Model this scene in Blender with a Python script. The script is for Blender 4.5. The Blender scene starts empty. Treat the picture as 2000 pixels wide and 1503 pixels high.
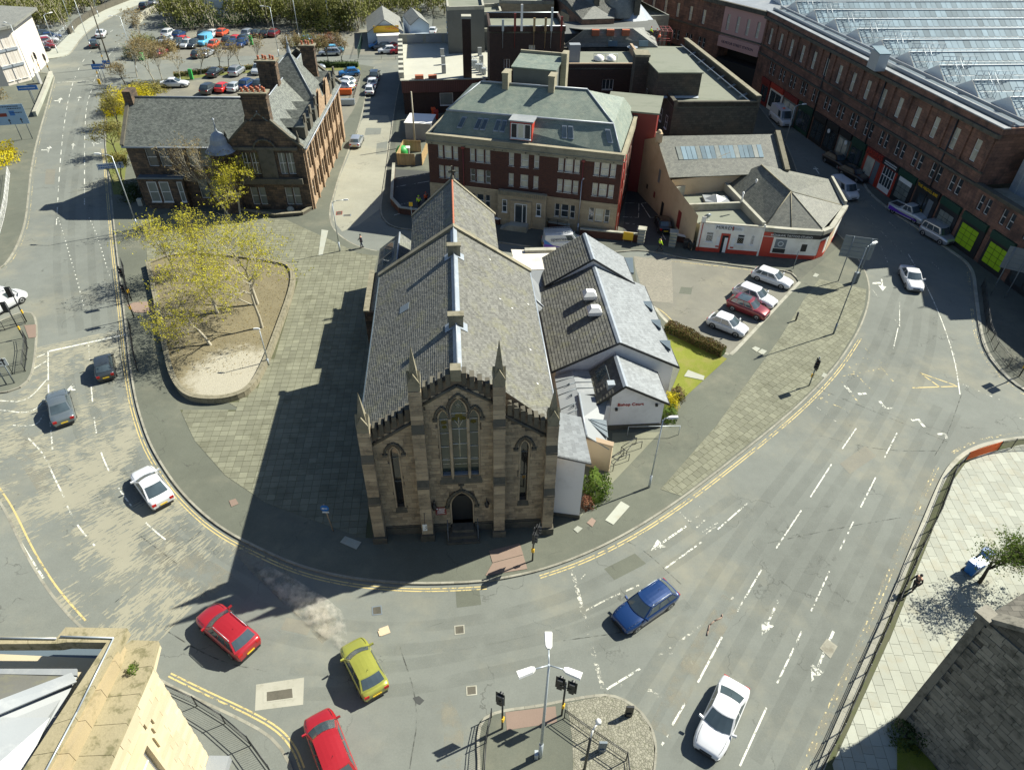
import bpy,math,random
import numpy as np
from mathutils import Matrix,Vector
from mathutils.geometry import tessellate_polygon
R = math.radians
rnd = random.Random(7)
sc = bpy.context.scene
C = sc.collection
# ------------------------------------------------------------------ camera, sky, sun, exposure
F_PX,PITCH,ROLL,CAM_H = 1350.0,39.79,1.1,40.0
_p,_r = R(PITCH),R(ROLL)
FW = np.array([0,math.cos(_p),-math.sin(_p)]); _u = np.array([0,math.sin(_p),math.cos(_p)]); _x = np.array([1.,0,0])
RT = math.cos(_r)*_x + math.sin(_r)*_u; UP = -math.sin(_r)*_x + math.cos(_r)*_u
cam_d = bpy.data.cameras.new('camera'); cam = bpy.data.objects.new('camera',cam_d); C.objects.link(cam)
cam_d.sensor_width = 36; cam_d.lens = F_PX/2000*36; cam_d.clip_start = .5; cam_d.clip_end = 6000
cam.matrix_world = Matrix(((RT[0],UP[0],-FW[0],0),(RT[1],UP[1],-FW[1],0),(RT[2],UP[2],-FW[2],CAM_H),(0,0,0,1)))
sc.camera = cam
SUN_AZ,SUN_EL = 26.3,43.3          # direction towards the sun, degrees from +x / above the horizon
w = bpy.data.worlds.new('World'); sc.world = w; w.use_nodes = True
nt = w.node_tree; bg = nt.nodes['Background']
sky = nt.nodes.new('ShaderNodeTexSky'); sky.sky_type = 'NISHITA'; sky.sun_disc = False
sky.sun_elevation = R(SUN_EL); sky.sun_rotation = R(90-SUN_AZ); sky.air_density = 1.0; sky.dust_density = .6; sky.ozone_density = 3.
nt.links.new(sky.outputs[0],bg.inputs[0]); bg.inputs[1].default_value = .06
sd = bpy.data.lights.new('sun','SUN'); sd.energy = 4.9; sd.angle = R(.53); sd.color = (1,.97,.85)
so = bpy.data.objects.new('sun',sd); C.objects.link(so)
so.rotation_euler = Vector((math.cos(R(SUN_AZ))*math.cos(R(SUN_EL)),math.sin(R(SUN_AZ))*math.cos(R(SUN_EL)),math.sin(R(SUN_EL)))).to_track_quat('Z','Y').to_euler()
sc.view_settings.view_transform = 'Standard'; sc.view_settings.look = 'None'; sc.view_settings.gamma = 1; sc.view_settings.exposure = 1.0
sc.view_settings.use_curve_mapping = False
sc.cycles.max_bounces = 6; sc.cycles.volume_bounces = 4; sc.cycles.volume_max_steps = 128; sc.cycles.transparent_max_bounces = 12
# ------------------------------------------------------------------ surveying: photograph point at a known height -> place in the world
def G(u,v,z=0.):
    d = FW + (u-1000)/F_PX*RT - (v-751.5)/F_PX*UP
    t = (z-CAM_H)/d[2]; return (d[0]*t,d[1]*t,float(z))
class Fr:                            # a building's own axes: origin on the ground, x axis at angle a
    def __init__(s,o,a):
        s.o = np.array([o[0],o[1],0.]); s.a = a; a = R(a)
        s.x = np.array([math.cos(a),math.sin(a),0]); s.y = np.array([-math.sin(a),math.cos(a),0])
    def loc(s,P):
        d = np.array(P,float)-s.o; return (float(d@s.x),float(d@s.y),float(P[2]))
    def P(s,u,v,z): return s.loc(G(u,v,z))
    def yp(s,u,v,y=0.):           # point of the vertical plane y = const
        d = FW + (u-1000)/F_PX*RT - (v-751.5)/F_PX*UP; cc = np.array([0,0,CAM_H])
        t = (y-(cc-s.o)@s.y)/(d@s.y); return s.loc(cc+t*d)
    def xp(s,u,v,x=0.):
        d = FW + (u-1000)/F_PX*RT - (v-751.5)/F_PX*UP; cc = np.array([0,0,CAM_H])
        t = (x-(cc-s.o)@s.x)/(d@s.x); return s.loc(cc+t*d)
    def w(s,x,y,z=0.): p = s.o + s.x*x + s.y*y; return (float(p[0]),float(p[1]),z)
# ------------------------------------------------------------------ object helpers
def props(o,label=None,cat=None,group=None,kind=None):
    if label: o['label'] = label
    if cat: o['category'] = cat
    if group: o['group'] = group
    if kind: o['kind'] = kind
    return o
def empty(name,label,cat,loc=(0,0,0),rz=0.,group=None):
    o = bpy.data.objects.new(name,None); C.objects.link(o); o.location = loc; o.rotation_euler[2] = R(rz)
    o.empty_display_size = .5
    return props(o,label,cat,group)
def link(name,me,parent=None,loc=None,rz=0.,scale=None):
    o = bpy.data.objects.new(name,me); C.objects.link(o)
    if parent: o.parent = parent
    if loc is not None: o.location = loc
    if rz: o.rotation_euler[2] = R(rz)
    if scale is not None: o.scale = scale
    return o
def copy_tree(o,loc=None,rz=None,label=None,group=None,parent=None,mats=None):
    n = o.copy(); C.objects.link(n)
    if parent: n.parent = parent
    if loc is not None: n.location = loc
    if rz is not None: n.rotation_euler[2] = R(rz)
    if label: n['label'] = label
    if group: n['group'] = group
    for ch in o.children: copy_tree(ch,parent=n)
    return n
class MB:
    """mesh builder: n-gon faces with material slots, uv in metres from each face's own plane"""
    def __init__(s): s.v = []; s.f = []; s.m = []; s.sm = []
    def face(s,pts,m=0,smooth=False):
        i = len(s.v); s.v += [tuple(p) for p in pts]; s.f.append(tuple(range(i,i+len(pts)))); s.m.append(m); s.sm.append(smooth); return s
    def add(s,verts,faces,m=0,smooth=False):
        i = len(s.v); s.v += [tuple(p) for p in verts]
        for f in faces: s.f.append(tuple(i+k for k in f)); s.m.append(m); s.sm.append(smooth)
        return s
    def box(s,x0,y0,z0,x1,y1,z1,m=0):
        v = [(x0,y0,z0),(x1,y0,z0),(x1,y1,z0),(x0,y1,z0),(x0,y0,z1),(x1,y0,z1),(x1,y1,z1),(x0,y1,z1)]
        return s.add(v,[(3,2,1,0),(4,5,6,7),(0,1,5,4),(1,2,6,5),(2,3,7,6),(3,0,4,7)],m)
    def obox(s,c,d,w,h,z0,z1,m=0):   # box centred c, length along direction angle d
        a = R(d); ux,uy = math.cos(a)*w/2,math.sin(a)*w/2; vx,vy = -math.sin(a)*h/2,math.cos(a)*h/2
        q = [(c[0]-ux-vx,c[1]-uy-vy),(c[0]+ux-vx,c[1]+uy-vy),(c[0]+ux+vx,c[1]+uy+vy),(c[0]-ux+vx,c[1]-uy+vy)]
        return s.prism(q,z0,z1,m)
    def prism(s,poly,z0,z1,m=0,top=True,bottom=False,mtop=None):
        n = len(poly); a = sum(poly[i][0]*poly[(i+1) % n][1]-poly[(i+1) % n][0]*poly[i][1] for i in range(n))
        if a < 0: poly = poly[::-1]
        b = [(p[0],p[1],z0) for p in poly]; t = [(p[0],p[1],z1) for p in poly]
        for i in range(n): j = (i+1) % n; s.face([b[i],b[j],t[j],t[i]],m)
        mt = m if mtop is None else mtop
        if top: s.fill(t,mt)
        if bottom: s.face(b[::-1],m)
        return s
    def fill(s,pts,m=0):
        if len(pts) <= 4: return s.face(pts,m)
        tr = tessellate_polygon([[Vector(p) for p in pts]]); i = len(s.v); s.v += [tuple(p) for p in pts]
        for t in tr:
            a,b,c = [Vector(pts[k]) for k in t]; nz = (b-a).cross(c-a).z
            t = t if nz >= 0 else t[::-1]; s.f.append(tuple(i+k for k in t)); s.m.append(m); s.sm.append(False)
        return s
    def tube(s,p0,p1,r0,r1=None,n=6,m=0,cap=True,smooth=True):
        r1 = r0 if r1 is None else r1; p0 = Vector(p0); p1 = Vector(p1); d = (p1-p0)
        if d.length < 1e-6: return s
        d.normalize(); a = d.orthogonal().normalized(); b = d.cross(a); i = len(s.v)
        for p,r in ((p0,r0),(p1,r1)):
            for k in range(n): t = 2*math.pi*k/n; s.v.append(tuple(p + a*(r*math.cos(t)) + b*(r*math.sin(t))))
        for k in range(n): l = (k+1) % n; s.f.append((i+k,i+l,i+n+l,i+n+k)); s.m.append(m); s.sm.append(smooth)
        if cap:
            s.f.append(tuple(i+k for k in range(n))[::-1]); s.m.append(m); s.sm.append(False)
            s.f.append(tuple(i+n+k for k in range(n))); s.m.append(m); s.sm.append(False)
        return s
    def path(s,pts,r,n=6,m=0):
        for a,b in zip(pts,pts[1:]): s.tube(a,b,r,r,n,m)
        return s
    def lathe(s,c,prof,n=12,m=0,smooth=True):
        i = len(s.v)
        for r,z in prof:
            for k in range(n): t = 2*math.pi*k/n; s.v.append((c[0]+r*math.cos(t),c[1]+r*math.sin(t),c[2]+z))
        for j in range(len(prof)-1):
            for k in range(n):
                l = (k+1) % n; s.f.append((i+j*n+k,i+j*n+l,i+(j+1)*n+l,i+(j+1)*n+k)); s.m.append(m); s.sm.append(smooth)
        s.f.append(tuple(i+(len(prof)-1)*n+k for k in range(n))); s.m.append(m); s.sm.append(False)
        return s
    def slab(s,pts,t,m=0,mside=None):   # a panel: pts = top face (counter-clockwise from above), thickness downwards
        P = [Vector(p) for p in pts]; nn = Vector((0,0,0))
        for i in range(len(P)): nn += P[i].cross(P[(i+1) % len(P)])
        nn.normalize()
        if nn.z < 0: P = P[::-1]; nn = -nn
        Q = [p-nn*t for p in P]; s.face(P,m); s.face(Q[::-1],m if mside is None else mside)
        for i in range(len(P)): j = (i+1) % len(P); s.face([Q[i],Q[j],P[j],P[i]],m if mside is None else mside)
        return s
    def mesh(s,name,mats):
        me = bpy.data.meshes.new(name); me.from_pydata(s.v,[],s.f)
        for m in mats: me.materials.append(m)
        me.polygons.foreach_set('material_index',s.m); me.polygons.foreach_set('use_smooth',s.sm)
        co = np.empty(len(me.vertices)*3); me.vertices.foreach_get('co',co); co = co.reshape(-1,3)
        n = len(me.polygons)
        nor = np.empty(n*3); me.polygons.foreach_get('normal',nor); nor = nor.reshape(-1,3)
        vi = np.empty(len(me.loops),dtype=np.int32); me.loops.foreach_get('vertex_index',vi)
        tot = np.empty(n,dtype=np.int32); me.polygons.foreach_get('loop_total',tot)
        pn = np.repeat(nor,tot,axis=0); P = co[vi]
        flat = np.abs(pn[:,2]) > .98
        hl = np.hypot(pn[:,0],pn[:,1]); hl[hl < 1e-6] = 1
        ux,uy = -pn[:,1]/hl,pn[:,0]/hl
        U = np.where(flat,P[:,0],P[:,0]*ux+P[:,1]*uy)
        vx,vy,vz = -pn[:,2]*uy,pn[:,2]*ux,hl
        V = np.where(flat,P[:,1],P[:,0]*vx+P[:,1]*vy+P[:,2]*vz)
        uv = me.uv_layers.new(name='uv'); uv.data.foreach_set('uv',np.stack([U,V],1).ravel().astype(np.float32))
        return me
    def build(s,name,mats,parent=None,label=None,cat=None,group=None,kind=None,loc=None,rz=0.):
        if not isinstance(mats,(list,tuple)): mats = [mats]
        o = link(name,s.mesh(name,mats),parent,loc,rz); return props(o,label,cat,group,kind)
# ------------------------------------------------------------------ materials
class NT:
    def __init__(s,name):
        s.m = bpy.data.materials.new(name); s.m.use_nodes = True; s.t = s.m.node_tree; s.b = s.t.nodes['Principled BSDF']
        s.out = s.t.nodes['Material Output']
    def n(s,ty,**k):
        x = s.t.nodes.new(ty)
        for a,v in k.items():
            if a.startswith('i_'): x.inputs[a[2:].replace('_',' ')].default_value = v
            else: setattr(x,a,v)
        return x
    def l(s,a,b): s.t.links.new(a,b)
    def pos(s,sc=(1,1,1),rot=0.,src='pos'):
        g = s.n('ShaderNodeNewGeometry').outputs['Position'] if src == 'pos' else s.n('ShaderNodeUVMap').outputs[0] if src == 'uv' else s.n('ShaderNodeTexCoord').outputs['Object']
        mp = s.n('ShaderNodeMapping'); mp.inputs['Scale'].default_value = sc; mp.inputs['Rotation'].default_value = (0,0,rot); s.l(g,mp.inputs[0]); return mp.outputs[0]
    def noise(s,scale,detail=3.,src='pos',st=(1,1,1),rough=.6,rot=0.):
        x = s.n('ShaderNodeTexNoise'); x.inputs['Scale'].default_value = scale; x.inputs['Detail'].default_value = detail; x.inputs['Roughness'].default_value = rough
        s.l(s.pos(st,rot,src),x.inputs['Vector']); return x.outputs['Fac']
    def math(s,op,a,b=None,clamp=False):
        x = s.n('ShaderNodeMath',operation=op,use_clamp=clamp)
        for i,q in enumerate((a,b)):
            if q is None: continue
            if hasattr(q,'is_linked') or hasattr(q,'links'): s.l(q,x.inputs[i])
            else: x.inputs[i].default_value = q
        return x.outputs[0]
    def ramp(s,f,a,b):            # smooth step between a and b
        x = s.n('ShaderNodeMapRange',interpolation_type='SMOOTHSTEP'); s.l(f,x.inputs['Value']); x.inputs['From Min'].default_value = a; x.inputs['From Max'].default_value = b; return x.outputs[0]
    def mix(s,f,a,b,mode='MIX'):
        x = s.n('ShaderNodeMix',data_type='RGBA',blend_type=mode)
        for k,q in ((0,f),(6,a),(7,b)):
            if isinstance(q,(int,float)): x.inputs[k].default_value = q
            elif isinstance(q,tuple): x.inputs[k].default_value = (*q[:3],1)
            else: s.l(q,x.inputs[k])
        return x.outputs[2]
    def rand(s):
        a = s.n('ShaderNodeObjectInfo').outputs['Random']; b = s.n('ShaderNodeNewGeometry').outputs['Random Per Island']
        return s.math('FRACT',s.math('ADD',a,b))
    def scale(s,col,f):            # multiply a colour by a value
        x = s.n('ShaderNodeVectorMath',operation='SCALE')
        if isinstance(col,tuple): x.inputs[0].default_value = col
        else: s.l(col,x.inputs[0])
        s.l(f,x.inputs['Scale']) if not isinstance(f,float) else None
        return x.outputs[0]
    def around(s,f,amt):           # 1 + amt*(f-.5)*2
        return s.math('ADD',s.math('MULTIPLY',f,2*amt),1-amt)
    def bump(s,h,st=.3,dist=.02):
        x = s.n('ShaderNodeBump'); x.inputs['Strength'].default_value = st; x.inputs['Distance'].default_value = dist; s.l(h,x.inputs['Height']); s.l(x.outputs[0],s.b.inputs['Normal']); return x
    def done(s,col,rough=.85,metal=0.,spec=.4):
        if isinstance(col,tuple): s.b.inputs['Base Color'].default_value = (*col[:3],1)
        else: s.l(col,s.b.inputs['Base Color'])
        if isinstance(rough,float): s.b.inputs['Roughness'].default_value = rough
        else: s.l(rough,s.b.inputs['Roughness'])
        s.b.inputs['Metallic'].default_value = metal; s.b.inputs['Specular IOR Level'].default_value = spec; return s.m
def surf(name,col,rough=.85,big=.25,fine=.12,tone=0.,stain=None,samt=.5,sscale=.6,bump=.15,bs=8.,metal=0.,spec=.35,fs=25.,bigs=.35,st=(1,1,1)):
    t = NT(name); c = t.scale(col,t.around(t.noise(bigs,4,st=st),big)); c = t.scale(c,t.around(t.noise(fs,3),fine))
    if tone: c = t.scale(c,t.around(t.rand(),tone))
    if stain: c = t.mix(t.math('MULTIPLY',t.ramp(t.noise(sscale,6,st=st,rough=.7),.48,.66),samt),c,stain)
    if bump: t.bump(t.noise(bs,4),bump,.02)
    return t.done(c,rough,metal,spec)
def coursed(name,c1,c2,mortar,w,h,ms=.012,stain=None,samt=.5,sscale=.5,big=.2,bump=.4,off=.5,rough=.85,vst=None,spec=.3,msm=.1,streak=None):
    """brick, ashlar or slate laid out in metres on each face's own plane"""
    t = NT(name); b = t.n('ShaderNodeTexBrick'); b.offset = off; b.inputs['Scale'].default_value = 1
    b.inputs['Brick Width'].default_value = w; b.inputs['Row Height'].default_value = h; b.inputs['Mortar Size'].default_value = ms; b.inputs['Mortar Smooth'].default_value = msm
    b.inputs['Bias'].default_value = 0; b.inputs['Color1'].default_value = (*c1,1); b.inputs['Color2'].default_value = (*c2,1); b.inputs['Mortar'].default_value = (*mortar,1)
    t.l(t.pos(src='uv'),b.inputs['Vector']); c = b.outputs['Color']
    c = t.scale(c,t.around(t.noise(.5,5),big)); c = t.scale(c,t.around(t.noise(14,3),.15))
    if stain: c = t.mix(t.math('MULTIPLY',t.ramp(t.noise(sscale,6,rough=.72),.46,.66),samt),c,stain)
    if streak: c = t.mix(t.math('MULTIPLY',t.ramp(t.noise(1.1,5,st=(1,1,.12)),.5,.68),.55),c,streak)
    hgt = t.math('ADD',t.math('MULTIPLY',b.outputs['Fac'],-1.),t.math('MULTIPLY',t.noise(9,4),.5)); t.bump(hgt,bump,.02)
    return t.done(c,rough,0.,spec)
def plain(name,col,rough=.5,metal=0.,spec=.5,coat=0.):
    t = NT(name)
    if coat: t.b.inputs['Coat Weight'].default_value = coat; t.b.inputs['Coat Roughness'].default_value = .04
    c = t.scale(col,t.around(t.noise(6,3,src='obj'),.06))
    return t.done(c,rough,metal,spec)
M = {}
# roads: grey-green asphalt with long wear, dust and fine grain
def asphalt(name,col,crack=True,lightpatch=.25,dust=(.28,.26,.185),damt=.42):
    t = NT(name); c = t.scale(col,t.around(t.noise(.12,5),.30)); c = t.scale(c,t.around(t.noise(1.1,5),.12)); c = t.scale(c,t.around(t.noise(38,2),.30)); c = t.scale(c,t.around(t.noise(9,3),.14))
    c = t.mix(t.math('MULTIPLY',t.ramp(t.noise(.11,7,rough=.7),.48,.70),damt),c,dust)
    if crack:
        v = t.n('ShaderNodeTexVoronoi',feature='DISTANCE_TO_EDGE'); v.inputs['Scale'].default_value = .11
        wv = t.n('ShaderNodeVectorMath',operation='ADD'); nz = t.n('ShaderNodeTexNoise'); nz.inputs['Scale'].default_value = .7; nz.inputs['Detail'].default_value = 5
        p = t.pos(); t.l(p,nz.inputs['Vector']); sc2 = t.n('ShaderNodeVectorMath',operation='SCALE'); sc2.inputs['Scale'].default_value = 3.; t.l(nz.outputs['Color'],sc2.inputs[0]); t.l(p,wv.inputs[0]); t.l(sc2.outputs[0],wv.inputs[1]); t.l(wv.outputs[0],v.inputs['Vector'])
        k = t.math('MULTIPLY',t.math('SUBTRACT',1.,t.ramp(v.outputs['Distance'],.0,.006)),t.ramp(t.noise(.35,2),.45,.6)); c = t.mix(t.math('MULTIPLY',k,.55),c,(.05,.05,.045))
    t.bump(t.noise(30,3),.25,.01)
    return t.done(c,.88,0.,.25)
M['road'] = asphalt('asphalt',(.158,.168,.148))
M['road2'] = asphalt('asphalt_pale',(.27,.265,.21))
M['road3'] = asphalt('asphalt_new',(.06,.063,.06),False,damt=.08)
M['lot'] = asphalt('lot_asphalt',(.17,.165,.135))
M['foot'] = asphalt('footway_asphalt',(.112,.119,.093),damt=.3)
M['footd'] = asphalt('footway_dark',(.092,.098,.08),damt=.25)
M['earth'] = surf('town_ground',(.16,.155,.12),.95,.35,.2,stain=(.09,.11,.05),samt=.6,sscale=.05)
M['slab'] = surf('paving_slab',(.175,.176,.125),.9,.22,.16,tone=.14,stain=(.10,.10,.065),samt=.5,sscale=.5)
M['slabw'] = surf('pale_flagstone',(.33,.34,.285),.9,.14,.10,tone=.12,stain=(.30,.27,.19),samt=.4,sscale=.8)
M['joint'] = surf('slab_bed',(.085,.088,.05),.95,.3,.2,stain=(.07,.09,.025),samt=.7,sscale=.8)
M['kerb'] = surf('kerb_stone',(.26,.25,.2),.9,.2,.15,tone=.14,stain=(.12,.11,.08),samt=.5,sscale=1.2)
M['conc'] = surf('concrete',(.34,.33,.27),.9,.2,.12,tone=.08,stain=(.15,.15,.10),samt=.5)
M['pink'] = surf('tactile_paving',(.22,.16,.125),.9,.2,.15,tone=.08)
M['sett'] = coursed('block_paving',(.27,.25,.2),(.20,.19,.155),(.11,.105,.075),.21,.105,.008,off=.5,big=.12)
M['cob'] = NT('cobbles')
def cobbles():
    t = M['cob']; v = t.n('ShaderNodeTexVoronoi',feature='DISTANCE_TO_EDGE'); v.inputs['Scale'].default_value = 6.5; t.l(t.pos(),v.inputs['Vector'])
    v2 = t.n('ShaderNodeTexVoronoi'); v2.inputs['Scale'].default_value = 6.5; t.l(t.pos(),v2.inputs['Vector'])
    c = t.mix(t.ramp(v.outputs['Distance'],.02,.09),(.13,.13,.09),(.23,.22,.17)); bw = t.n('ShaderNodeRGBToBW'); t.l(v2.outputs['Color'],bw.inputs[0]); c = t.scale(c,t.around(bw.outputs[0],.25))
    t.bump(t.ramp(v.outputs['Distance'],0.,.15),.5,.03); M['cob'] = t.done(c,.9)
cobbles()
def worn_paint(name,col,thr=.50,wid=.05,rough=.7,sc_=2.4):
    t = NT(name); tr = t.n('ShaderNodeBsdfTransparent'); mx = t.n('ShaderNodeMixShader'); c = t.scale(col,t.around(t.noise(5,3),.12)); t.done(c,rough)
    f = t.ramp(t.math('ADD',t.noise(sc_,7,rough=.8),t.math('MULTIPLY',t.noise(.18,2),.35)),thr+.10,thr+.10+wid)
    t.l(f,mx.inputs[0]); t.l(tr.outputs[0],mx.inputs[2]); t.l(t.b.outputs[0],mx.inputs[1]); t.l(mx.outputs[0],t.out.inputs[0]); return t.m
M['wl'] = worn_paint('white_road_paint',(.60,.60,.52),.575)
M['wlf'] = worn_paint('faded_white_road_paint',(.50,.49,.41),.50)
M['yl'] = worn_paint('yellow_road_paint',(.50,.40,.17),.60)
M['ylf'] = worn_paint('faded_yellow_road_paint',(.50,.42,.22),.50)
def peeled():                        # the high-friction surface peeling off in strips across the lanes
    t = NT('peeled_buff_surface'); tr = t.n('ShaderNodeBsdfTransparent'); mx = t.n('ShaderNodeMixShader')
    c = t.scale((.33,.315,.235),t.around(t.noise(22,3),.2)); c = t.scale(c,t.around(t.noise(.4,3),.12)); t.done(c,.9)
    f = t.math('ADD',t.noise(1.,7,src='uv',st=(7.5,1.1,1),rough=.62),t.math('MULTIPLY',t.noise(.20,4),1.1))
    t.l(t.math('MULTIPLY',t.ramp(f,1.055,1.09),.75),mx.inputs[0]); t.l(tr.outputs[0],mx.inputs[1]); t.l(t.b.outputs[0],mx.inputs[2]); t.l(mx.outputs[0],t.out.inputs[0]); return t.m
M['peel'] = peeled()
def film(name,col,thr,amt,sc_):
    t = NT(name); tr = t.n('ShaderNodeBsdfTransparent'); mx = t.n('ShaderNodeMixShader'); t.done(col,.85); t.l(t.math('MULTIPLY',t.ramp(t.noise(sc_,5),thr,thr+.25),amt),mx.inputs[0]); t.l(tr.outputs[0],mx.inputs[1]); t.l(t.b.outputs[0],mx.inputs[2]); t.l(mx.outputs[0],t.out.inputs[0]); return t.m
M['track'] = film('tyre_track',(.07,.075,.065),.30,.08,.35); M['dustf'] = film('road_dust',(.31,.285,.21),.40,.4,.9); M['seam'] = film('road_seam',(.03,.03,.028),.40,.5,2.)
M['grass'] = surf('lawn',(.155,.175,.02),.95,.4,.45,stain=(.20,.18,.05),samt=.7,sscale=.7,fs=14.,bump=.6,bs=20.)
M['verge'] = surf('rough_grass',(.13,.145,.035),.95,.3,.35,stain=(.17,.14,.07),samt=.6,sscale=.35,bump=.6,bs=6.)
def bedmat():
    t = NT('planting_bed'); c = t.scale((.17,.145,.085),t.around(t.noise(.5,5),.3)); c = t.scale(c,t.around(t.noise(9,4),.4))
    g = t.n('ShaderNodeNewGeometry').outputs['Position']; sp = t.n('ShaderNodeVectorMath',operation='DISTANCE'); t.l(g,sp.inputs[0]); q = G(443,735,.4); sp.inputs[1].default_value = (q[0]+.6,q[1]+.1,.4)
    f = t.ramp(t.math('ADD',sp.outputs['Value'],t.math('MULTIPLY',t.noise(1.3,6,rough=.7),5.)),7.6,5.2)
    pale = t.scale((.36,.335,.26),t.around(t.noise(16,4,rough=.8),.7)); c = t.mix(t.math('MULTIPLY',f,.92),c,pale)
    t.bump(t.noise(12,4),.6,.05); return t.done(c,.95)
M['bed'] = bedmat()
M['soil'] = surf('soil',(.09,.07,.045),.95,.3,.3)
SL = dict(ms=.008,msm=.05,rough=.62,spec=.45)
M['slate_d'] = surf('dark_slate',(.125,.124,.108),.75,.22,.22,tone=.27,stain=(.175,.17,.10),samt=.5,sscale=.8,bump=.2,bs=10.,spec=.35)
M['slate_n'] = surf('pale_slate',(.19,.205,.21),.55,.12,.1,tone=.16,bump=.08,spec=.5)  # pale tone of the sunlit hall slopes put into the colour
M['slate_b'] = coursed('school_slate',(.07,.077,.068),(.15,.16,.14),(.02,.02,.02),.30,.17,stain=(.20,.22,.18),samt=.55,sscale=3.5,**SL)
M['slate_g'] = coursed('green_slate',(.15,.19,.155),(.20,.235,.19),(.06,.07,.065),.28,.16,stain=(.27,.28,.21),samt=.4,sscale=.8,streak=(.10,.13,.11),**SL)
M['slate_s'] = coursed('shop_slate',(.085,.09,.075),(.145,.15,.122),(.03,.03,.028),.30,.19,stain=(.18,.178,.14),samt=.5,sscale=1.6,**SL)
M['slate_k'] = coursed('rough_slate',(.09,.095,.085),(.16,.165,.14),(.03,.03,.03),.32,.24,stain=(.16,.17,.11),samt=.3,**SL)
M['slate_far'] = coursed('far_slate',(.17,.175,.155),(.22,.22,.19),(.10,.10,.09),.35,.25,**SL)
M['lead'] = surf('lead',(.24,.27,.30),.42,.15,.1,bump=.1,spec=.6,stain=(.42,.44,.44),samt=.4,sscale=1.5)
M['zinc'] = surf('zinc_sheet',(.25,.265,.27),.42,.18,.06,stain=(.36,.37,.36),samt=.5,sscale=.8,bump=.06,spec=.55)
M['zincd'] = surf('zinc_cheek',(.10,.13,.15),.45,.15,.06,bump=.05,spec=.5)
M['stone'] = surf('sandstone_block',(.32,.26,.175),.9,.22,.18,tone=.22,stain=(.10,.085,.065),samt=.6,sscale=1.1,bump=.3)
M['stone_bed'] = surf('sandstone_core',(.15,.12,.085),.95,.25,.15,stain=(.05,.045,.035),samt=.5)
M['stone_dk'] = surf('sooty_stone',(.10,.092,.07),.9,.3,.2,tone=.15,stain=(.045,.045,.035),samt=.6,sscale=1.3)
M['stone_ledge'] = surf('weathered_ledge',(.22,.20,.14),.9,.25,.2,stain=(.09,.085,.05),samt=.6,sscale=1.8)
M['ash_red'] = coursed('red_sandstone_ashlar',(.21,.125,.085),(.145,.09,.065),(.06,.045,.035),.75,.32,stain=(.045,.038,.03),samt=.8,sscale=.45)
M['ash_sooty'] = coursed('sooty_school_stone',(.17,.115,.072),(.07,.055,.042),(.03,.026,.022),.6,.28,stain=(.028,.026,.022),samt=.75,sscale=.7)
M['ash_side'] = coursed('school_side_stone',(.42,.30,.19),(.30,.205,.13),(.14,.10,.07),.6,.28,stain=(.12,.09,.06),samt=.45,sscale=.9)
M['ash_st'] = coursed('station_sandstone',(.255,.135,.092),(.175,.095,.066),(.08,.05,.04),.9,.38,stain=(.05,.038,.033),samt=.75,sscale=.35,streak=(.07,.05,.045))
M['ash_pink'] = surf('pink_render',(.50,.30,.26),.85,.1,.08)
M['ash_buff'] = coursed('buff_ashlar',(.42,.34,.22),(.34,.27,.175),(.22,.18,.12),.7,.32,.006,stain=(.20,.17,.12),samt=.3,big=.1)
M['ash_gold'] = surf('pale_gold_ashlar',(.50,.43,.29),.85,.1,.1,tone=.12,stain=(.48,.36,.20),samt=.35,sscale=.6,bump=.1)
M['ash_dk'] = coursed('dark_rubble',(.085,.078,.062),(.055,.052,.043),(.03,.03,.026),.5,.3,stain=(.11,.08,.055),samt=.4)
M['ash_br'] = coursed('abbey_rubble',(.15,.14,.115),(.09,.085,.07),(.05,.048,.04),.55,.30,stain=(.035,.035,.028),samt=.65,sscale=.8)
M['brick'] = coursed('red_brick',(.115,.042,.026),(.075,.03,.021),(.075,.055,.045),.225,.075,.010,big=.25,stain=(.045,.024,.018),samt=.4)
M['brick_dk'] = coursed('dark_brick',(.075,.045,.034),(.05,.032,.026),(.045,.035,.03),.225,.075,.010,stain=(.03,.022,.02),samt=.5)
M['corn'] = coursed('cornice_concrete',(.30,.27,.19),(.27,.245,.17),(.15,.13,.09),1.4,.36,.008,stain=(.16,.145,.10),samt=.55,sscale=.7,big=.12)
M['clad'] = coursed('brown_cladding',(.17,.085,.07),(.15,.075,.06),(.09,.045,.038),.3,3.,.03,off=0.,big=.08)
M['render_t'] = surf('tan_render',(.50,.39,.255),.9,.15,.07,stain=(.36,.27,.17),samt=.4)
M['render_w'] = surf('white_render',(.74,.725,.71),.9,.05,.05,stain=(.48,.46,.42),samt=.3,fs=40.)
M['render_c'] = surf('cream_paint',(.78,.76,.68),.8,.08,.05,stain=(.45,.42,.34),samt=.3)
M['render_g'] = coursed('grey_render',(.13,.135,.125),(.12,.125,.115),(.12,.115,.10),2.5,2.7,.01,stain=(.09,.09,.08),samt=.4)
M['copeb'] = surf('tan_coping',(.36,.27,.18),.85,.1,.08)
M['felt'] = surf('grey_felt_roof',(.19,.20,.155),.9,.22,.15,stain=(.11,.125,.09),samt=.6,sscale=.35,st=(.4,1,1))
M['feltw'] = surf('white_flat_roof',(.40,.395,.33),.8,.14,.1,stain=(.42,.41,.33),samt=.6,sscale=.45)
M['feltp'] = surf('pale_flat_roof',(.62,.58,.50),.8,.12,.1,stain=(.35,.30,.25),samt=.45,sscale=.7)
M['white'] = plain('white_paint',(.74,.73,.69),.45)
M['offw'] = plain('window_white',(.66,.66,.62),.5)
M['black'] = plain('black_paint',(.018,.02,.022),.45)
M['dark'] = plain('dark_interior',(.015,.016,.016),.8)
M['galv'] = plain('galvanised_steel',(.42,.46,.48),.42,.35)
M['greym'] = plain('grey_metal',(.16,.19,.21),.5,.2)
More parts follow.
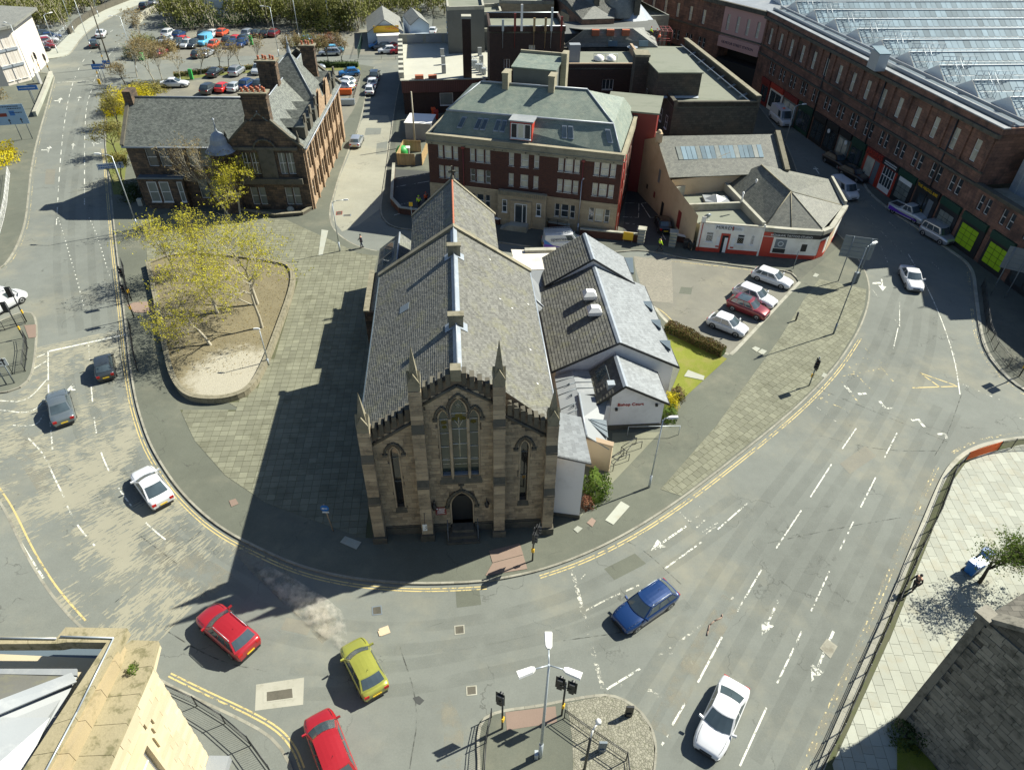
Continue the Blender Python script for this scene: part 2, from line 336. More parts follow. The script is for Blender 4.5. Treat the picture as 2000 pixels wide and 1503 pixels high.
M['redp'] = plain('red_paint',(.42,.045,.025),.5)
M['redd'] = plain('dark_red_paint',(.20,.025,.02),.5)
M['blue'] = plain('blue_paint',(.03,.12,.38),.5)
M['signb'] = plain('sign_blue',(.03,.16,.46),.4)
M['signlb'] = plain('pale_blue_sign',(.26,.40,.55),.4)
M['signw'] = plain('sign_white',(.70,.72,.70),.4)
M['yel'] = plain('yellow_plastic',(.70,.42,.02),.5)
M['orange'] = plain('orange_mesh',(.75,.14,.02),.6)
M['hiv'] = plain('high_visibility_cloth',(.62,.95,.02),.7)
M['hio'] = plain('orange_cloth',(.85,.12,.03),.7)
M['skin'] = plain('skin',(.48,.27,.18),.6)
M['navy'] = plain('navy_cloth',(.02,.03,.06),.8)
M['cloth'] = plain('dark_cloth',(.025,.025,.03),.85)
M['grn'] = plain('shop_green',(.008,.05,.032),.5)
M['green'] = plain('green_plastic',(.03,.30,.06),.5)
M['lime'] = plain('lime_shop_board',(.30,.50,.01),.5)
M['wood'] = surf('fence_wood',(.36,.25,.12),.8,.15,.15,tone=.15)
M['pot'] = plain('terracotta',(.33,.10,.045),.7)
M['ridge_r'] = plain('red_ridge_tile',(.38,.12,.06),.7)
M['tyre'] = plain('tyre_rubber',(.018,.018,.018),.8)
M['rim'] = plain('alloy_rim',(.45,.46,.47),.3,.8)
M['lampg'] = plain('headlamp_glass',(.55,.60,.62),.1,0.,.7)
M['lampr'] = plain('tail_lamp_red',(.42,.01,.01),.2)
M['plate_y'] = plain('yellow_number_plate',(.70,.48,.03),.5)
M['card'] = plain('cardboard',(.52,.40,.27),.8)
def glassm(name,col,rough=.05,spec=.9):
    t = NT(name); c = t.scale(col,t.around(t.noise(.8,2),.5)); return t.done(c,rough,0.,spec)
M['glass'] = glassm('window_glass',(.035,.045,.05))
M['carglass'] = glassm('car_glass',(.05,.07,.08),.04,1.)
M['blind'] = glassm('window_with_blind',(.50,.48,.38),.25,.6)
M['blindg'] = glassm('window_board_grey',(.17,.19,.17),.35,.5)
def roofglass():
    t = NT('station_roof_glass'); c = t.scale((.17,.235,.27),t.around(t.noise(.6,3),.25)); c = t.scale(c,t.around(t.rand(),.3)); return t.done(c,.7,0.,.15)
M['rglass'] = roofglass()
def leafm(name,c1,c2,tr=.35):
    t = NT(name); c = t.mix(t.rand(),c1,c2); c = t.scale(c,t.around(t.noise(.5,2),.25)); t.b.inputs['Subsurface Weight'].default_value = 0
    d = t.n('ShaderNodeBsdfTranslucent'); t.l(c,d.inputs[0]); mx = t.n('ShaderNodeMixShader'); mx.inputs[0].default_value = tr; t.done(c,.7,0.,.2)
    t.l(t.b.outputs[0],mx.inputs[1]); t.l(d.outputs[0],mx.inputs[2]); t.l(mx.outputs[0],t.out.inputs[0]); return t.m
M['leaf_y'] = leafm('yellow_bud_leaves',(.68,.60,.05),(.42,.42,.05),.45)
M['leaf_o'] = leafm('olive_leaves',(.17,.17,.03),(.27,.22,.06))
M['leaf_g'] = leafm('green_leaves',(.06,.12,.015),(.14,.19,.03))
M['leaf_f'] = leafm('yellow_blossom',(.62,.50,.01),(.42,.38,.02))
M['leaf_w'] = leafm('woodland_leaves',(.11,.125,.03),(.20,.20,.055),.2)
M['leaf_d'] = leafm('dark_evergreen',(.03,.055,.015),(.06,.09,.025),.2)
M['leaf_r'] = leafm('reddish_twigs',(.14,.05,.03),(.20,.10,.05),.2)
M['leaf_b'] = leafm('brown_twigs',(.20,.15,.07),(.30,.23,.09),.2)
M['leaf_m'] = leafm('hedge_leaves',(.14,.07,.04),(.16,.16,.04),.2)
M['bark'] = surf('pale_bark',(.36,.33,.25),.9,.3,.2)
M['barkd'] = surf('dark_bark',(.075,.065,.045),.9,.3,.2)
PAINT = {}
def paint(name,col,metal=.0):
    if name not in PAINT: PAINT[name] = plain('car_paint_'+name,col,.28 if not metal else .32,metal,.55,1.)
    return PAINT[name]
for k,c,m in (('white',(.60,.61,.62),0),('silver',(.42,.45,.48),.55),('grey',(.17,.20,.21),.5),('black',(.012,.013,.015),.2),('red',(.32,.012,.016),.1),('brightred',(.55,.02,.015),0),
                ('orangered',(.55,.07,.02),0),('yellow',(.33,.335,.055),.3),('blue',(.006,.035,.13),.3),('midblue',(.02,.17,.42),.2),('skyblue',(.12,.42,.62),0),('darkgrey',(.045,.055,.06),.4),('maroon',(.20,.02,.025),.3),('pale',(.52,.55,.56),.3)): paint(k,c,m)
# ================================================================== builders
def txt(name,s,mat,parent,size,loc,rot,depth=.01,align='CENTER',label=None,w=None):
    cu = bpy.data.curves.new(name,'FONT'); cu.body = s; cu.size = size; cu.extrude = depth; cu.align_x = align; cu.align_y = 'CENTER'
    t = bpy.data.objects.new(name,cu); C.objects.link(t); dg = bpy.context.evaluated_depsgraph_get(); me = bpy.data.meshes.new_from_object(t.evaluated_get(dg)); bpy.data.objects.remove(t); bpy.data.curves.remove(cu)
    me.materials.clear(); me.materials.append(mat); o = link(name,me,parent,loc); o.rotation_euler = [R(a) for a in rot]
    if w: x = [v.co.x for v in me.vertices]; o.scale = (w/(max(x)-min(x)),)*2+(1,)
    return props(o,label)
def holewall(mb,L,z0,z1,ops,m=0,mr=None,depth=.22):
    """wall plane y=0 (outside towards -y) with rectangular openings (x, z, w, h) and their reveals"""
    xs = sorted({0,L,*[o[0] for o in ops],*[o[0]+o[2] for o in ops]}); zs = sorted({z0,z1,*[o[1] for o in ops],*[o[1]+o[3] for o in ops]})
    xs = [x for x in xs if 0 <= x <= L]; zs = [z for z in zs if z0 <= z <= z1]
    for a,b in zip(xs,xs[1:]):
        for c,d in zip(zs,zs[1:]):
            cx,cz = (a+b)/2,(c+d)/2
            if any(o[0] < cx < o[0]+o[2] and o[1] < cz < o[1]+o[3] for o in ops): continue
            mb.face([(a,0,c),(b,0,c),(b,0,d),(a,0,d)],m)
    r = m if mr is None else mr
    for x,z,w_,h in ops:
        X,Z = x+w_,z+h
        mb.face([(x,0,z),(x,0,Z),(x,depth,Z),(x,depth,z)][::-1],r); mb.face([(X,0,z),(X,0,Z),(X,depth,Z),(X,depth,z)],r)
        mb.face([(x,0,z),(X,0,z),(X,depth,z),(x,depth,z)],r); mb.face([(x,0,Z),(X,0,Z),(X,depth,Z),(x,depth,Z)][::-1],r)
_win = {}
def window_mesh(w_,h,style,glass,frm='offw'):
    k = (round(w_,2),round(h,2),style,glass,frm)
    if k not in _win:
        f = MB(); t = .07
        f.box(0,.10,0,w_,.17,t); f.box(0,.10,h-t,w_,.17,h); f.box(0,.10,t,t,.17,h-t); f.box(w_-t,.10,t,w_,.17,h-t)
        if 's' in style: f.box(t,.09,h*.5-.035,w_-t,.16,h*.5+.035)          # sash bar
        if 'm' in style: f.box(w_/2-.035,.095,t,w_/2+.035,.165,h-t)         # mullion
        if 't' in style: f.box(t,.095,h*.68,w_-t,.16,h*.68+.06)             # transom
        if 'c' in style:
            for q in (1/3,2/3): f.box(w_*q-.03,.095,t,w_*q+.03,.165,h-t)
        f.box(-.06,-.05,-.07,w_+.06,.12,-.002)                               # sill
        p = MB(); p.face([(t,.14,t),(w_-t,.14,t),(w_-t,.14,h-t),(t,.14,h-t)])
        _win[k] = (f.mesh('window',[M[frm]]),p.mesh('pane',[M[glass]]))
    return _win[k]
def window(root,org,rz,x,z,w_,h,style='s',glass='glass',frm='offw',y=0.,label=None):
    fm,pm = window_mesh(w_,h,style,glass,frm); a = R(rz)
    o = link('window',fm,root,(org[0]+math.cos(a)*x-math.sin(a)*y,org[1]+math.sin(a)*x+math.cos(a)*y,org[2]+z),rz); link('pane',pm,o); return props(o,label)
def wall(root,org,rz,L,z0,z1,wins=(),mat='brick',depth=.22,name='wall',extra=None,frm='offw'):
    """wins: (x, z, w, h, style, glass)"""
    mb = MB(); holewall(mb,L,z0,z1,[q[:4] for q in wins],0,None,depth)
    if extra: extra(mb)
    o = mb.build(name,M[mat] if isinstance(mat,str) else mat,root,loc=org,rz=rz)
    for q in wins:
        st = q[4] if len(q) > 4 else 's'; gl = q[5] if len(q) > 5 else 'glass'
        window(root,org,rz,q[0],q[1],q[2],q[3],st,gl,frm,y=depth-.17)
    return o
def pieces(name,items,mat,parent,limit,view=None,kindname=None):
    """items: list of (8 corners or (c,(sx,sy,sz),rz)); the `limit` first as objects sharing one cube mesh, the rest joined"""
    if not hasattr(pieces,'cube'): pieces.cube = {}
    if mat not in pieces.cube: pieces.cube[mat] = MB().box(-.5,-.5,-.5,.5,.5,.5).mesh(name,[M[mat]])
    for c,s,rz in items[:limit]: link(name,pieces.cube[mat],parent,c,rz,s)
    if items[limit:]:
        mb = MB()
        for c,s,rz in items[limit:]: mb.obox(c,rz,s[0],s[1],c[2]-s[2]/2,c[2]+s[2]/2)
        mb.build(kindname or name,M[mat],parent,kind='stuff')
def pip(x,y,poly):
    r = False; n = len(poly)
    for i in range(n):
        x0,y0 = poly[i][:2]; x1,y1 = poly[(i+1) % n][:2]
        if (y0 > y) != (y1 > y) and x < (x1-x0)*(y-y0)/(y1-y0)+x0: r = not r
    return r
def camdist(p): return math.hypot(p[0],math.hypot(p[1],CAM_H))
# ---------------------------------------------------------------- slates as real pieces on a rectangular roof plane
def slates(parent,p00,p10,p01,w_,h,mat,name='slates'):
    A,B,D = Vector(p00),Vector(p10),Vector(p01); U = B-A; V = D-A; lu,lv = U.length,V.length; U.normalize(); V.normalize(); N = U.cross(V).normalized()
    if N.z < 0: N = -N
    nr = max(1,int(lv/h)); nc = max(1,int(lu/w_)); h = lv/nr; w_ = lu/nc; vs = []; fs = []
    for r in range(nr):
        for k in range(-1,nc+1):
            a = (k+(.5 if r % 2 else 0))*w_+.004; b = a+w_-.010; a = max(a,0); b = min(b,lu)
            if b-a < .04: continue
            lift = .030+rnd.random()*.010; P0 = A+V*(r*h); tilt = rnd.uniform(-.006,.006); top = min((r+1)*h+.02,lv)-r*h
            q0 = P0+U*a+N*(lift+tilt); q1 = P0+U*b+N*(lift-tilt); q2 = P0+U*b+V*top+N*.008; q3 = P0+U*a+V*top+N*.008; q4 = P0+U*a; q5 = P0+U*b
            i = len(vs); vs += [q0,q1,q2,q3,q4,q5]; fs += [(i,i+1,i+2,i+3),(i+4,i+5,i+1,i),(i+4,i,i+3),(i+5,i+2,i+1)]
    mb = MB(); mb.v = [tuple(v) for v in vs]; mb.f = fs; mb.m = [0]*len(fs); mb.sm = [False]*len(fs)
    return mb.build(name,M[mat],parent,kind='stuff')
# ---------------------------------------------------------------- cars
CAR = dict(   # L, W, roof z, belt z, hood z, nose z, windscreen base/top, rear glass base/top, tail z
    hatch=(4.0,1.74,1.48,.98,.96,.70,.76,.57,.05,.19,.98,False),suv=(4.45,1.84,1.66,1.08,1.06,.82,.75,.58,.03,.15,1.08,False),
    wagon=(4.65,1.80,1.48,.96,.94,.70,.74,.58,.03,.15,.96,False),saloon=(4.68,1.82,1.46,.96,.95,.70,.74,.56,.13,.33,1.00,False),
    coupe=(4.5,1.82,1.40,.93,.92,.66,.74,.55,.08,.34,.97,False),mini=(3.6,1.64,1.48,.96,.94,.70,.79,.62,.05,.20,.96,False),
    mpv=(4.4,1.82,1.66,1.05,1.0,.78,.82,.62,.03,.12,1.05,False),van=(4.9,1.95,1.97,1.15,1.08,.85,.86,.72,.005,.03,1.15,True),kangoo=(4.2,1.82,1.82,1.08,1.04,.82,.80,.66,.01,.04,1.08,False),
    bigvan=(5.6,2.0,2.4,1.25,1.15,.95,.90,.78,.005,.02,1.25,True),pickup=(5.2,1.86,1.80,1.12,1.12,.92,.76,.62,.36,.42,1.0,False))
_car = {}
def car_parts(typ,roofglass=False,rails=False,lo=False):
    k = (typ,roofglass,rails)
    if k in _car: return _car[k]
    L,W,zr,zb,zh,zn,fb,ft,rb,rt,zt,van = CAR[typ]; w2 = W/2
    # lower body: lofted sections from tail to nose
    xs = [0,.012,.04,.10,.17,.25,.40,.55,.68,.76,.84,.92,.965,.99,1.0]
    def topz(s):
        if typ == 'pickup' and s < .36: return 1.02
        if s < rb: return zt-.06+(.06*s/max(rb,.01))
        if s < fb: return zb
        q = (s-fb)/(1-fb); return zh+(zn-zh)*q**2.2
    def hw(s):
        q = 1.
        if s > .8: q = 1-.22*((s-.8)/.2)**2.6
        if s < .12: q = 1-.13*((.12-s)/.12)**2.2
        return w2*q
    def low(s): return .24 if .03 < s < .97 else .34
    body = MB(); rings = []
    for s in xs:
        h,t,b = hw(s),topz(s),low(s); e = 1. if 0 < s < 1 else .93
        if s in (0,1.0): t -= .12
        half = [(0,t),(h*.55,t-.006),(h*.84,t-.03),(h*.955,t-.09),(h*e,t-.24),(h*e,(t+b)/2),(h*.985*e,b+.12),(h*.93*e,b)]
        rings.append([(s*L,y,z) for y,z in half]+[(s*L,-y,z) for y,z in half[:0:-1]])
    n = len(rings[0]); vs = [p for r in rings for p in r]; fs = []
    for j in range(len(rings)-1):
        for i in range(n-1): fs.append((j*n+i,j*n+i+1,(j+1)*n+i+1,(j+1)*n+i))
        fs.append((j*n+n-1,j*n,(j+1)*n,(j+1)*n+n-1))
    body.add(vs,fs,0,True); body.face(rings[0],0); body.face(rings[-1][::-1],0)
    # dark sill / arches
    dk = MB(); wr = .33 if zr < 1.7 else .36; ax = (.19*L,.81*L) if typ != 'pickup' else (.2*L,.82*L)
    for a in ax:
        for sg in (1,-1):
            pts = [(a+math.cos(q)*(wr+.05),sg*(w2*1.001+.004),.30+math.sin(q)*(wr+.05)) for q in np.linspace(-.25,math.pi+.25,11)]
            dk.face(pts if sg < 0 else pts[::-1])
    dk.box(L*.004-.03,-w2*.72,.22,L*.05,w2*.72,.42); dk.box(L*.955,-w2*.62,.22,L+.02,w2*.62,.40); dk.box(ax[0]+wr,-w2*.985,.16,ax[1]-wr,w2*.985,.26)
    dk.box(L-.02,-w2*.38,.46,L+.025,w2*.38,.60)
    for sg in (1,-1): dk.path([(L*s_,sg*hw(s_)*.80,topz(s_)-.018) for s_ in (fb+.01,.82,.88,.93,.96)],.011,4)
    dk.path([(L*.962,y_*hw(.96),topz(.962)-.02-.02*abs(y_)) for y_ in (-.8,-.4,0,.4,.8)],.011,4); dk.tube((L*.30,0,zr+.03),(L*.30-.14,0,zr+.14),.012,.008,4)
    # cabin hull
    wb,wt = w2*.93,w2*(.74 if not van else .86); xr0,xr1,xf0,xf1 = rb*L,rt*L,fb*L,ft*L; bf,brr = .22,.10; zc = .05
    def F(s,t): return (xf0+(xf1-xf0)*t-bf*s*s*(1-.35*t),s*(wb+(wt-wb)*t),zb+(zr-zb)*t-(.02+.0*t)*s*s)
    def Bk(s,t): return (xr0+(xr1-xr0)*t+brr*s*s*(1-.3*t),s*(wb+(wt-wb)*t),zb+(zr-zb)*t-.02*s*s)
    def S(q,t,sg):
        a,b = Bk(1,t)[0],F(1,t)[0]; return (a+(b-a)*q,sg*(wb+(wt-wb)*(t**1.25)),zb+(zr-zb)*t-.02)
    hull = MB(); gr = [-1,-.6,-.2,.2,.6,1]
    for a,b in zip(gr,gr[1:]):
        for t0,t1 in ((0,.5),(.5,1)):
            hull.face([F(a,t0),F(b,t0),F(b,t1),F(a,t1)],0,True); hull.face([Bk(b,t0),Bk(a,t0),Bk(a,t1),Bk(b,t1)],0,True)
    for sg in (1,-1):
        for q0 in range(6):
            for t0,t1 in ((0,.5),(.5,1)):
                f = [S(q0/6,t0,sg),S((q0+1)/6,t0,sg),S((q0+1)/6,t1,sg),S(q0/6,t1,sg)]; hull.face(f if sg < 0 else f[::-1],0,True)
    rf = MB(); N = 6
    def RF(i,j):
        s = gr[j]; a,b = Bk(s,1)[0],F(s,1)[0]; q = i/N; x = a+(b-a)*q; return (x,s*wt,zr-.02*s*s+zc*(1-s*s)*math.sin(math.pi*min(max(q,.0),1))**.5)
    for i in range(N):
        for j in range(5): rf.face([RF(i,j),RF(i+1,j),RF(i+1,j+1),RF(i,j+1)][::-1],1 if roofglass and 1 <= i <= 4 else 0,True)
    if not van and not lo:   # roof end edges
        pass
    def patch(fn,a0,a1,t0,t1,off,n=5):
        mb = MB(); g = np.linspace(a0,a1,n)
        for a,b in zip(g,g[1:]):
            q = [Vector(fn(a,t0)),Vector(fn(b,t0)),Vector(fn(b,t1)),Vector(fn(a,t1))]; mb.face([tuple(v+Vector(off)) for v in q],0,True)
        return mb
    P = [('body',body.mesh('body',[None]),0),('cabin',hull.mesh('cabin',[None]),0),('roof',rf.mesh('roof',[None,M['carglass']]),0),('trim',dk.mesh('trim',[M['black']]),1)]
    P.append(('windscreen',patch(F,-.9,.9,.06,.95,(.012,0,.008)).mesh('windscreen',[M['carglass']]),1))
    if not van: P.append(('rear_window',patch(Bk,.85,-.85,.16,.93,(-.012,0,.008)).mesh('rear_window',[M['carglass']]),1))
    segs = ((.08,.46),(.50,.90)) if typ not in ('wagon','suv','mpv','kangoo') else ((.05,.26),(.29,.58),(.61,.92))
    if van: segs = ((.72,.93),)
    for sg in (1,-1):
        for a,b in segs:
            g = patch(lambda q,t,sg=sg: S(q,t,sg),a,b,.10,.86,(0,sg*.012,.004),3) if sg < 0 else patch(lambda q,t,sg=sg: S(q,t,sg),b,a,.10,.86,(0,sg*.012,.004),3)
            P.append(('side_window',g.mesh('side_window',[M['carglass']]),1))
    for sg in (1,-1):
        h = MB(); x = L*.945; hy = hw(.945); h.add([(x-.16,sg*hy*.97,zn-.02),(x+.10,sg*hy*.78,zn-.10),(x+.12,sg*hy*.62,zn-.01),(x-.05,sg*hy*.80,zn+.075),(x+.155,sg*hy*.60,zn-.14),(x-.02,sg*hy*1.0,zn-.15)],[(0,1,2,3),(0,5,4,1),(1,4,2)],0)
        P.append(('headlight',h.mesh('headlight',[M['lampg']]),1))
        t = MB(); t.box(-.012,min(sg*hw(0)*.62,sg*hw(0)*.99),zt-.34,.05,max(sg*hw(0)*.62,sg*hw(0)*.99),zt-.12)
        P.append(('tail_light',t.mesh('tail_light',[M['lampr']]),1))
        m = MB(); mx = xf0-.30; m.add([(mx,sg*wb,zb+.02),(mx+.13,sg*wb,zb+.02),(mx+.10,sg*(w2+.19),zb+.06),(mx-.02,sg*(w2+.19),zb+.06),(mx,sg*wb,zb+.14),(mx+.10,sg*wb,zb+.14),(mx+.06,sg*(w2+.17),zb+.19),(mx-.02,sg*(w2+.17),zb+.19)],
              [(0,1,2,3),(4,5,6,7),(0,1,5,4),(1,2,6,5),(2,3,7,6),(3,0,4,7)],0); P.append(('wing_mirror',m.mesh('wing_mirror',[None]),0))
    pl = MB(); pl.box(-.045,-.26,.50,-.02,.26,.61); P.append(('number_plate',pl.mesh('number_plate',[M['plate_y']]),1))
    if rails:
        for sg in (1,-1):
            r = MB(); r.path([(xr1+.15,sg*wt*.94,zr),(xr1+.3,sg*wt*.94,zr+.075),(xf1-.35,sg*wt*.94,zr+.075),(xf1-.15,sg*wt*.94,zr)],.022,4); P.append(('roof_rail',r.mesh('roof_rail',[M['galv']]),1))
    wh = MB(); wh.lathe((0,0,0),[(.0,-.10),(wr*.9,-.10),(wr,-.07),(wr,.07),(wr*.9,.10),(0,.10)],14); tm = wh.mesh('wheel',[M['tyre']])
    rm = MB(); rm.lathe((0,0,0),[(wr*.66,.085),(wr*.66,.104),(wr*.5,.108),(wr*.12,.102)],10); rmm = rm.mesh('rim',[M['rim']])
    P.append(('wheel',(tm,rmm,[(a,sg*(w2-.10),wr,sg) for a in ax for sg in (1,-1)]),2))
    if typ == 'pickup':
        bd = MB(); bd.box(.12,-w2*.80,1.022,.355*L,w2*.80,1.03); P.append(('load_bed',bd.mesh('load_bed',[M['black']]),1))
        b2 = MB(); b2.box(.03,-w2*.93,1.0,.12,w2*.93,1.16); b2.box(.12,-w2*.93,1.0,.355*L,-w2*.80,1.16); b2.box(.12,w2*.80,1.0,.355*L,w2*.93,1.16); P.append(('bed_side',b2.mesh('bed_side',[None]),0))
    _car[k] = (L,P); return _car[k]
_painted = {}
def car(typ,col,label,p=None,yaw=None,fr=None,z=.0,group=None,roofglass=False,rails=False,cat='car',name='car',lo=False,scale=1.):
    """fr: photograph points of tail and nose on the ground"""
    L,P = car_parts(typ,roofglass,rails)
    if fr: a,b = G(*fr[0],z),G(*fr[1],z); yaw = math.degrees(math.atan2(b[1]-a[1],b[0]-a[0])); cx,cy = (a[0]+b[0])/2,(a[1]+b[1])/2
    else: cx,cy = p[0],p[1]
    c,s = math.cos(R(yaw)),math.sin(R(yaw)); r = empty(name,label,cat,(cx-c*L*scale/2,cy-s*L*scale/2,z),yaw,group); r.scale = (scale,)*3
    skip = ('trim','number_plate','wing_mirror') if lo else ()
    for nm,me,k in P:
        if nm in skip: continue
        if k == 2:
            for x,y,h,sg in me[2]:
                o = link('wheel',me[0],r,(x,y,h)); o.rotation_euler = (R(-90)*sg,0,0)
                if not lo: link('rim',me[1],o)
        elif k == 0:
            key = (me.name,col)
            if key not in _painted: m2 = me.copy(); m2.materials[0] = PAINT[col]; _painted[key] = m2
            link(nm,_painted[key],r)
        else: link(nm,me,r)
    return r
# ---------------------------------------------------------------- people: one skinned body, clothes as children
def skin_body(name,joints,edges,mat,parent,sub=1):
    me = bpy.data.meshes.new(name); me.from_pydata([j[:3] for j in joints],edges,[]); o = bpy.data.objects.new(name,me); C.objects.link(o)
    m = o.modifiers.new('s','SKIN'); m.use_smooth_shade = True
    for i,j in enumerate(joints): me.skin_vertices[0].data[i].radius = (j[3],j[4] if len(j) > 4 else j[3])
    me.skin_vertices[0].data[0].use_root = True
    sb = o.modifiers.new('b','SUBSURF'); sb.levels = sub; sb.render_levels = sub
    dg = bpy.context.evaluated_depsgraph_get(); nm = bpy.data.meshes.new_from_object(o.evaluated_get(dg)); nm.name = name; bpy.data.objects.remove(o); nm.materials.clear(); nm.materials.append(mat)
    return link(name,nm,parent)
def person(label,loc,rz,top,bottom='cloth',stride=.28,hat=None,long=False,arm=.2):
    r = empty('person',label,'person',loc,rz)
    st = stride; j = [(0,0,.95,.15,.11),(0,0,1.18,.15,.10),(0,0,1.42,.16,.09),(0,0,1.50,.055),(.015,0,1.60,.085,.075),(.02,0,1.72,.075),
        (0,.10,.90,.095),(st*.45,.10,.50,.062),(st,.10,.08,.045),(st+.16,.11,.04,.038),(0,-.10,.90,.095),(-st*.25,-.10,.50,.062),(-st,-.10,.09,.045),(-st+.15,-.11,.04,.038),
        (0,.20,1.42,.06),(-arm*.5,.25,1.13,.042),(arm*.4,.25,.90,.032),(arm*.7,.25,.84,.03),(0,-.20,1.42,.06),(arm*.6,-.25,1.13,.042),(arm*1.6,-.25,.92,.032),(arm*1.9,-.25,.86,.03)]
    e = [(0,1),(1,2),(2,3),(3,4),(4,5),(0,6),(6,7),(7,8),(8,9),(0,10),(10,11),(11,12),(12,13),(2,14),(14,15),(15,16),(16,17),(2,18),(18,19),(19,20),(20,21)]
    skin_body('body',j,e,M['skin'],r)
    g = 1.22; tj = [(0,0,.88 if long else .95,.15*g,.11*g+.02),(0,0,1.18,.15*g,.10*g+.02),(0,0,1.43,.16*g,.09*g+.01)]+[(p[0],p[1],p[2],p[3]*1.3) for p in (j[14],j[15],j[16],j[18],j[19],j[20])]
    skin_body('jacket',tj,[(0,1),(1,2),(2,3),(3,4),(4,5),(2,6),(6,7),(7,8)],M[top],r)
    bj = [(0,0,.93,.16,.12)]+[(p[0],p[1],max(p[2],.10),p[3]*1.18) for p in (j[6],j[7],j[8],j[10],j[11],j[12])]
    skin_body('trousers',bj,[(0,1),(1,2),(2,3),(0,4),(4,5),(5,6)],M[bottom],r)
    for k in (8,12):
        s = MB(); x,y,z = j[k][:3]; s.box(x-.08,y-.05,0.0,x+.20,y+.05,.09); s.build('shoe',M['black'],r)
    hm = MB(); hm.lathe((.01,0,1.70),[(.098,-.03),(.10,.02),(.075,.075),(.03,.10)],10); hm.build('helmet' if hat else 'hair',M[hat or 'cloth'],r)
    return r
# ---------------------------------------------------------------- trees
def quads_mesh(name,cen,size,mat,seed=0,flat=.0):
    rg = np.random.RandomState(seed); n = len(cen); cen = np.asarray(cen,dtype=float)
    nrm = rg.normal(size=(n,3)); nrm[:,2] += flat; nrm /= np.linalg.norm(nrm,axis=1)[:,None]; t = rg.normal(size=(n,3)); a = np.cross(nrm,t); a /= np.linalg.norm(a,axis=1)[:,None]; b = np.cross(nrm,a)
    s = size*(.6+.8*rg.rand(n))[:,None]; q = np.stack([cen-a*s*.5,cen+b*s*.32-a*s*.05,cen+a*s*.5,cen-b*s*.32-a*s*.05],1).reshape(-1,3)
    me = bpy.data.meshes.new(name); me.vertices.add(n*4); me.vertices.foreach_set('co',q.ravel().astype(np.float32)); me.loops.add(n*4); me.loops.foreach_set('vertex_index',np.arange(n*4,dtype=np.int32))
    me.polygons.add(n); me.polygons.foreach_set('loop_start',np.arange(0,n*4,4,dtype=np.int32)); me.polygons.foreach_set('loop_total',np.full(n,4,dtype=np.int32)); me.update(); me.validate(); me.materials.append(mat); return me
def grow(mb,p,d,L,r,lvl,rg,tips,spread,up,maxl,kids=3,n=5):
    seg = 3 if lvl == 0 else 2; q = Vector(p); dd = Vector(d)
    for k in range(seg):
        dd = (dd+Vector((rg.gauss(0,.10),rg.gauss(0,.10),rg.gauss(0,.05)+up*.06))).normalized(); r1 = r*(.82 if lvl < maxl else .6); q2 = q+dd*(L/seg)
        mb.tube(q,q2,r,r1,max(3,n-lvl),0,cap=False)
        if lvl >= 1 and k < seg-1 and lvl < maxl: pass
        if lvl >= maxl-1: tips.append((q2,lvl))
        q,r = q2,r1
        if lvl < maxl and (k > 0 or lvl > 0):
            for _ in range(kids if k == seg-1 else max(1,kids-1)):
                az = rg.uniform(0,2*math.pi); t = rg.uniform(.35,.95)*spread; o = dd.orthogonal().normalized(); o.rotate(Matrix.Rotation(az,3,dd)); nd = (dd*math.cos(t)+o*math.sin(t)+Vector((0,0,up*.25))).normalized()
                grow(mb,q,nd,L*rg.uniform(.55,.8),r*.6,lvl+1,rg,tips,spread,up,maxl,kids,n)
def tree(name,label,loc,h,leaf,seed,nleaf=2500,lsize=.12,spread=.8,maxl=4,r=.16,lean=(0,0),bark='bark',cluster=.22,group=None,kids=3,up=.6,cat='tree',trunkf=.36):
    rg = random.Random(seed); root = empty(name,label,cat,loc,0,group); mb = MB(); tips = []
    grow(mb,(0,0,-.1),Vector((lean[0],lean[1],1)).normalized(),h*trunkf,r,0,rg,tips,spread,up,maxl,kids)
    zt = max(t[0].z for t in tips); k = h/zt
    mb.v = [(x*k,y*k,z*k) for x,y,z in mb.v]; mb.build('trunk',M[bark],root)
    rs = np.random.RandomState(seed); T = np.array([tuple(t[0]*k) for t in tips]); 
    if nleaf:
        nt_ = max(1,nleaf//5); b0 = T[rs.randint(0,len(T),nt_)]; dv = rs.normal(size=(nt_,3)); dv[:,2] = np.abs(dv[:,2])*.8; e0 = b0+dv*cluster*1.15; e0[:,2] = np.maximum(e0[:,2],.3)
        c = np.repeat(e0,5,0)-np.repeat(dv*cluster*.5,5,0)*rs.rand(nt_*5)[:,None]+rs.normal(size=(nt_*5,3))*.075; cr = link('crown',quads_mesh('crown',c,lsize*.95,M[leaf],seed),root)
        tv = np.stack([b0-[0,.012,0],b0+[0,.012,0],e0+[.006,0,0]],1).reshape(-1,3); me = bpy.data.meshes.new('twigs'); me.from_pydata(tv.tolist(),[],np.arange(nt_*3).reshape(-1,3).tolist()); me.materials.append(M['barkd']); o = link('twigs',me,cr); o['kind'] = 'stuff'
    return root
def bush_pts(n,c,rad,seed,hollow=.55):
    rs = np.random.RandomState(seed); d = rs.normal(size=(n,3)); d[:,2] = np.abs(d[:,2]); d /= np.linalg.norm(d,axis=1)[:,None]
    bump = 1+.16*np.sin(d[:,0]*7+seed)+.14*np.sin(d[:,1]*9+seed*2)+.10*np.sin(d[:,2]*11+seed)
    rr = (hollow+(1-hollow)*rs.rand(n)**.6)*bump; return np.array(c)+d*rr[:,None]*np.array(rad)
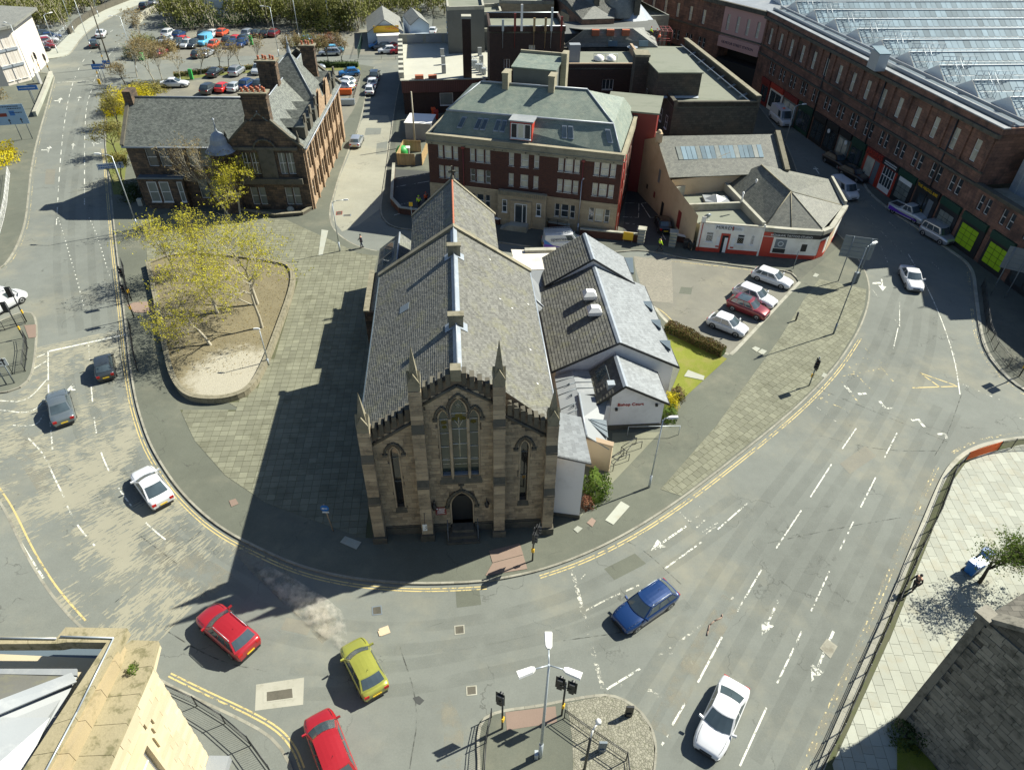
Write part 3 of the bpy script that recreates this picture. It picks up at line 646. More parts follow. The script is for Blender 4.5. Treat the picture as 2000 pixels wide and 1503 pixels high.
def bush(label,c,rad,leaf,n,size,seed,name='bush',cat='bush',group=None,stem=True):
    r = empty(name,label,cat,c,0,group); link('foliage',quads_mesh('foliage',bush_pts(n,(0,0,0),rad,seed),size,M[leaf],seed),r)
    if stem:
        m = MB(); rg = random.Random(seed)
        for _ in range(9): a = rg.uniform(0,6.28); m.tube((0,0,0),(math.cos(a)*rad[0]*.7,math.sin(a)*rad[1]*.7,rad[2]*rg.uniform(.5,.95)),.03*max(1,rad[2]/2),.012,4)
        m.build('stem',M['barkd'],r)
    return r
# ---------------------------------------------------------------- street furniture
def lamp_column(label,foot,h,arm,arm_dir,group='street lamp columns',col='galv',head=1.,z=.12,name='street_lamp',base=True):
    r = empty(name,label,'street lamp',(foot[0],foot[1],z),arm_dir,group); p = MB(); p.tube((0,0,0),(0,0,min(1.3,h*.2)),.10,.10,8); p.tube((0,0,min(1.3,h*.2)),(0,0,h),.065,.045,8); p.build('column',M[col],r)
    if arm: a = MB(); a.path([(0,0,h-.05),(arm*.35,0,h+.16),(arm,0,h+.2)],.035,6); a.build('arm',M[col],r)
    hd = MB(); x = arm; l,w_ = .75*head,.28*head; hd.add([(x-.1,-w_*.25,h+.16),(x+l*.3,-w_*.5,h+.15),(x+l,-w_*.42,h+.17),(x+l,w_*.42,h+.17),(x+l*.3,w_*.5,h+.15),(x-.1,w_*.25,h+.16),(x,-w_*.2,h+.27),(x+l*.3,-w_*.36,h+.30),(x+l*.93,-w_*.3,h+.27),(x+l*.93,w_*.3,h+.27),(x+l*.3,w_*.36,h+.30),(x,w_*.2,h+.27)],
        [(5,4,3,2,1,0),(6,7,8,9,10,11)]+[(i,(i+1) % 6,6+(i+1) % 6,6+i) for i in range(6)],0); hd.build('lamp_head',M['offw'],r)
    return r
def signal(label,foot,h,face,z=.12,heads=1,col='black',group='traffic signals',button=True):
    r = empty('traffic_light',label,'traffic light',(foot[0],foot[1],z),face,group); p = MB(); p.tube((0,0,0),(0,0,h),.06,.055,8); p.lathe((0,0,h),[(.07,0),(.07,.06),(.02,.09)],8); p.build('post',M[col],r)
    for k in range(heads):
        yy = (.34 if heads > 1 else .24)*(1 if k == 0 else -1); b = MB(); b.box(.03,yy-.15,h-1.0,.22,yy+.15,h-.08); b.box(.19,yy-.27,h-1.12,.205,yy+.27,h+.04); b.box(0,min(0,yy),h-.5,.04,max(0,yy),h-.46); hd = b.build('signal_head',M['black'],r)
        for i,c in enumerate(('lampr','black','greym')):
            l = MB(); l.tube((.206,yy,h-.24-i*.30),(.235,yy,h-.24-i*.30),.10,.10,10,0); l.build('lens',M[c],hd)
            v = MB(); ang = np.linspace(0,math.pi,7); pts = [(yy+.12*math.cos(a),h-.24-i*.30+.12*math.sin(a)) for a in ang]
            for a,b2 in zip(pts,pts[1:]): v.face([(.21,a[0],a[1]),(.21,b2[0],b2[1]),(.40,b2[0]*.98+yy*.02,b2[1]),(.40,a[0]*.98+yy*.02,a[1])])
            v.build('visor',M['black'],hd)
    if button: b = MB(); b.box(-.10,-.10,1.0,.10,.02,1.35); b.build('push_button',M['yel'],r)
    return r
def guardrail(label,pts,h=1.05,z=.12,post=2.0,bar=.11,group='pedestrian guard rails',col='black',name='guard_rail'):
    P = [Vector((p[0],p[1],z)) for p in pts]; r = empty(name,label,'railing',tuple(P[0]),0,group); o = P[0].copy(); P = [p-o for p in P]
    line = []; 
    for a,b in zip(P,P[1:]):
        n = max(1,round((b-a).length/post)); line += [a+(b-a)*(k/n) for k in range(n)]
    line.append(P[-1]); pm = MB(); pm.tube((0,0,0),(0,0,h+.03),.035,.035,5); pme = pm.mesh('post',[M[col]])
    for p in line: link('post',pme,r,tuple(p))
    rl = MB(); bars = MB()
    for a,b in zip(line,line[1:]):
        for zz in (h-.02,h-.19,.12): rl.tube(a+Vector((0,0,zz)),b+Vector((0,0,zz)),.022,.022,4)
        n = max(2,int((b-a).length/bar))
        for k in range(1,n): q = a+(b-a)*(k/n); bars.tube(q+Vector((0,0,.12)),q+Vector((0,0,h-.19)),.009,.009,3,0,cap=False)
    rl.build('rail',M[col],r); bars.build('bars',M[col],r,kind='stuff'); return r
def signpost(label,feet,plate_c,w_,h,face,hz,mat='signb',post='greym',ribs=False,name='road_sign',z=.12,extra=None,cat='sign',group=None):
    """plate centred over feet, facing direction `face` (degrees), lower edge at hz"""
    c = plate_c; r = empty(name,label,cat,(c[0],c[1],z),face,group); a = R(face); cx,sx = math.cos(a),math.sin(a)
    for f in feet: dx,dy = f[0]-c[0],f[1]-c[1]; p = MB(); lx,ly = 0.,-dx*sx+dy*cx; p.tube((lx,ly,0),(lx,ly,hz+h),.06,.06,6); p.build('post',M[post],r)
    b = MB(); b.box(.06,-w_/2,hz,.09,w_/2,hz+h); b.build('plate',M[mat],r)
    if ribs:
        for k in range(5): q = MB(); zz = hz+h*(k+.5)/5; q.box(.02,-w_/2,zz-.03,.058,w_/2,zz+.03); q.build('rib',M['greym'],r)
    if extra: extra(r)
    return r
def wheelie_bin(label,loc,rz,col,s=1.,group='wheeled bins'):
    r = empty('wheelie_bin',label,'bin',loc,rz,group); b = MB(); b.add([(-.22*s,-.26*s,.08),(.22*s,-.26*s,.08),(.22*s,.26*s,.08),(-.22*s,.26*s,.08),(-.28*s,-.34*s,.95*s),(.28*s,-.34*s,.95*s),(.28*s,.34*s,.95*s),(-.28*s,.34*s,.95*s)],[(3,2,1,0),(0,1,5,4),(1,2,6,5),(2,3,7,6),(3,0,4,7),(4,5,6,7)]); b.build('body',M[col],r)
    l = MB(); l.add([(-.32*s,-.37*s,.96*s),(.32*s,-.37*s,.96*s),(.32*s,.37*s,.96*s),(-.32*s,.37*s,.96*s),(-.28*s,-.34*s,1.03*s),(.28*s,-.34*s,1.03*s),(.28*s,.34*s,1.07*s),(-.28*s,.34*s,1.07*s)],[(3,2,1,0),(4,5,6,7),(0,1,5,4),(1,2,6,5),(2,3,7,6),(3,0,4,7)]); l.build('lid',M[col],r)
    wv = MB(); wv.tube((-.2*s,.33*s,.1),(.2*s,.33*s,.1),.1,.1,8); wv.build('wheel',M['black'],r); return r
# ================================================================== ground, roads, pavements
def W2(pts,z=0.): return [G(u,v,z) for u,v in pts]
def sheet(name,pts,z,mat,parent=None,kind=None,h=0.):
    mb = MB(); 
    if h: mb.prism([(p[0],p[1]) for p in W2(pts,z)],z-h,z)
    else: mb.fill(W2(pts,z))
    return mb.build(name,M[mat],parent,kind=kind)
gm = MB(); gm.face([(-3000,-3000,-.06),(3000,-3000,-.06),(3000,3000,-.06),(-3000,3000,-.06)]); ground = gm.build('ground',M['earth'],kind='structure')
rm_ = MB(); rm_.face([(-75,4,0),(75,4,0),(75,100,0),(72,190,0),(-40,235,0),(-120,235,0),(-120,90,0),(-75,60,0)]); road = rm_.build('road',M['road'],kind='structure')
def resample(P,step):
    out = [Vector(P[0]).to_2d()]; acc = 0.
    for a,b in zip(P,P[1:]):
        a,b = Vector(a[:2]),Vector(b[:2]); L = (b-a).length; d = step-acc
        while d <= L: out.append(a+(b-a)*(d/L)); d += step
        acc = (acc+L) % step if L else acc
    return out
def smooth2(P,it=2):
    P = [Vector(p[:2]) for p in P]
    for _ in range(it):
        Q = [P[0]]
        for a,b in zip(P,P[1:]): Q += [a*.75+b*.25,a*.25+b*.75]
        P = Q+[P[-1]]
    return P
def kerb(parent,P,side,limit,z=.128,stone=.92,mat='kerb',wd=.16):
    R_ = resample([tuple(p) for p in P],stone); it = []
    for a,b in zip(R_,R_[1:]):
        d = b-a; n = Vector((-d.y,d.x)).normalized()*side; m = (a+b)/2+n*(wd/2-.012); it.append(((m.x,m.y,z/2),(stone-.012,wd,z),math.degrees(math.atan2(d.y,d.x))))
    it.sort(key=lambda q: camdist(q[0])); pieces('kerb_stone',it,mat,parent,limit)
def cliprect(cs,poly):
    q = list(cs); n = len(poly)
    for i in range(n):
        a,b = Vector(poly[i][:2]),Vector(poly[(i+1) % n][:2]); d = b-a
        if d.length < 1e-6: continue
        sd = [d.x*(c.y-a.y)-d.y*(c.x-a.x) for c in cs]
        if not (min(sd) < 0 < max(sd)): continue
        tt = [(c-a).dot(d)/d.length_squared for c in cs]
        if max(tt) < 0 or min(tt) > 1: continue
        mid = (a+b)/2; nn = Vector((-d.y,d.x)).normalized(); s = 1 if pip(mid.x+nn.x*.01,mid.y+nn.y*.01,poly) else -1; out = []
        f = lambda c: s*(d.x*(c.y-a.y)-d.y*(c.x-a.x))
        for k in range(len(q)):
            p0,p1 = q[k],q[(k+1) % len(q)]; f0,f1 = f(p0),f(p1)
            if f0 >= 0: out.append(p0)
            if f0*f1 < 0: out.append(p0+(p1-p0)*(f0/(f0-f1)))
        q = out
        if len(q) < 3: return q
    return q
def slabs(parent,poly,ang,sx,sy,mat,limit,z=.145,name='paving_slab',holes=(),stag=.5,vary=0.,gap=.028):
    a = R(ang); U = Vector((math.cos(a),math.sin(a))); V = Vector((-U.y,U.x)); pu = [Vector(p[:2]).dot(U) for p in poly]; pv = [Vector(p[:2]).dot(V) for p in poly]; it = []; clip = []
    j = int(min(pv)/sy)-1
    while j*sy < max(pv):
        u = min(pu)-((j % 2)*stag*sx)-.3
        while u < max(pu):
            w_ = sx*(1+rnd.uniform(-vary,vary)); p = U*(u+w_/2)+V*((j+.5)*sy); u += w_
            cs = [p+U*(a*(w_-.022)/2)+V*(b*(sy-.022)/2) for a,b in ((-1,-1),(1,-1),(1,1),(-1,1))]; ins = [pip(c.x,c.y,poly) for c in cs]
            if not all(ins):
                if any(ins) and not any(pip(p.x,p.y,h) for h in holes): clip.append(cliprect(cs,poly))
                continue
            if not any(pip(p.x,p.y,h) for h in holes): it.append(((p.x,p.y,z-.02+rnd.uniform(-.005,.004)),(w_-gap,sy-gap,.04),ang))
        j += 1
    it.sort(key=lambda q: camdist(q[0])); pieces(name,it,mat,parent,limit)
    mb = MB()
    for q in clip:
        if len(q) > 2: mb.prism([tuple(c) for c in q],z-.045,z-.004)
    if mb.f: mb.build(name,M[mat],parent,kind='stuff')
    return it
def off(P,d):
    P = [Vector(p[:2]) for p in P]; out = []
    for i,p in enumerate(P):
        t = (P[min(i+1,len(P)-1)]-P[max(i-1,0)]).normalized(); out.append(p+Vector((-t.y,t.x))*d)
    return out
def stripe(P,w_,mat,dash=None,z=.007,name='lane_line',parent=None,px=True,sm=True):
    P = [Vector(G(u,v,z)[:2]) for u,v in P] if px else [Vector(p[:2]) for p in P]
    if sm and len(P) > 2: P = smooth2(P)
    mb = MB(); 
    def strip(Q):
        A = off(Q,w_/2); B = off(Q,-w_/2)
        for i in range(len(Q)-1): mb.face([(B[i].x,B[i].y,z),(B[i+1].x,B[i+1].y,z),(A[i+1].x,A[i+1].y,z),(A[i].x,A[i].y,z)])
    if not dash: strip(P); return mb.build(name,M[mat],parent or road)
    s = resample([tuple(p) for p in P],.25); n1,n2 = int(dash[0]/.25),int((dash[0]+dash[1])/.25); i = 0
    while i < len(s)-1:
        q = s[i:i+n1+1]
        if len(q) > 1: strip(q)
        i += n2
    return mb.build(name,M[mat],parent or road)
def shape(px,mat,name='road_marking',z=.007,parent=None):
    mb = MB(); P = W2(px,z); mb.fill(P); return mb.build(name,M[mat],parent or road)
KA = [(258,160),(232,172),(215,190),(206,215),(204,250),(206,290),(212,335),(219,410),(227,490),(236,560),(245,640),(253,715),(262,772),(272,812),(290,865),(315,910),(350,960),(400,1010),(450,1045),(500,1070),(560,1098),(620,1118),(700,1134),(800,1142),(880,1141),(950,1137),(1000,1128),(1050,1117),(1100,1101),(1150,1081),(1200,1057),(1250,1029),(1300,997),(1350,962),(1400,924),(1450,885),(1500,845),(1550,803),(1600,755),(1640,708),(1672,658),(1690,620),(1700,577),(1696,545),(1686,523),(1668,492),(1650,471)]
KB = [(1559,551),(1425,693),(1345,662),(1320,645),(1298,622),(1280,600),(1262,590),(1244,560),(1237,505),(1100,512),(960,500),(800,495),(737,491),(715,487),(690,478),(665,462),(650,445),(645,425),(646,405),(652,385),(660,355),(675,312),(688,280),(697,262),(705,235),(712,205),(718,170),(732,132),(700,127),(640,128),(560,131),(480,137),(400,145),(340,152),(300,160)]
kaw = smooth2(W2(KA,0)); A_poly = [(p.x,p.y) for p in kaw]+[tuple(p[:2]) for p in W2(KB,0)]
def pave(name,poly,mat='foot',top=.12):
    mb = MB(); mb.prism([tuple(p[:2]) for p in poly],-.05,top); return mb.build(name,M[mat],kind='structure')
pavA = pave('pavement',A_poly); kerb(pavA,kaw,1,170); kerb(pavA,W2(KB[:7]),1,60,mat='conc',wd=.34); kerb(pavA,smooth2(W2(KB[12:28])),1,60)
KE = [(797,449),(850,458),(960,472),(1060,487),(1130,494),(1205,494),(1250,489),(1305,498),(1330,506),(1400,515),(1480,526),(1545,530),(1559,551)]
KE0 = [(786,118),(782,150),(772,200),(765,250),(755,325),(746,381),(742,408),(745,425),(758,440),(776,447)]
KE2 = [(1632,453),(1600,410),(1565,360),(1548,310),(1530,270),(1480,205),(1420,140),(1340,70),(1270,10),(1240,-20),(1000,-30),(850,-30),(842,112)]
B_poly = [tuple(p[:2]) for p in W2(KE0+KE+[(1650,471)]+KE2)]; pavB = pave('pavement',B_poly,'footd'); kerb(pavB,smooth2(W2(KE0+KE)),1,60); kerb(pavB,W2([(1650,471)]+KE2[:8]),1,60)
KD = [(1230,-60),(1330,22),(1400,80),(1470,155),(1540,232),(1610,295),(1682,352),(1692,375),(1740,415),(1800,452),(1850,488),(1897,520),(1903,580),(1908,620),(1915,665),(1932,702),(1962,737),(2004,768),(2080,800)]
kdw = smooth2(W2(KD)); pavD = pave('pavement',[(p.x,p.y) for p in kdw]+[(90,60),(100,200),(40,230)],'footd'); kerb(pavD,kdw,1,70,mat='conc',wd=.32)
KS = [(2090,845),(2010,852),(1960,857),(1905,870),(1870,890),(1845,918),(1825,960),(1800,1020),(1770,1090),(1738,1170),(1700,1260),(1660,1350),(1620,1440),(1592,1510),(1570,1560)]
ksw = smooth2(W2(KS)); pavS = pave('pavement',[(p.x,p.y) for p in ksw]+[(24,4),(60,4),(75,50)],'joint'); kerb(pavS,ksw,1,90,mat='conc',wd=.34)
KF = [(-90,850),(0,975),(20,1010),(50,1075),(85,1135),(115,1175),(155,1220),(240,1285),(320,1330),(400,1370),(470,1402),(530,1435),(560,1470),(575,1510),(590,1560)]
kfw = smooth2(W2(KF)); pavF = pave('pavement',[(p.x,p.y) for p in kfw]+[(-12,4),(-50,4),(-70,40)],'road'); kerb(pavF,kfw,-1,70)
KG = [(-60,665),(20,618),(50,610),(64,613),(70,630),(70,660),(67,700),(60,738),(40,758),(10,767),(-70,772)]
kgw = smooth2(W2(KG)); pavG = pave('traffic_island',[(p.x,p.y) for p in kgw],'foot'); kerb(pavG,kgw,1,40)
KH = [(-90,560),(0,530),(22,505),(40,470),(52,430),(57,380),(62,330),(72,280),(88,225),(105,162),(108,150),(98,144),(60,140),(30,148),(-60,190)]
khw = smooth2(W2(KH)); pavH = pave('pavement',[(p.x,p.y) for p in khw],'foot'); kerb(pavH,khw,1,50)
KI = [(20,128),(80,118),(120,113),(138,106),(148,92),(158,77),(175,60),(204,41),(244,21),(289,4),(340,-14)]
kiw = smooth2(W2(KI)); pavI = pave('pavement',[(p.x,p.y) for p in kiw]+[tuple(p[:2]) for p in W2([(300,-14),(262,-6),(205,16),(160,44),(138,66),(112,92),(60,108),(0,120)])],'slabw'); kerb(pavI,kiw,1,30)
# centre island with the three-headed lamp, bottom of the picture
KT = [(932,1530),(934,1490),(930,1440),(940,1400),(985,1385),(1050,1378),(1105,1366),(1180,1354),(1215,1362),(1250,1385),(1275,1420),(1284,1460),(1280,1503),(1270,1545)]
ktw = smooth2(W2(KT)); pavT = pave('traffic_island',[(p.x,p.y) for p in ktw]+[(3.4,13.2),(-1.2,13.2)],'foot'); kerb(pavT,ktw,-1,40,stone=.6)
sheet('cobbles',[(1106,1372),(1182,1358),(1214,1366),(1248,1388),(1271,1421),(1280,1460),(1275,1515),(1120,1520),(1118,1450),(1112,1400)],.128,'cob',pavT)
sheet('tactile_paving',[(987,1390),(1085,1378),(1088,1410),(990,1425)],.130,'pink',pavT)
# far ground: car parks, cross street, verges, wood floor
lotN = sheet('car_park_surface',[(300,118),(420,112),(520,108),(640,108),(790,106),(800,60),(700,58),(640,50),(560,48),(470,56),(330,56),(290,90)],.006,'lot',kind='structure')
lotS = sheet('car_park_surface',[(318,198),(300,180),(325,168),(420,150),(500,143),(620,140),(705,140),(702,190),(690,215),(660,262),(610,260),(560,200),(350,200)],.128,'lot',pavA)
sheet('verge',[(262,170),(320,166),(302,185),(316,200),(260,205),(240,380),(222,380),(212,330),(207,285),(210,225),(225,192)],.130,'verge',pavA)
sheet('verge',[(330,152),(480,138),(600,132),(702,129),(705,137),(620,138),(500,141),(400,150),(335,162)],.131,'verge',pavA)
wood_floor = sheet('woodland_floor',[(-80,90),(20,60),(120,80),(205,12),(260,-8),(330,-50),(-140,-50)],-.01,'verge',kind='structure')
sheet('woodland_floor',[(320,60),(470,52),(640,50),(720,66),(890,40),(900,-50),(330,-50)],-.004,'verge',kind='structure')
sheet('street_resurfacing',[(652,390),(662,350),(690,282),(706,236),(717,225),(758,225),(765,250),(755,325),(746,381),(742,408),(700,440),(668,452),(650,430)],.004,'road2',road)
sheet('car_park_surface',[(1237,503),(1305,500),(1400,517),(1480,528),(1545,532),(1557,551),(1425,691),(1345,660),(1298,620),(1262,588)],.004,'lot',road)
sheet('block_paving',[(1238,500),(1312,510),(1315,592),(1272,588),(1258,578),(1240,520)],.009,'sett',road)
sheet('alley_surface',[(1215,468),(1255,478),(1302,480),(1340,470),(1345,440),(1232,330),(1222,400)],.126,'road3',pavB)
sheet('yard_surface',[(765,330),(842,335),(842,415),(790,420),(768,400)],.126,'road3',pavB)
sheet('yard_surface',[(775,215),(880,215),(842,255),(842,333),(770,328)],.127,'foot',pavB)
# lawn by Bishop Court
sheet('lawn',[(1300,650),(1420,700),(1310,800),(1300,790),(1328,720)],.15,'grass',kind='structure',h=.1)
sheet('lawn_slab',[(1336,734),(1344,722),(1376,734),(1374,742)],.19,'slabw',pavA,h=.06)
sheet('yard_floor',[(1145,990),(1192,918),(1196,845),(1290,843),(1130,1012)],.128,'slab',pavA)
# plaza slabs
plaza = W2([(285,470),(275,432),(335,414),(470,420),(560,430),(648,470),(700,495),(738,500),(722,560),(735,1052),(700,1048),(620,1018),(520,982),(440,928),(380,860),(352,800),(470,800),(300,700)],.12)
bedP = W2([(286,515),(330,497),(400,492),(560,512),(576,527),(576,560),(548,640),(520,715),(492,762),(450,780),(400,783),(360,775),(335,745),(322,700),(300,580)],.5)
bedS = [tuple(p) for p in smooth2(bedP+bedP[:1])][:-1]
churchF = Fr((-3.149,30.79),5.2)
chp = [churchF.w(*q)[:2] for q in ((-7,0),(7,0),(7,34),(-8,32))]
mb = MB(); mb.fill([(p[0],p[1],.124) for p in plaza]); mb.build('slab_bed',M['joint'],pavA)
slabs(pavA,plaza,5.2,.64,.60,'slab',300,holes=(bedS,chp),stag=0)
upper = W2([(233,440),(228,418),(290,400),(340,405),(470,416),(335,410),(274,428),(262,470)],.12)
band = W2([(1290,955),(1330,968),(1400,915),(1500,836),(1550,795),(1598,748),(1636,702),(1668,650),(1688,600),(1692,565),(1600,545),(1570,585),(1520,665),(1450,760),(1400,830)],.12)
a0 = G(1330,968); a1 = G(1500,836); bang = math.degrees(math.atan2(a1[1]-a0[1],a1[0]-a0[0]))
mb = MB(); mb.fill([(p[0],p[1],.124) for p in band]); mb.build('slab_bed',M['joint'],pavA)
slabs(pavA,band,bang,.62,.62,'slab',0,stag=.5)
for q,m_ in (([(1182,1015),(1198,1024),(1230,988),(1213,978)],'slabw'),([(1120,1033),(1128,1040),(1138,1031),(1128,1026)],'slabw'),([(1146,1020),(1157,1028),(1164,1016),(1156,1010)],'pink'),([(664,1058),(696,1072),(706,1058),(674,1046)],'slabw'),([(1468,680),(1475,676),(1485,680),(1478,687)],'slabw'),([(1480,687),(1488,681),(1498,685),(1490,693)],'slabw'),([(1587,540),(1592,533),(1600,536),(1595,541)],'slabw'),([(1604,734),(1609,727),(1616,731),(1610,737)],'slabw'),([(447,977),(460,973),(466,983),(452,989)],'pink'),([(622,498),(628,448),(641,450),(630,498)],'slabw'),([(955,1075),(1015,1060),(1022,1082),(962,1098)],'pink'),([(962,1099),(1022,1083),(1030,1110),(948,1123)],'pink'),([(47,635),(70,633),(70,658),(56,660)],'pink'),([(247,595),(262,590),(300,588),(302,610),(262,610)],'pink'),([(1500+30,1040),(1500+22,1050),(1500+30,1055),(1540,1046)],'conc')):
    if q[0][0] > 1500 and q[0][1] > 1000: continue
    sheet('cover_slab',q,.155,m_,pavA,h=.02)
# SE flagstones
flag = W2([(2060,868),(1995,868),(1915,888),(1885,905),(1860,940),(1835,1000),(1812,1060),(1780,1140),(1745,1230),(1700,1330),(1650,1440),(1620,1503),(1760,1503),(1800,1420),(2000,1290),(2080,1000)],.12)
fa = G(1900,1050); fb = G(1985,1210); fang = math.degrees(math.atan2(fb[1]-fa[1],fb[0]-fa[0]))
slabs(pavS,flag,fang,.95,.62,'slabw',300,vary=.35,gap=.016)
sheet('grass_strip',[(1752,1503),(1752,1440),(1790,1440),(1830,1503)],.16,'grass',pavS)
# ---- markings
def kpart(P,a,b): Q = [Vector(G(*q)[:2]) for q in P[a:b]]; return smooth2(Q)
k1 = kpart(KA,5,26); k2 = kpart(KA,27,41)
for d in (-.30,-.50): stripe(off(k1,d),.08,'yl',px=False,sm=False,name='yellow_line'); stripe(off(k2,d),.08,'yl',px=False,sm=False,name='yellow_line')
kf = kpart(KF,8,14)
for d in (.35,.55): stripe(off(kf,d),.10,'yl',px=False,sm=False,name='yellow_line')
kf2 = kpart(KF,0,7); stripe(off(kf2,.4),.12,'yl',px=False,sm=False,name='yellow_line')
kss = kpart(KS,5,15)
for d in (-.45,-.68): stripe(off(kss,d),.08,'ylf',px=False,sm=False,name='yellow_line')
ks0 = kpart(KS,0,5)
for d in (-.35,-.5): stripe(off(ks0,d),.09,'ylf',px=False,sm=False,name='yellow_line')
kd0 = kpart(KD,11,19)
for d in (-.30,-.48): stripe(off(kd0,d),.09,'ylf',px=False,sm=False,name='yellow_line')
khh = kpart(KH,1,10); stripe(off(khh,-.3),.09,'ylf',px=False,sm=False,name='yellow_line')
stripe([(737,495),(715,491),(690,482),(665,466),(648,446),(643,425),(645,405)],.12,'yl',name='yellow_line')
stripe([(1276,598),(1292,606),(1310,622),(1325,642),(1343,652)],.10,'yl',name='yellow_line',z=.012)
stripe([(1312,510),(1470,527)],.09,'yl',name='yellow_line',z=.012)
stripe([(665,252),(697,262)],.1,'ylf',name='yellow_line'); stripe([(663,237),(690,233),(704,222)],.1,'ylf',name='yellow_line'); stripe([(704,222),(716,180),(734,135)],.08,'ylf',name='yellow_line')
stripe([(748,378),(757,325),(768,245),(784,150)],.08,'ylf',name='yellow_line')
D1 = (1.0,1.0)
for P,w_,d,m_ in (
    ([(110,440),(113,390),(117,320),(124,250),(134,190),(143,160)],.13,(2.,1.6),'wl'),([(165,400),(165,300),(166,240),(170,200),(182,168)],.13,(2.,1.6),'wl'),
    ([(113,425),(122,450),(135,495),(150,545),(163,595),(169,612)],.14,(.45,.7),'wl'),([(174,425),(190,460),(205,510),(216,545)],.14,(.45,.7),'wl'),
    ([(173,672),(175,704)],.13,(1,.3),'wlf'),([(178,752),(182,800),(190,860),(205,905),(232,955),(270,1005),(300,1035),(345,1070)],.13,(2.6,2.2),'wl'),
    ([(94,685),(94,740),(96,800),(103,880)],.14,(5.,.6),'wl'),([(94,686),(245,653)],.28,None,'wl'),([(55,855),(85,885),(105,930),(125,970)],.14,None,'wl'),([(130,985),(150,1025),(185,1065)],.14,(1.6,1.),'wl'),
    ([(0,980),(40,1060),(85,1128)],.16,None,'wl'),([(65,700),(90,690)],.14,(1.2,.6),'wl'),([(62,722),(90,705)],.14,None,'wl'),([(0,782),(52,785),(92,740)],.14,None,'wl'),([(0,800),(62,808),(92,775)],.14,None,'wl'),([(25,830),(70,832),(85,810)],.14,None,'wl'),
    ([(145,155),(160,120),(195,78),(235,48),(290,25)],.12,(2.,4.),'wl'),([(190,112),(215,90),(245,62)],.12,(2.,4.),'wlf'),([(112,161),(182,158)],.2,None,'wl'),([(183,160),(203,120),(232,85)],.12,(2.,1.2),'wl'),([(240,75),(222,115),(205,118)],.12,None,'wlf'),
    ([(1117,1112),(1140,1200),(1160,1280),(1178,1344)],.34,None,'wlf'),([(1142,1193),(1180,1172),(1248,1142)],.14,None,'wlf'),([(1185,1345),(1250,1305)],.16,None,'wl'),([(1286,1280),(1320,1258),(1372,1218)],.16,None,'wlf'),([(1303,1273),(1345,1283),(1352,1297)],.2,None,'wlf'),([(1363,1332),(1410,1243)],.15,None,'wl'),
    ([(1440,1193),(1487,1112)],.13,None,'wl'),([(1212,1337),(1280,1348),(1290,1362)],.24,None,'wlf'),([(1425,1174),(1448,1152)],.2,(1.,.5),'wlf'),([(1292,1455),(1305,1433)],.15,None,'wl'),([(1313,1415),(1338,1372)],.15,None,'wl'),([(1298,1110),(1370,1058)],.15,None,'wl'),([(1402,1033),(1462,980)],.14,None,'wl'),
    ([(1516,1070),(1565,996)],.12,None,'wl'),([(1583,970),(1624,906)],.12,None,'wl'),([(1645,876),(1673,835)],.12,None,'wl'),([(1727,894),(1752,845)],.12,None,'wl'),([(1681,990),(1711,930)],.12,None,'wl'),([(1639,1076),(1667,1018)],.12,None,'wl'),([(1584,1193),(1620,1115)],.12,None,'wl'),
    ([(1518,1333),(1566,1232)],.13,None,'wl'),([(1445,1495),(1497,1381)],.13,None,'wl'),([(1757,637),(1757,590)],.10,None,'wl'),([(1745,680),(1754,640)],.10,None,'wl'),
    ([(1774,496),(1800,540),(1825,590),(1845,640),(1858,680),(1868,720),(1875,770)],.12,None,'wl'),([(1858,665),(1868,715),(1878,750)],.14,(.5,.6),'wlf'),([(1686,420),(1728,458),(1770,500),(1790,535)],.08,None,'wlf'),([(1600,345),(1660,400),(1720,455)],.1,(2.,4.),'wlf'),([(1720,480),(1735,515)],.10,None,'wlf'),([(1640,340),(1700,400),(1760,455),(1850,540)],.08,(2.,3.),'wlf'),
    ([(1880,750),(1940,775),(2000,800)],.14,(.5,.5),'wlf'),([(1980,812),(2010,822)],.1,None,'wlf'),([(1135,1130),(1152,1110),(1170,1095)],.1,(.6,3.),'wlf'),([(960,1150),(1015,1345)],.12,(.12,.9),'wl'),([(1030,1135),(1080,1362)],.12,(.12,.9),'wl'),
    ([(1570,776),(1640,828)],.12,None,'wlf'),([(1700,560),(1760,640)],.05,None,'wlf'),([(770,345),(842,343)],.1,None,'wl')): stripe(P,w_*.8,m_,d)
for P in ([(1655,712),(1740,707)],[(1665,697),(1742,705),(1728,716)],[(1655,712),(1700,760)],[(1640,735),(1720,720)],[(1640,740),(1680,790)],[(1597,780),(1632,765)],[(1597,777),(1665,805)],[(1690,680),(1745,745)]): stripe(P,.12,'ylf',name='box_junction_line')
for P in ([(1797,728),(1866,752)],[(1797,728),(1835,755)],[(1782,757),(1870,754)]): stripe(P,.13,'yl',name='box_junction_line')
for P in ([(1718,783),(1730,798),(1743,795)],[(1650,752),(1662,766)],[(1676,769),(1692,768)],[(1780,820),(1794,819),(1806,834)],[(1832,848),(1846,846),(1849,856)]): stripe(P,.26,'wl',name='keep_clear_mark',sm=False)
for P in ([(1078,605),(1120,605)],): pass
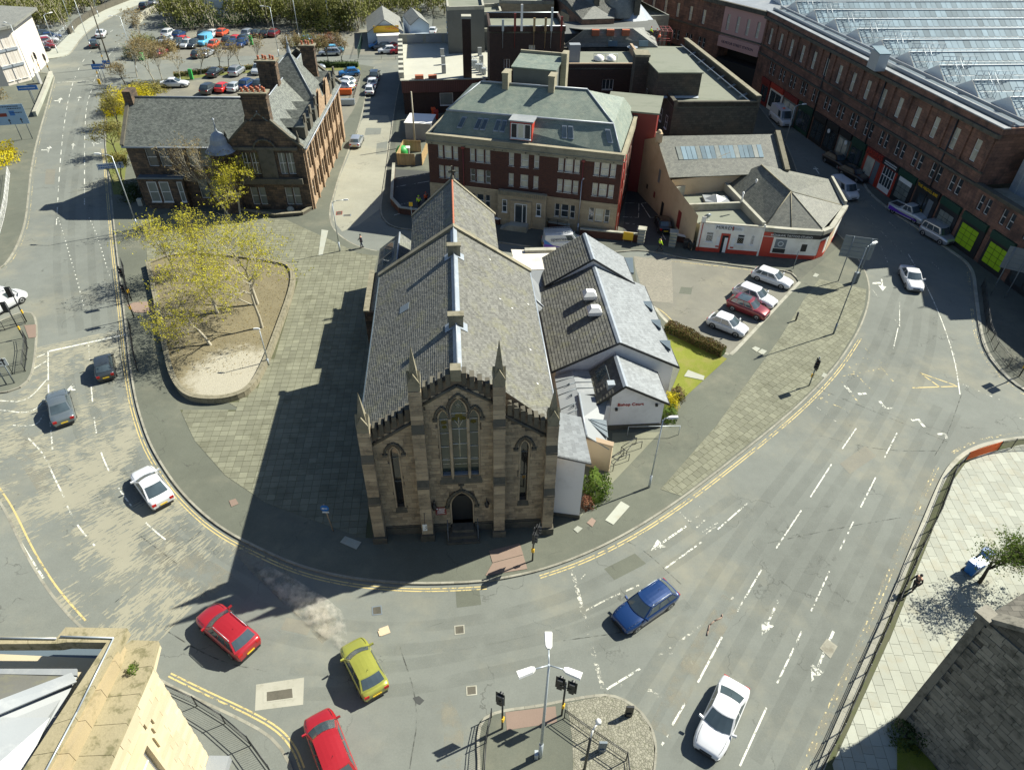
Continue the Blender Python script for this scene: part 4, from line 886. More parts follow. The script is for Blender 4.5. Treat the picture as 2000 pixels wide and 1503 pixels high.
def arrow(tail,head,w_=.16,hw_=.5,hl=1.1,mat='wl',side=0):
    a,b = Vector(G(*tail)[:2]),Vector(G(*head)[:2]); d = (b-a).normalized(); n = Vector((-d.y,d.x)); c = b-d*hl; mb = MB(); z = .007
    f = lambda p: (p.x,p.y,z)
    mb.face([f(a-n*w_/2),f(c-n*w_/2),f(c+n*w_/2),f(a+n*w_/2)]); mb.face([f(c-n*hw_),f(b),f(c+n*hw_)][::-1] if False else [f(c+n*hw_),f(c-n*hw_),f(b)][::-1])
    if side: e = a+(c-a)*.55; q = e+n*side*1.0+d*.5; mb.face([f(e-d*.2),f(q-d*.2),f(q+d*.2),f(e+d*.2)] if side < 0 else [f(e+d*.2),f(q+d*.2),f(q-d*.2),f(e-d*.2)]); 
    for i,fc in enumerate(mb.f):
        p = [Vector(mb.v[k]) for k in fc]
        if (p[1]-p[0]).cross(p[2]-p[0]).z < 0: mb.f[i] = fc[::-1]
    mb.build('direction_arrow',M[mat],road)
for t,h,s in (((94,298),(97,285),1),((142,292),(143,280),0),((183,286),(184,275),-1),((116,201),(119,191),1),((153,198),(156,188),0),((1340,1027),(1271,1075),0),((1520,1172),(1488,1240),0),((1628,1232),(1585,1330),0),((1600,340),(1590,325),0),((138,762),(143,748),0),((1722,545),(1724,568),-1)): arrow(t,h,side=s,hw_=.42)
# CITY CENTRE-like worn lettering blocks are too worn to read; their traces
for P in ([(1330,985),(1352,970)],[(1352,972),(1372,995)],[(1328,1000),(1350,1022)],[(1345,1020),(1374,1000)],[(1360,1030),(1384,1008)],[(1372,1038),(1405,1018)],[(1378,1042),(1398,1028)]): stripe(P,.10,'wlf',name='worn_lettering')
# parking bay lines
for a,b in (((770,402),(842,386)),((770,420),(835,402)),((773,350),(838,338)),((772,365),(838,354))): stripe([a,b],.09,'wl',z=.134,name='bay_line',parent=pavB)
for P in ([(1215,396),(1248,397),(1247,425),(1212,423)],[(1210,435),(1246,438),(1243,468)],[(1252,397),(1270,425),(1292,424)],[(1285,441),(1300,468)],[(1252,397),(1284,395)]): stripe(P,.1,'wl',z=.134,name='bay_line',parent=pavB,sm=False)
for i in range(6): stripe([(322+i*1,170+i*5.2),(362,168+i*5.2)],.09,'wlf',z=.136,name='bay_line',parent=pavA)
for x in range(9): stripe([(415+x*31,152-x*.8),(424+x*31,142-x*.8)],.09,'wlf',z=.136,name='bay_line',parent=pavA); stripe([(405+x*24,187-x*.5),(415+x*24,176-x*.5)],.09,'wlf',z=.136,name='bay_line',parent=pavA)
for x in range(8): stripe([(330+x*42,72),(345+x*42,66)],.09,'wlf',z=.012,name='bay_line',parent=lotN); stripe([(360+x*42,116),(374+x*42,108)],.09,'wlf',z=.012,name='bay_line',parent=lotN)
# peeled high-friction surfacing between the kerbs
def peelgrid(P,d0,d1,z=.005):
    S = resample([tuple(p) for p in P],.8); mb = MB(); uvs = []; nd = 12; me_v = []
    N = [off([tuple(p) for p in S],-(d0+(d1-d0)*k/nd)) for k in range(nd+1)]; fs = []
    for k in range(nd+1):
        for i,p in enumerate(N[k]): me_v.append((p.x,p.y,z)); uvs.append((i*.8,(d0+(d1-d0)*k/nd)))
    n = len(S)
    for k in range(nd):
        for i in range(n-1): fs.append((k*n+i,(k+1)*n+i,(k+1)*n+i+1,k*n+i+1))
    me = bpy.data.meshes.new('peeled_surface'); me.from_pydata(me_v,[],fs); me.materials.append(M['peel']); uv = me.uv_layers.new(name='uv')
    for l in me.loops: uv.data[l.index].uv = uvs[l.vertex_index]
    for p in me.polygons:
        if p.normal.z < 0: me.flip_normals(); break
    link('peeled_surface',me,road)
for P in ([(1180,1503),(1290,1330),(1400,1150),(1500,1000),(1620,850),(1720,700),(1770,560)],[(1340,1503),(1430,1340),(1530,1160),(1620,1010),(1720,860),(1800,700),(1810,600)],[(1500,1503),(1600,1300),(1690,1120),(1770,950),(1850,800)],[(480,1200),(620,1240),(800,1250),(1000,1220),(1150,1170),(1300,1090),(1450,980)],[(560,1330),(760,1330),(960,1290),(1150,1250),(1330,1160)],[(150,700),(165,820),(220,950),(330,1080),(470,1180)],[(215,660),(235,790),(300,920),(400,1040),(560,1130)],[(140,650),(120,480),(140,300),(180,150)],[(205,640),(190,480),(185,300)]):
    q = [Vector(G(*p)[:2]) for p in P]; q = smooth2(q)
    for d in (-.75,.75): stripe(off(q,d),.8,'track',px=False,sm=False,name='tyre_track',z=.003)
for P,w_ in (([(470,1060),(520,1110),(560,1150),(600,1185),(650,1240)],1.6),([(860,1370),(890,1420),(880,1500)],1.1),([(1290,1430),(1330,1340),(1380,1250),(1430,1170)],1.3),([(1590,1480),(1680,1280),(1760,1080),(1830,930)],.9),([(300,1060),(370,1110),(430,1150)],2.5),([(20,850),(60,880),(110,960)],2.)): stripe(P,w_,'dustf',name='road_dust',z=.004)
for P in ([(0,845),(90,870),(180,960),(240,1020),(345,1100)],[(345,1075),(480,1010)] if 0 else [(225,1175),(345,1075),(425,1010)],[(300,1215),(420,1290),(520,1310)],[(1070,760),(1080,1080)] if 0 else [(1222,1055),(1260,1075),(1330,1140)],[(1565,745),(1700,800),(1850,862)],[(1600,850),(1720,880),(1835,880)],[(1500,1060),(1640,1030),(1760,1010)],[(800,1500),(820,1380),(780,1260)],[(1100,1250),(1250,1230),(1300,1190)],[(1878,770),(1850,850),(1825,890)]): stripe(P,.07,'seam',name='road_seam',z=.0045)
for q,m_ in (([(1180,1110),(1240,1080),(1262,1100),(1200,1132)],'foot'),([(1640,905),(1690,870),(1712,890),(1660,925)],'lot'),([(560,1205),(610,1215),(600,1240),(548,1228)],'lot'),([(90,330),(108,330),(106,360),(87,360)],'lot'),([(1330,500+60),(1352,562),(1350,575),(1326,573)],'foot')): sheet('patch',q,.0048,m_,road)
peelgrid([tuple(p[:2]) for p in smooth2(W2(KA[10:20]))],.5,15.5)
# road covers, patches, damp spot
for q,m_ in (([(726,1184),(745,1181),(747,1199),(727,1201)],'greym'),([(887,1221),(907,1219),(908,1237),(888,1239)],'conc'),([(910,1339),(931,1337),(932,1356),(911,1358)],'conc'),([(1601,1265),(1615,1246),(1636,1261),(1622,1285)],'kerb'),([(514,1349),(577,1340),(579,1363),(514,1372)],'conc'),([(657,413),(669,412),(668,419),(656,420)],'redd'),([(671,419),(686,418),(685,422),(670,422)],'greym')):
    c = [(sum(p[0] for p in q)/4),(sum(p[1] for p in q)/4)]; o = sheet('manhole_cover',q,.018,m_,road,h=.012); mb = MB(); P = [Vector(G(c[0]+(p[0]-c[0])*.78,c[1]+(p[1]-c[1])*.78,.02)) for p in q]
    mb.face([tuple(p) for p in P][::-1]) if (P[1]-P[0]).cross(P[2]-P[0]).z < 0 else mb.face([tuple(p) for p in P]); mb.build('grating',M['stone_dk'] if m_ != 'kerb' else M['kerb'],o)
sheet('concrete_surround',[(500,1336),(594,1322),(592,1375),(498,1387)],.008,'conc',road); sheet('oil_stain',[(806,1362),(818,1358),(829,1367),(820,1376),(812,1372)],.006,'road3',road)
sheet('patch',[(890,1154),(936,1150),(940,1180),(892,1186)],.005,'foot',road); sheet('patch',[(715,250),(745,250),(743,262),(712,264)],.008,'road',road); sheet('patch',[(736,280),(757,276),(755,300),(734,302)],.008,'road',road)
sheet('patch',[(575,290),(590,290),(590,300),(575,300)],.005,'foot',road) if False else None
cb = MB(); q = G(751,1231,.03); cb.obox(q,25,.62,.55,.02,.035); cb.obox((q[0]-.2,q[1]-.15),25,.3,.4,.036,.045); cb.build('cardboard_sheet',M['card'],label='flattened brown cardboard lying on the road above the yellow car',cat='litter')
tp = MB(); tp.path([G(u,v,.03) for u,v in [(1411,1199),(1410,1205),(1395,1212),(1386,1220),(1383,1232),(1381,1240)]],.05,4); tp.build('barrier_tape',M['pink'],label='crumpled red and white tape lying between the hatched lane marks',cat='litter')
# ================================================================== the church
CF = churchF
church = empty('church','soot stained sandstone gothic church with four pinnacles and steep slate roof','church',(CF.o[0],CF.o[1],0),5.2)
def arch(x0,x1,zs,zt,n=7):
    xm = (x0+x1)/2; w_ = (x1-x0)/2; th = math.radians(62); L_ = []
    for i in range(n+1): a = th*i/n; L_.append((x0+w_*(1-math.cos(a))/(1-math.cos(th)),zs+(zt-zs)*math.sin(a)/math.sin(th)))
    return L_,[(2*xm-x,z) for x,z in L_]
FY = .8
OPN = [(-4.53,2.85,.50,5.85,8.1),(3.90,2.95,.50,5.8,8.1),(-.82,.85,1.46,3.2,2.75),(-1.27,5.76,.55,5.85,10.95),(-.50,5.76,.92,6.75,11.45),(.62,5.76,.52,5.8,10.95)]   # x, z, w, h, springing
core = MB(); ops = [o[:4] for o in OPN]
def shift(mb,dx,dy): mb.v = [(x+dx,y+dy,z) for x,y,z in mb.v]; return mb
def merge(a,b,dm=0):
    i = len(a.v); a.v += b.v; a.f += [tuple(k+i for k in f) for f in b.f]; a.m += [m+dm for m in b.m]; a.sm += b.sm
for x0,x1,z1 in ((-5.9,-2.55,9.0),(-2.55,2.45,12.62),(2.45,5.9,9.0)):
    t = MB(); holewall(t,x1-x0,.0,z1,[(o[0]-x0,*o[1:]) for o in ops if x0 <= o[0] < x1],0,None,.42); merge(core,shift(t,x0,FY))
def sp(z): return z
core.face([(-5.9,FY,9.0),(-2.55,FY,9.0),(-2.55,FY,11.9),(-5.9,FY,9.75)]); core.face([(2.45,FY,9.0),(5.9,FY,9.0),(5.9,FY,9.75),(2.45,FY,12.7)]); core.face([(-2.55,FY,12.62),(2.45,FY,12.62),(2.45,FY,12.95),(0,FY,14.45),(-2.55,FY,12.9)])
core.slab([(-5.9,FY+.45,9.75),(-5.9,FY,9.75),(-2.55,FY,11.9),(-2.55,FY+.45,11.9)],.1); core.slab([(-2.55,FY+.45,12.9),(-2.55,FY,12.9),(0,FY,14.45),(0,FY+.45,14.45)],.1); core.slab([(2.45,FY,12.95),(2.45,FY+.45,12.95),(0,FY+.45,14.45),(0,FY,14.45)],.1); core.slab([(2.45,FY,11.95),(5.9,FY,9.75),(5.9,FY+.45,9.75),(2.45,FY+.45,11.95)],.1)
yb = FY+.45; core.face([(-5.9,yb,8),(-5.9,yb,9.75),(-2.55,yb,11.9),(0,yb,14.45),(2.45,yb,12.95),(5.9,yb,9.75),(5.9,yb,8)])
for x,z,w_,h,zs in OPN:           # spandrels above the springing
    Lp,Rp = arch(x,x+w_,zs,z+h)
    core.face([(x,FY+.001,z+h)]+[(p[0],FY+.001,p[1]) for p in Lp]); core.face([(x+w_,FY+.001,z+h)]+[(p[0],FY+.001,p[1]) for p in Rp][::1][::-1][::-1][::1])
core.build('front_wall',M['stone_bed'],church)
def inside(x,z):
    ax = abs(x+.05); top = 14.2-.62*ax if ax < 2.4 else 11.7-.69*(ax-2.5)
    return z < top-.35
it = []; z = .95; row = 0
while z < 13.9:
    h = .30 if z < 12 else .28; x = -5.85-(.35 if row % 2 else 0)
    while x < 5.85:
        L_ = rnd.choice((.45,.6,.7,.85)); a,b = max(x,-5.88),min(x+L_,5.88); x += L_
        bad = any(a < o[0]+o[2]+.12 and b > o[0]-.12 and z < o[1]+o[3]+.1 and z+h > o[1]-.05 for o in OPN)
        if bad:      # cut against the opening
            for o in OPN:
                if z < o[1]+o[3]+.1 and z+h > o[1]-.05:
                    if a < o[0]-.12 < b: b = o[0]-.12; 
                    elif a < o[0]+o[2]+.12 < b: a = o[0]+o[2]+.12
            if any(a < o[0]+o[2]+.10 and b > o[0]-.10 and z < o[1]+o[3]+.1 and z+h > o[1]-.05 for o in OPN): continue
        if b-a < .12 or not inside((a+b)/2,z+h): continue
        d = .05+rnd.uniform(0,.015); it.append((((a+b)/2,FY-d/2+.004,z+h/2),(b-a-.014,d,h-.014),0))
    z += h; row += 1
rnd.shuffle(it); pieces('stone_block',it,'stone',church,300)
pl = MB(); pl.box(-5.95,FY-.18,0,-.95,FY+.1,.82); pl.box(.75,FY-.18,0,5.95,FY+.1,.82); pl.box(-5.95,FY-.10,.82,-.95,FY+.05,.92); pl.box(.75,FY-.10,.82,5.95,FY+.05,.92); pl.build('plinth',M['stone_dk'],church)
# openings: glass, surrounds and hood moulds
def window_arch(i,glassm,nbars,hood,hw_=.09):
    x,z,w_,h,zs = OPN[i]; Lp,Rp = arch(x,x+w_,zs,z+h); P = Lp+Rp[::-1][1:]
    g = MB(); g.face([(x,FY+.36,z),(x+w_,FY+.36,z)]+[(p[0],FY+.36,p[1]) for p in Rp]+[(p[0],FY+.36,p[1]) for p in Lp[::-1][1:]]); wn = g.build('window',glassm,church)
    b = MB()
    for k in range(1,nbars+1): zz = z+(zs-z)*k/(nbars+.3); b.box(x,FY+.32,zz-.02,x+w_,FY+.355,zz+.02)
    if nbars: b.build('glazing_bar',M['offw' if i > 2 else 'greym'],wn)
    s = MB(); Q = [(x,z)]+P+[(x+w_,z)]; out = []
    xm,zm = x+w_/2,zs
    for q in Q: out.append((xm+(q[0]-xm)*(1+.22/w_),zm+(q[1]-zm)*(1+.11/max(.3,z+h-zs)) if q[1] > zs else q[1]))
    for a,b_,c_,d_ in zip(Q,Q[1:],out,out[1:]): s.face([(c_[0],FY-.05,c_[1]),(d_[0],FY-.05,d_[1]),(b_[0],FY-.02,b_[1]),(a[0],FY-.02,a[1])][::-1]); s.face([(a[0],FY-.02,a[1]),(b_[0],FY-.02,b_[1]),(b_[0],FY+.3,b_[1]),(a[0],FY+.3,a[1])])
    s.build('jamb',M['stone'],church)
    if hood:
        hmb = MB(); xw = w_*.5+hood; Lh,Rh = arch(x-hood,x+w_+hood,zs+.02,z+h+hood*1.25,9); pts = Lh+Rh[::-1][1:]
        for a,b_ in zip(pts,pts[1:]): hmb.tube((a[0],FY-.09,a[1]),(b_[0],FY-.09,b_[1]),hw_,hw_,6,0)
        for sx in (pts[0],pts[-1]): hmb.box(sx[0]-.16,FY-.2,sx[1]-.12,sx[0]+.16,FY+.02,sx[1]+.06)
        hmb.build('hood_mould',M['stone_dk'],church)
    return wn
dg_ = glassm('lancet_glass',(.03,.028,.026)); sg_ = glassm('church_glass',(.045,.06,.045),.08)
for i in (0,1): window_arch(i,dg_,2,.34)
for i in (0,1):
    x,z = OPN[i][:2]; s = MB(); s.add([(x-.16,FY-.16,z-.32),(x+.66,FY-.16,z-.32),(x+.58,FY+.02,z+.02),(x-.08,FY+.02,z+.02),(x-.16,FY-.16,z-.42),(x+.66,FY-.16,z-.42),(x+.66,FY,z-.42),(x-.16,FY,z-.42)],[(0,1,2,3),(4,5,1,0),(5,6,2,1),(7,4,0,3)]); s.build('sill',M['stone_dk'],church)
for i in (3,4,5): window_arch(i,sg_,4,.0)
def stained():                         # pale leaded tree and quarries of the big window
    m = MB(); y = FY+.345; c = -.04
    for a,b in (((-.02,7.2),(-.02,10.0)),((-.02,10.0),(-.3,10.5)),((-.02,9.9),(.27,10.5)),((-.02,10.0),(-.02,10.7))): m.tube((c+a[0],y,a[1]),(c+b[0],y,b[1]),.045,.04,4)
    for x0,x1,zz in ((-1.22,-.78,6.55),(-1.22,-.78,7.05),(-.45,.0,6.5),(.05,.38,6.5),(-.45,0,7.05),(.05,.38,7.05),(.66,1.10,6.5),(.66,1.10,7.05)): m.box(x0,y-.01,zz,x1,y+.01,zz+.06)
    for k in range(8): a = k*math.pi/4; m.tube((c,y,11.75),(c+.3*math.cos(a),y,11.75+.3*math.sin(a)),.018,.01,4)
    m.build('stained_glass_tree',M['blind'],church)
    m2 = MB()
    for k in range(11): a = rnd.uniform(0,6.28); m2.lathe((0,0,0),[(.01,0),(.16,.001)],8) if 0 else None
    for x,zz,r in ((-.3,10.55,.22),(.2,10.6,.22),(-.05,10.85,.25),(-1.0,10.3,.2),(-.98,9.9,.16),(.86,10.3,.2)): m2.face([(x+r*math.cos(t),y+.006,zz+r*math.sin(t)*.8) for t in np.linspace(0,6.283,9)[:-1]][::1])
    m2.build('stained_glass_leaves',M['leaf_o'],church)
    m3 = MB(); m3.box(-1.27,y+.02,11.0-.6,-.72,y+.03,11.0); m3.build('sky_glass',M['blindg'],church) if 0 else None
stained()
h = MB()                               # three linked hoods and mullions
for x0,x1,zs,zt in ((-1.52,-.62,11.0,12.0),(-.74,.66,11.55,13.0),(.52,1.42,11.0,12.0)):
    Lh,Rh = arch(x0,x1,zs,zt,8); pts = Lh+Rh[::-1][1:]
    for a,b in zip(pts,pts[1:]): h.tube((a[0],FY-.10,a[1]),(b[0],FY-.10,b[1]),.085,.085,6)
h.box(-1.66,FY-.2,10.85,-1.36,FY,11.05); h.box(1.26,FY-.2,10.85,1.56,FY,11.05); h.build('hood_mould',M['stone_dk'],church)
for x in (-.61,.52): m = MB(); m.box(x-.07,FY-.10,5.55,x+.07,FY+.3,11.4); m.build('mullion',M['stone'],church)
s = MB(); s.add([(-1.5,FY-.16,5.25),(1.35,FY-.16,5.25),(1.25,FY+.05,5.75),(-1.4,FY+.05,5.75),(-1.5,FY-.16,5.1),(1.35,FY-.16,5.1),(1.35,FY,5.1),(-1.5,FY,5.1)],[(0,1,2,3),(4,5,1,0),(5,6,2,1),(7,4,0,3)]); s.build('sill',M['stone_dk'],church)
s = MB(); s.box(-1.25,FY+.05,5.76,1.12,FY+.4,5.80); s.build('lead_flashing',M['lead'],church)
wn = window_arch(2,M['dark'],0,.30,.11); s = MB(); s.tube((-.09,FY-.1,4.3),(-.09,FY-.1,5.0),.07,.06,6); s.box(-.28,FY-.16,4.86,.10,FY-.04,4.97); s.build('finial_cross',M['stone_dk'],church)
dr = MB(); dr.box(-.8,FY+.30,.85,.62,FY+.355,3.4); dr.build('door',M['black'],church)
st = MB(); st.box(-1.25,-.55,0,1.05,FY,.32); st.box(-1.05,-.22,.32,.85,FY,.60); st.box(-.85,.12,.60,.66,FY+.3,.85); st.build('step',M['stone_dk'],church)
for x in (-1.15,.95): p = MB(); p.path([(x,-.35,.3),(x,-.35,1.2),(x,.5,1.6)],.025,5); p.build('handrail',M['greym'],church)
for x in (-2.0,1.62): l = MB(); l.tube((x,FY-.02,3.4),(x,FY-.3,3.55),.03,.03,5); l.lathe((x,FY-.32,2.75),[(.06,0),(.14,.1),(.17,.45),(.05,.62),(.02,.75)],6); l.build('wall_lantern',M['black'],church)
# string courses under the parapet, parapet crown and merlons
s = MB()
for a,b in (((-5.62,9.0),(-2.9,10.85)),((-2.25,12.2),(-.1,13.62)),((-.1,13.62),(2.1,12.2)),((2.75,11.1),(5.6,9.05))):
    s.tube((a[0],FY-.07,a[1]),(b[0],FY-.07,b[1]),.11,.11,6)
s.build('string_course',M['stone_dk'],church)
for x0,z0,x1,z1,n in ((-5.5,9.95,-2.95,11.6,6),(-2.2,13.1,-.35,14.25,4),(.15,14.3,2.0,13.15,4),(2.9,11.65,5.45,10.0,6)):
    for k in range(n): t = (k+.5)/n; x = x0+(x1-x0)*t; z = z0+(z1-z0)*t; mm = MB(); mm.box(x-.14,FY-.10,z-.45,x+.14,yb+.06,z+.42); mm.build('merlon',M['stone_dk'],church)
mm = MB(); mm.box(-.42,FY-.14,14.0,.22,yb+.08,14.85); mm.build('merlon',M['stone_ledge'],church)
# buttresses with weathered offsets and spired pinnacles
def buttress(x0,x1,z1,z2,ztop,ztip):
    b = MB(); xc,hwid = (x0+x1)/2,(x1-x0)/2; st = 'stone'
    b.box(x0-.10,-.14,0,x1+.10,1.2,.75); b.build('buttress_plinth',M['stone_dk'],church)
    items = []; z = .78
    lev = [(0.0,z1),(.20,z2),(.38,ztop)]
    bb = MB(); bb.box(x0+.02,.03,.75,x1-.02,1.2,z1); bb.box(x0+.02,.23,z1,x1-.02,1.2,z2); bb.box(x0+.02,.41,z2,x1-.02,1.25,ztop); bb.build('buttress',M['stone_bed'],church)
    lo_ = .78
    for yf,zz in lev:
        z = lo_
        while z < zz-.12:
            h = min(.38,zz-z); d = 1.2-yf; j = rnd.uniform(0,.012)
            items.append(((xc,yf+d/2-j,z+h/2),(x1-x0+.02,d+.02,h-.016),0)); z += h
        lo_ = zz+.5 if zz < ztop else zz
    pieces('buttress_stone',items,'stone',church,60)
    w_ = MB()
    for yf,yn,zz in ((0,.20,z1),(.20,.38,z2)): w_.add([(x0-.02,yf-.03,zz-.06),(x1+.02,yf-.03,zz-.06),(x1+.02,yn,zz+.52),(x0-.02,yn,zz+.52),(x0-.02,yf-.03,zz-.16),(x1+.02,yf-.03,zz-.16),(x1+.02,yn+.2,zz-.16),(x0-.02,yn+.2,zz-.16)],[(0,1,2,3),(4,5,1,0),(5,6,2,1),(7,4,0,3)])
    w_.build('weathering',M['stone_dk'],church)
    pn = MB(); hw2 = hwid*.98; yc = .38+hw2; pn.box(xc-hw2,yc-hw2,ztop,xc+hw2,yc+hw2,ztop+.55)
    zt = ztop+.55
    for dx,dy in ((0,-1),(0,1),(1,0),(-1,0)):   # four gablets
        px,py = xc+dx*hw2*1.08,yc+dy*hw2*1.08; tx,ty = -dy,dx
        a = (px+tx*hw2*1.1,py+ty*hw2*1.1,zt-.05); c_ = (px-tx*hw2*1.1,py-ty*hw2*1.1,zt-.05); t = (px,py,zt+.72); ia = (xc+tx*hw2*1.1,yc+ty*hw2*1.1,zt-.05); ic = (xc-tx*hw2*1.1,yc-ty*hw2*1.1,zt-.05); itp = (xc,yc,zt+.72)
        pn.face([a,t,c_] if True else []); pn.face([a,ia,itp,t]); pn.face([c_,t,itp,ic])
    n = 4; base = [(xc+dx*hw2*.80,yc+dy*hw2*.80,zt+.1) for dx,dy in ((-1,-1),(1,-1),(1,1),(-1,1))]
    tip = (xc,yc,ztip)
    for i in range(4): pn.face([base[i],base[(i+1) % 4],tip])
    pn.build('pinnacle',M['stone_ledge'],church)
buttress(-6.3,-5.55,4.2,8.0,10.4,13.4); buttress(5.5,6.22,4.2,8.1,10.3,13.3); buttress(-2.95,-2.2,5.6,10.4,13.6,16.75); buttress(2.08,2.82,5.6,10.6,13.7,16.95)
# side and rear walls, buttresses along the flank
wl = MB(); wl.box(-6.05,1.2,0,-5.7,20.5,9.55); wl.box(5.7,1.2,0,6.05,20.5,9.55); wl.face([(6.05,20.5,0),(-6.05,20.5,0),(-6.05,20.5,9.7),(0,20.5,13.9),(6.05,20.5,9.7)])
wl.build('side_wall',M['ash_sooty'],church)
for sx in (-1,1):
    for k in range(4): b = MB(); y = 4.2+k*4.4; b.box(min(sx*6.0,sx*6.55),y-.3,0,max(sx*6.0,sx*6.55),y+.3,6.5); b.build('buttress',M['stone_dk'],church)
r = MB(); r.slab([(-6.3,1.2,9.62),(0,1.2,13.82),(0,20.4,13.82),(-6.3,20.4,9.62)],.12); r.slab([(6.3,1.2,9.62),(0,1.2,13.82),(0,20.4,13.82),(6.3,20.4,9.62)],.12); r.build('roof',M['slate_d'],church)
slates(church,(-6.3,20.3,9.63),(-6.3,1.25,9.63),(0,20.3,13.83),.24,.165,'slate_d'); slates(church,(6.3,1.25,9.63),(6.3,20.3,9.63),(0,1.25,13.83),.24,.165,'slate_d')
rg_ = MB(); rg_.slab([(-.24,1.2,13.76),(0,1.2,13.97),(0,20.4,13.97),(-.24,20.4,13.76)],.05); rg_.slab([(.28,1.2,13.73),(0,1.2,13.97),(0,20.4,13.97),(.28,20.4,13.73)],.05); rg_.tube((0,1.2,13.98),(0,20.4,13.98),.06,.06,6); rg_.build('ridge',M['lead'],church)
for y in (6.9,16.3): v = MB(); v.box(-.48,y-.22,13.5,.48,y+.22,14.5); v.box(-.54,y-.28,14.5,.54,y+.28,14.62); v.build('ridge_ventilator',M['stone_ledge'],church)
for y in (6.9,16.3): f = MB(); f.slab([(-.75,y-.45,13.42),(0,y-.45,13.93),(0,y+.45,13.93),(-.75,y+.45,13.42)],.03); f.slab([(.75,y-.45,13.42),(0,y-.45,13.93),(0,y+.45,13.93),(.75,y+.45,13.42)],.03); f.build('flashing',M['lead'],church)
g = MB(); g.tube((-6.36,1.2,9.56),(-6.36,20.4,9.56),.09,.09,6); g.build('gutter',M['zincd'],church); g = MB(); g.tube((6.36,1.2,9.56),(6.36,20.4,9.56),.09,.09,6); g.build('gutter',M['lead'],church)
cp = MB(); cp.slab([(-6.5,20.25,9.7),(0,20.25,14.12),(0,20.75,14.12),(-6.5,20.75,9.7)],.3); cp.slab([(6.5,20.25,9.7),(0,20.25,14.12),(0,20.75,14.12),(6.5,20.75,9.7)],.3); cp.build('gable_coping',M['stone_ledge'],church)
sk = MB(); sk.slab([(-4.2,12.3,11.10),(-3.5,12.3,11.56),(-3.5,13.2,11.56),(-4.2,13.2,11.10)],.05); sk.build('rooflight',M['greym'],church)
mk_ = MB()
for _ in range(7): x = rnd.uniform(1,5.8); y = rnd.uniform(2,19); zz = 13.83-x*4.2/6.3+.07; mk_.slab([(x,y,zz),(x+.12,y,zz-.08),(x+.12,y+.1,zz-.08),(x,y+.1,zz)],.01)
mk_.build('bird_droppings',M['white'],church)
# chancel
ch = MB(); ch.box(-3.75,20.6,0,3.75,33.2,8.95); ch.face([(3.75,33.2,8.9),(-3.75,33.2,8.9),(0,33.2,12.3)]); ch.build('chancel_wall',M['ash_sooty'],church)
r = MB(); r.slab([(-4.0,20.6,8.82),(0,20.6,12.42),(0,33.1,12.42),(-4.0,33.1,8.82)],.12); r.slab([(4.0,20.6,8.82),(0,20.6,12.42),(0,33.1,12.42),(4.0,33.1,8.82)],.12); r.build('chancel_roof',M['slate_d'],church)
slates(church,(4.0,20.7,8.84),(4.0,33.0,8.84),(0,20.7,12.44),.28,.22,'slate_d'); slates(church,(-4.0,33.0,8.84),(-4.0,20.7,8.84),(0,33.0,12.44),.28,.22,'slate_d')
cp = MB(); cp.slab([(-4.2,33.0,8.8),(0,33.0,12.62),(0,33.4,12.62),(-4.2,33.4,8.8)],.25); cp.slab([(4.2,33.0,8.8),(0,33.0,12.62),(0,33.4,12.62),(4.2,33.4,8.8)],.25); cp.build('gable_coping',M['stone_ledge'],church)
for k in range(42): rt = MB(); y = 20.8+k*.29; rt.tube((0,y,12.45),(0,y+.275,12.46),.10,.095,6); rt.build('ridge_tile',M['ridge_r'],church)
x_ = MB(); x_.box(-.07,33.1,12.5,.07,33.25,13.8); x_.box(-.35,33.1,13.15,.35,33.25,13.35); x_.lathe((0,33.18,12.5),[(.2,0),(.16,.3),(.1,.4)],8); x_.build('finial_cross',M['stone_dk'],church)
# low aisle strip and vestry on the left flank
p = MB(); p.box(-8.35,22.0,0,-8.0,29.2,4.9); p.box(-8.0,22.0,0,-6.0,22.3,4.9); p.build('porch_wall',M['ash_sooty'],church)
p = MB(); 
for k in range(12): y = 22.0+k*.6; q = MB(); q.box(-8.42,y+.01,4.9,-7.93,y+.585,5.08); q.build('coping_stone',M['stone_ledge'],church)
p = MB(); p.slab([(-8.0,22.2,4.7),(-6.0,22.2,5.9),(-6.0,29.2,5.9),(-8.0,29.2,4.7)],.1); p.build('porch_roof',M['slate_k'],church)
p = MB(); p.box(-7.7,29.3,0,-4.0,34.8,4.3); p.face([(-7.7,29.28,4.3),(-4.0,29.28,4.3),(-5.7,29.28,5.9)]); p.face([(-4.0,34.82,4.3),(-7.7,34.82,4.3),(-5.7,34.82,5.9)]); p.build('vestry_wall',M['ash_sooty'],church)
p = MB(); p.slab([(-7.9,29.2,4.25),(-5.65,29.2,6.05),(-5.65,34.9,6.05),(-7.9,34.9,4.25)],.1); p.slab([(-3.8,29.2,4.5),(-5.65,29.2,6.05),(-5.65,34.9,6.05),(-3.8,34.9,4.5)],.1); p.build('vestry_roof',M['slate_k'],church)
p = MB(); p.tube((-5.65,29.2,6.1),(-5.65,34.9,6.1),.1,.1,6); p.build('ridge',M['lead'],church)
for y in (30.2,32.4): p = MB(); p.slab([(-7.3,y,4.80),(-6.2,y,5.68),(-6.2,y+1.7,5.68),(-7.3,y+1.7,4.80)],.05); sk = p.build('skylight',M['greym'],church); q = MB(); [q.slab([(-7.25,y+.08+j*.42,4.87),(-6.25,y+.08+j*.42,5.67),(-6.25,y+.40+j*.42,5.67),(-7.25,y+.40+j*.42,4.87)],.01) for j in range(4)]; q.build('pane',M['carglass'],sk)
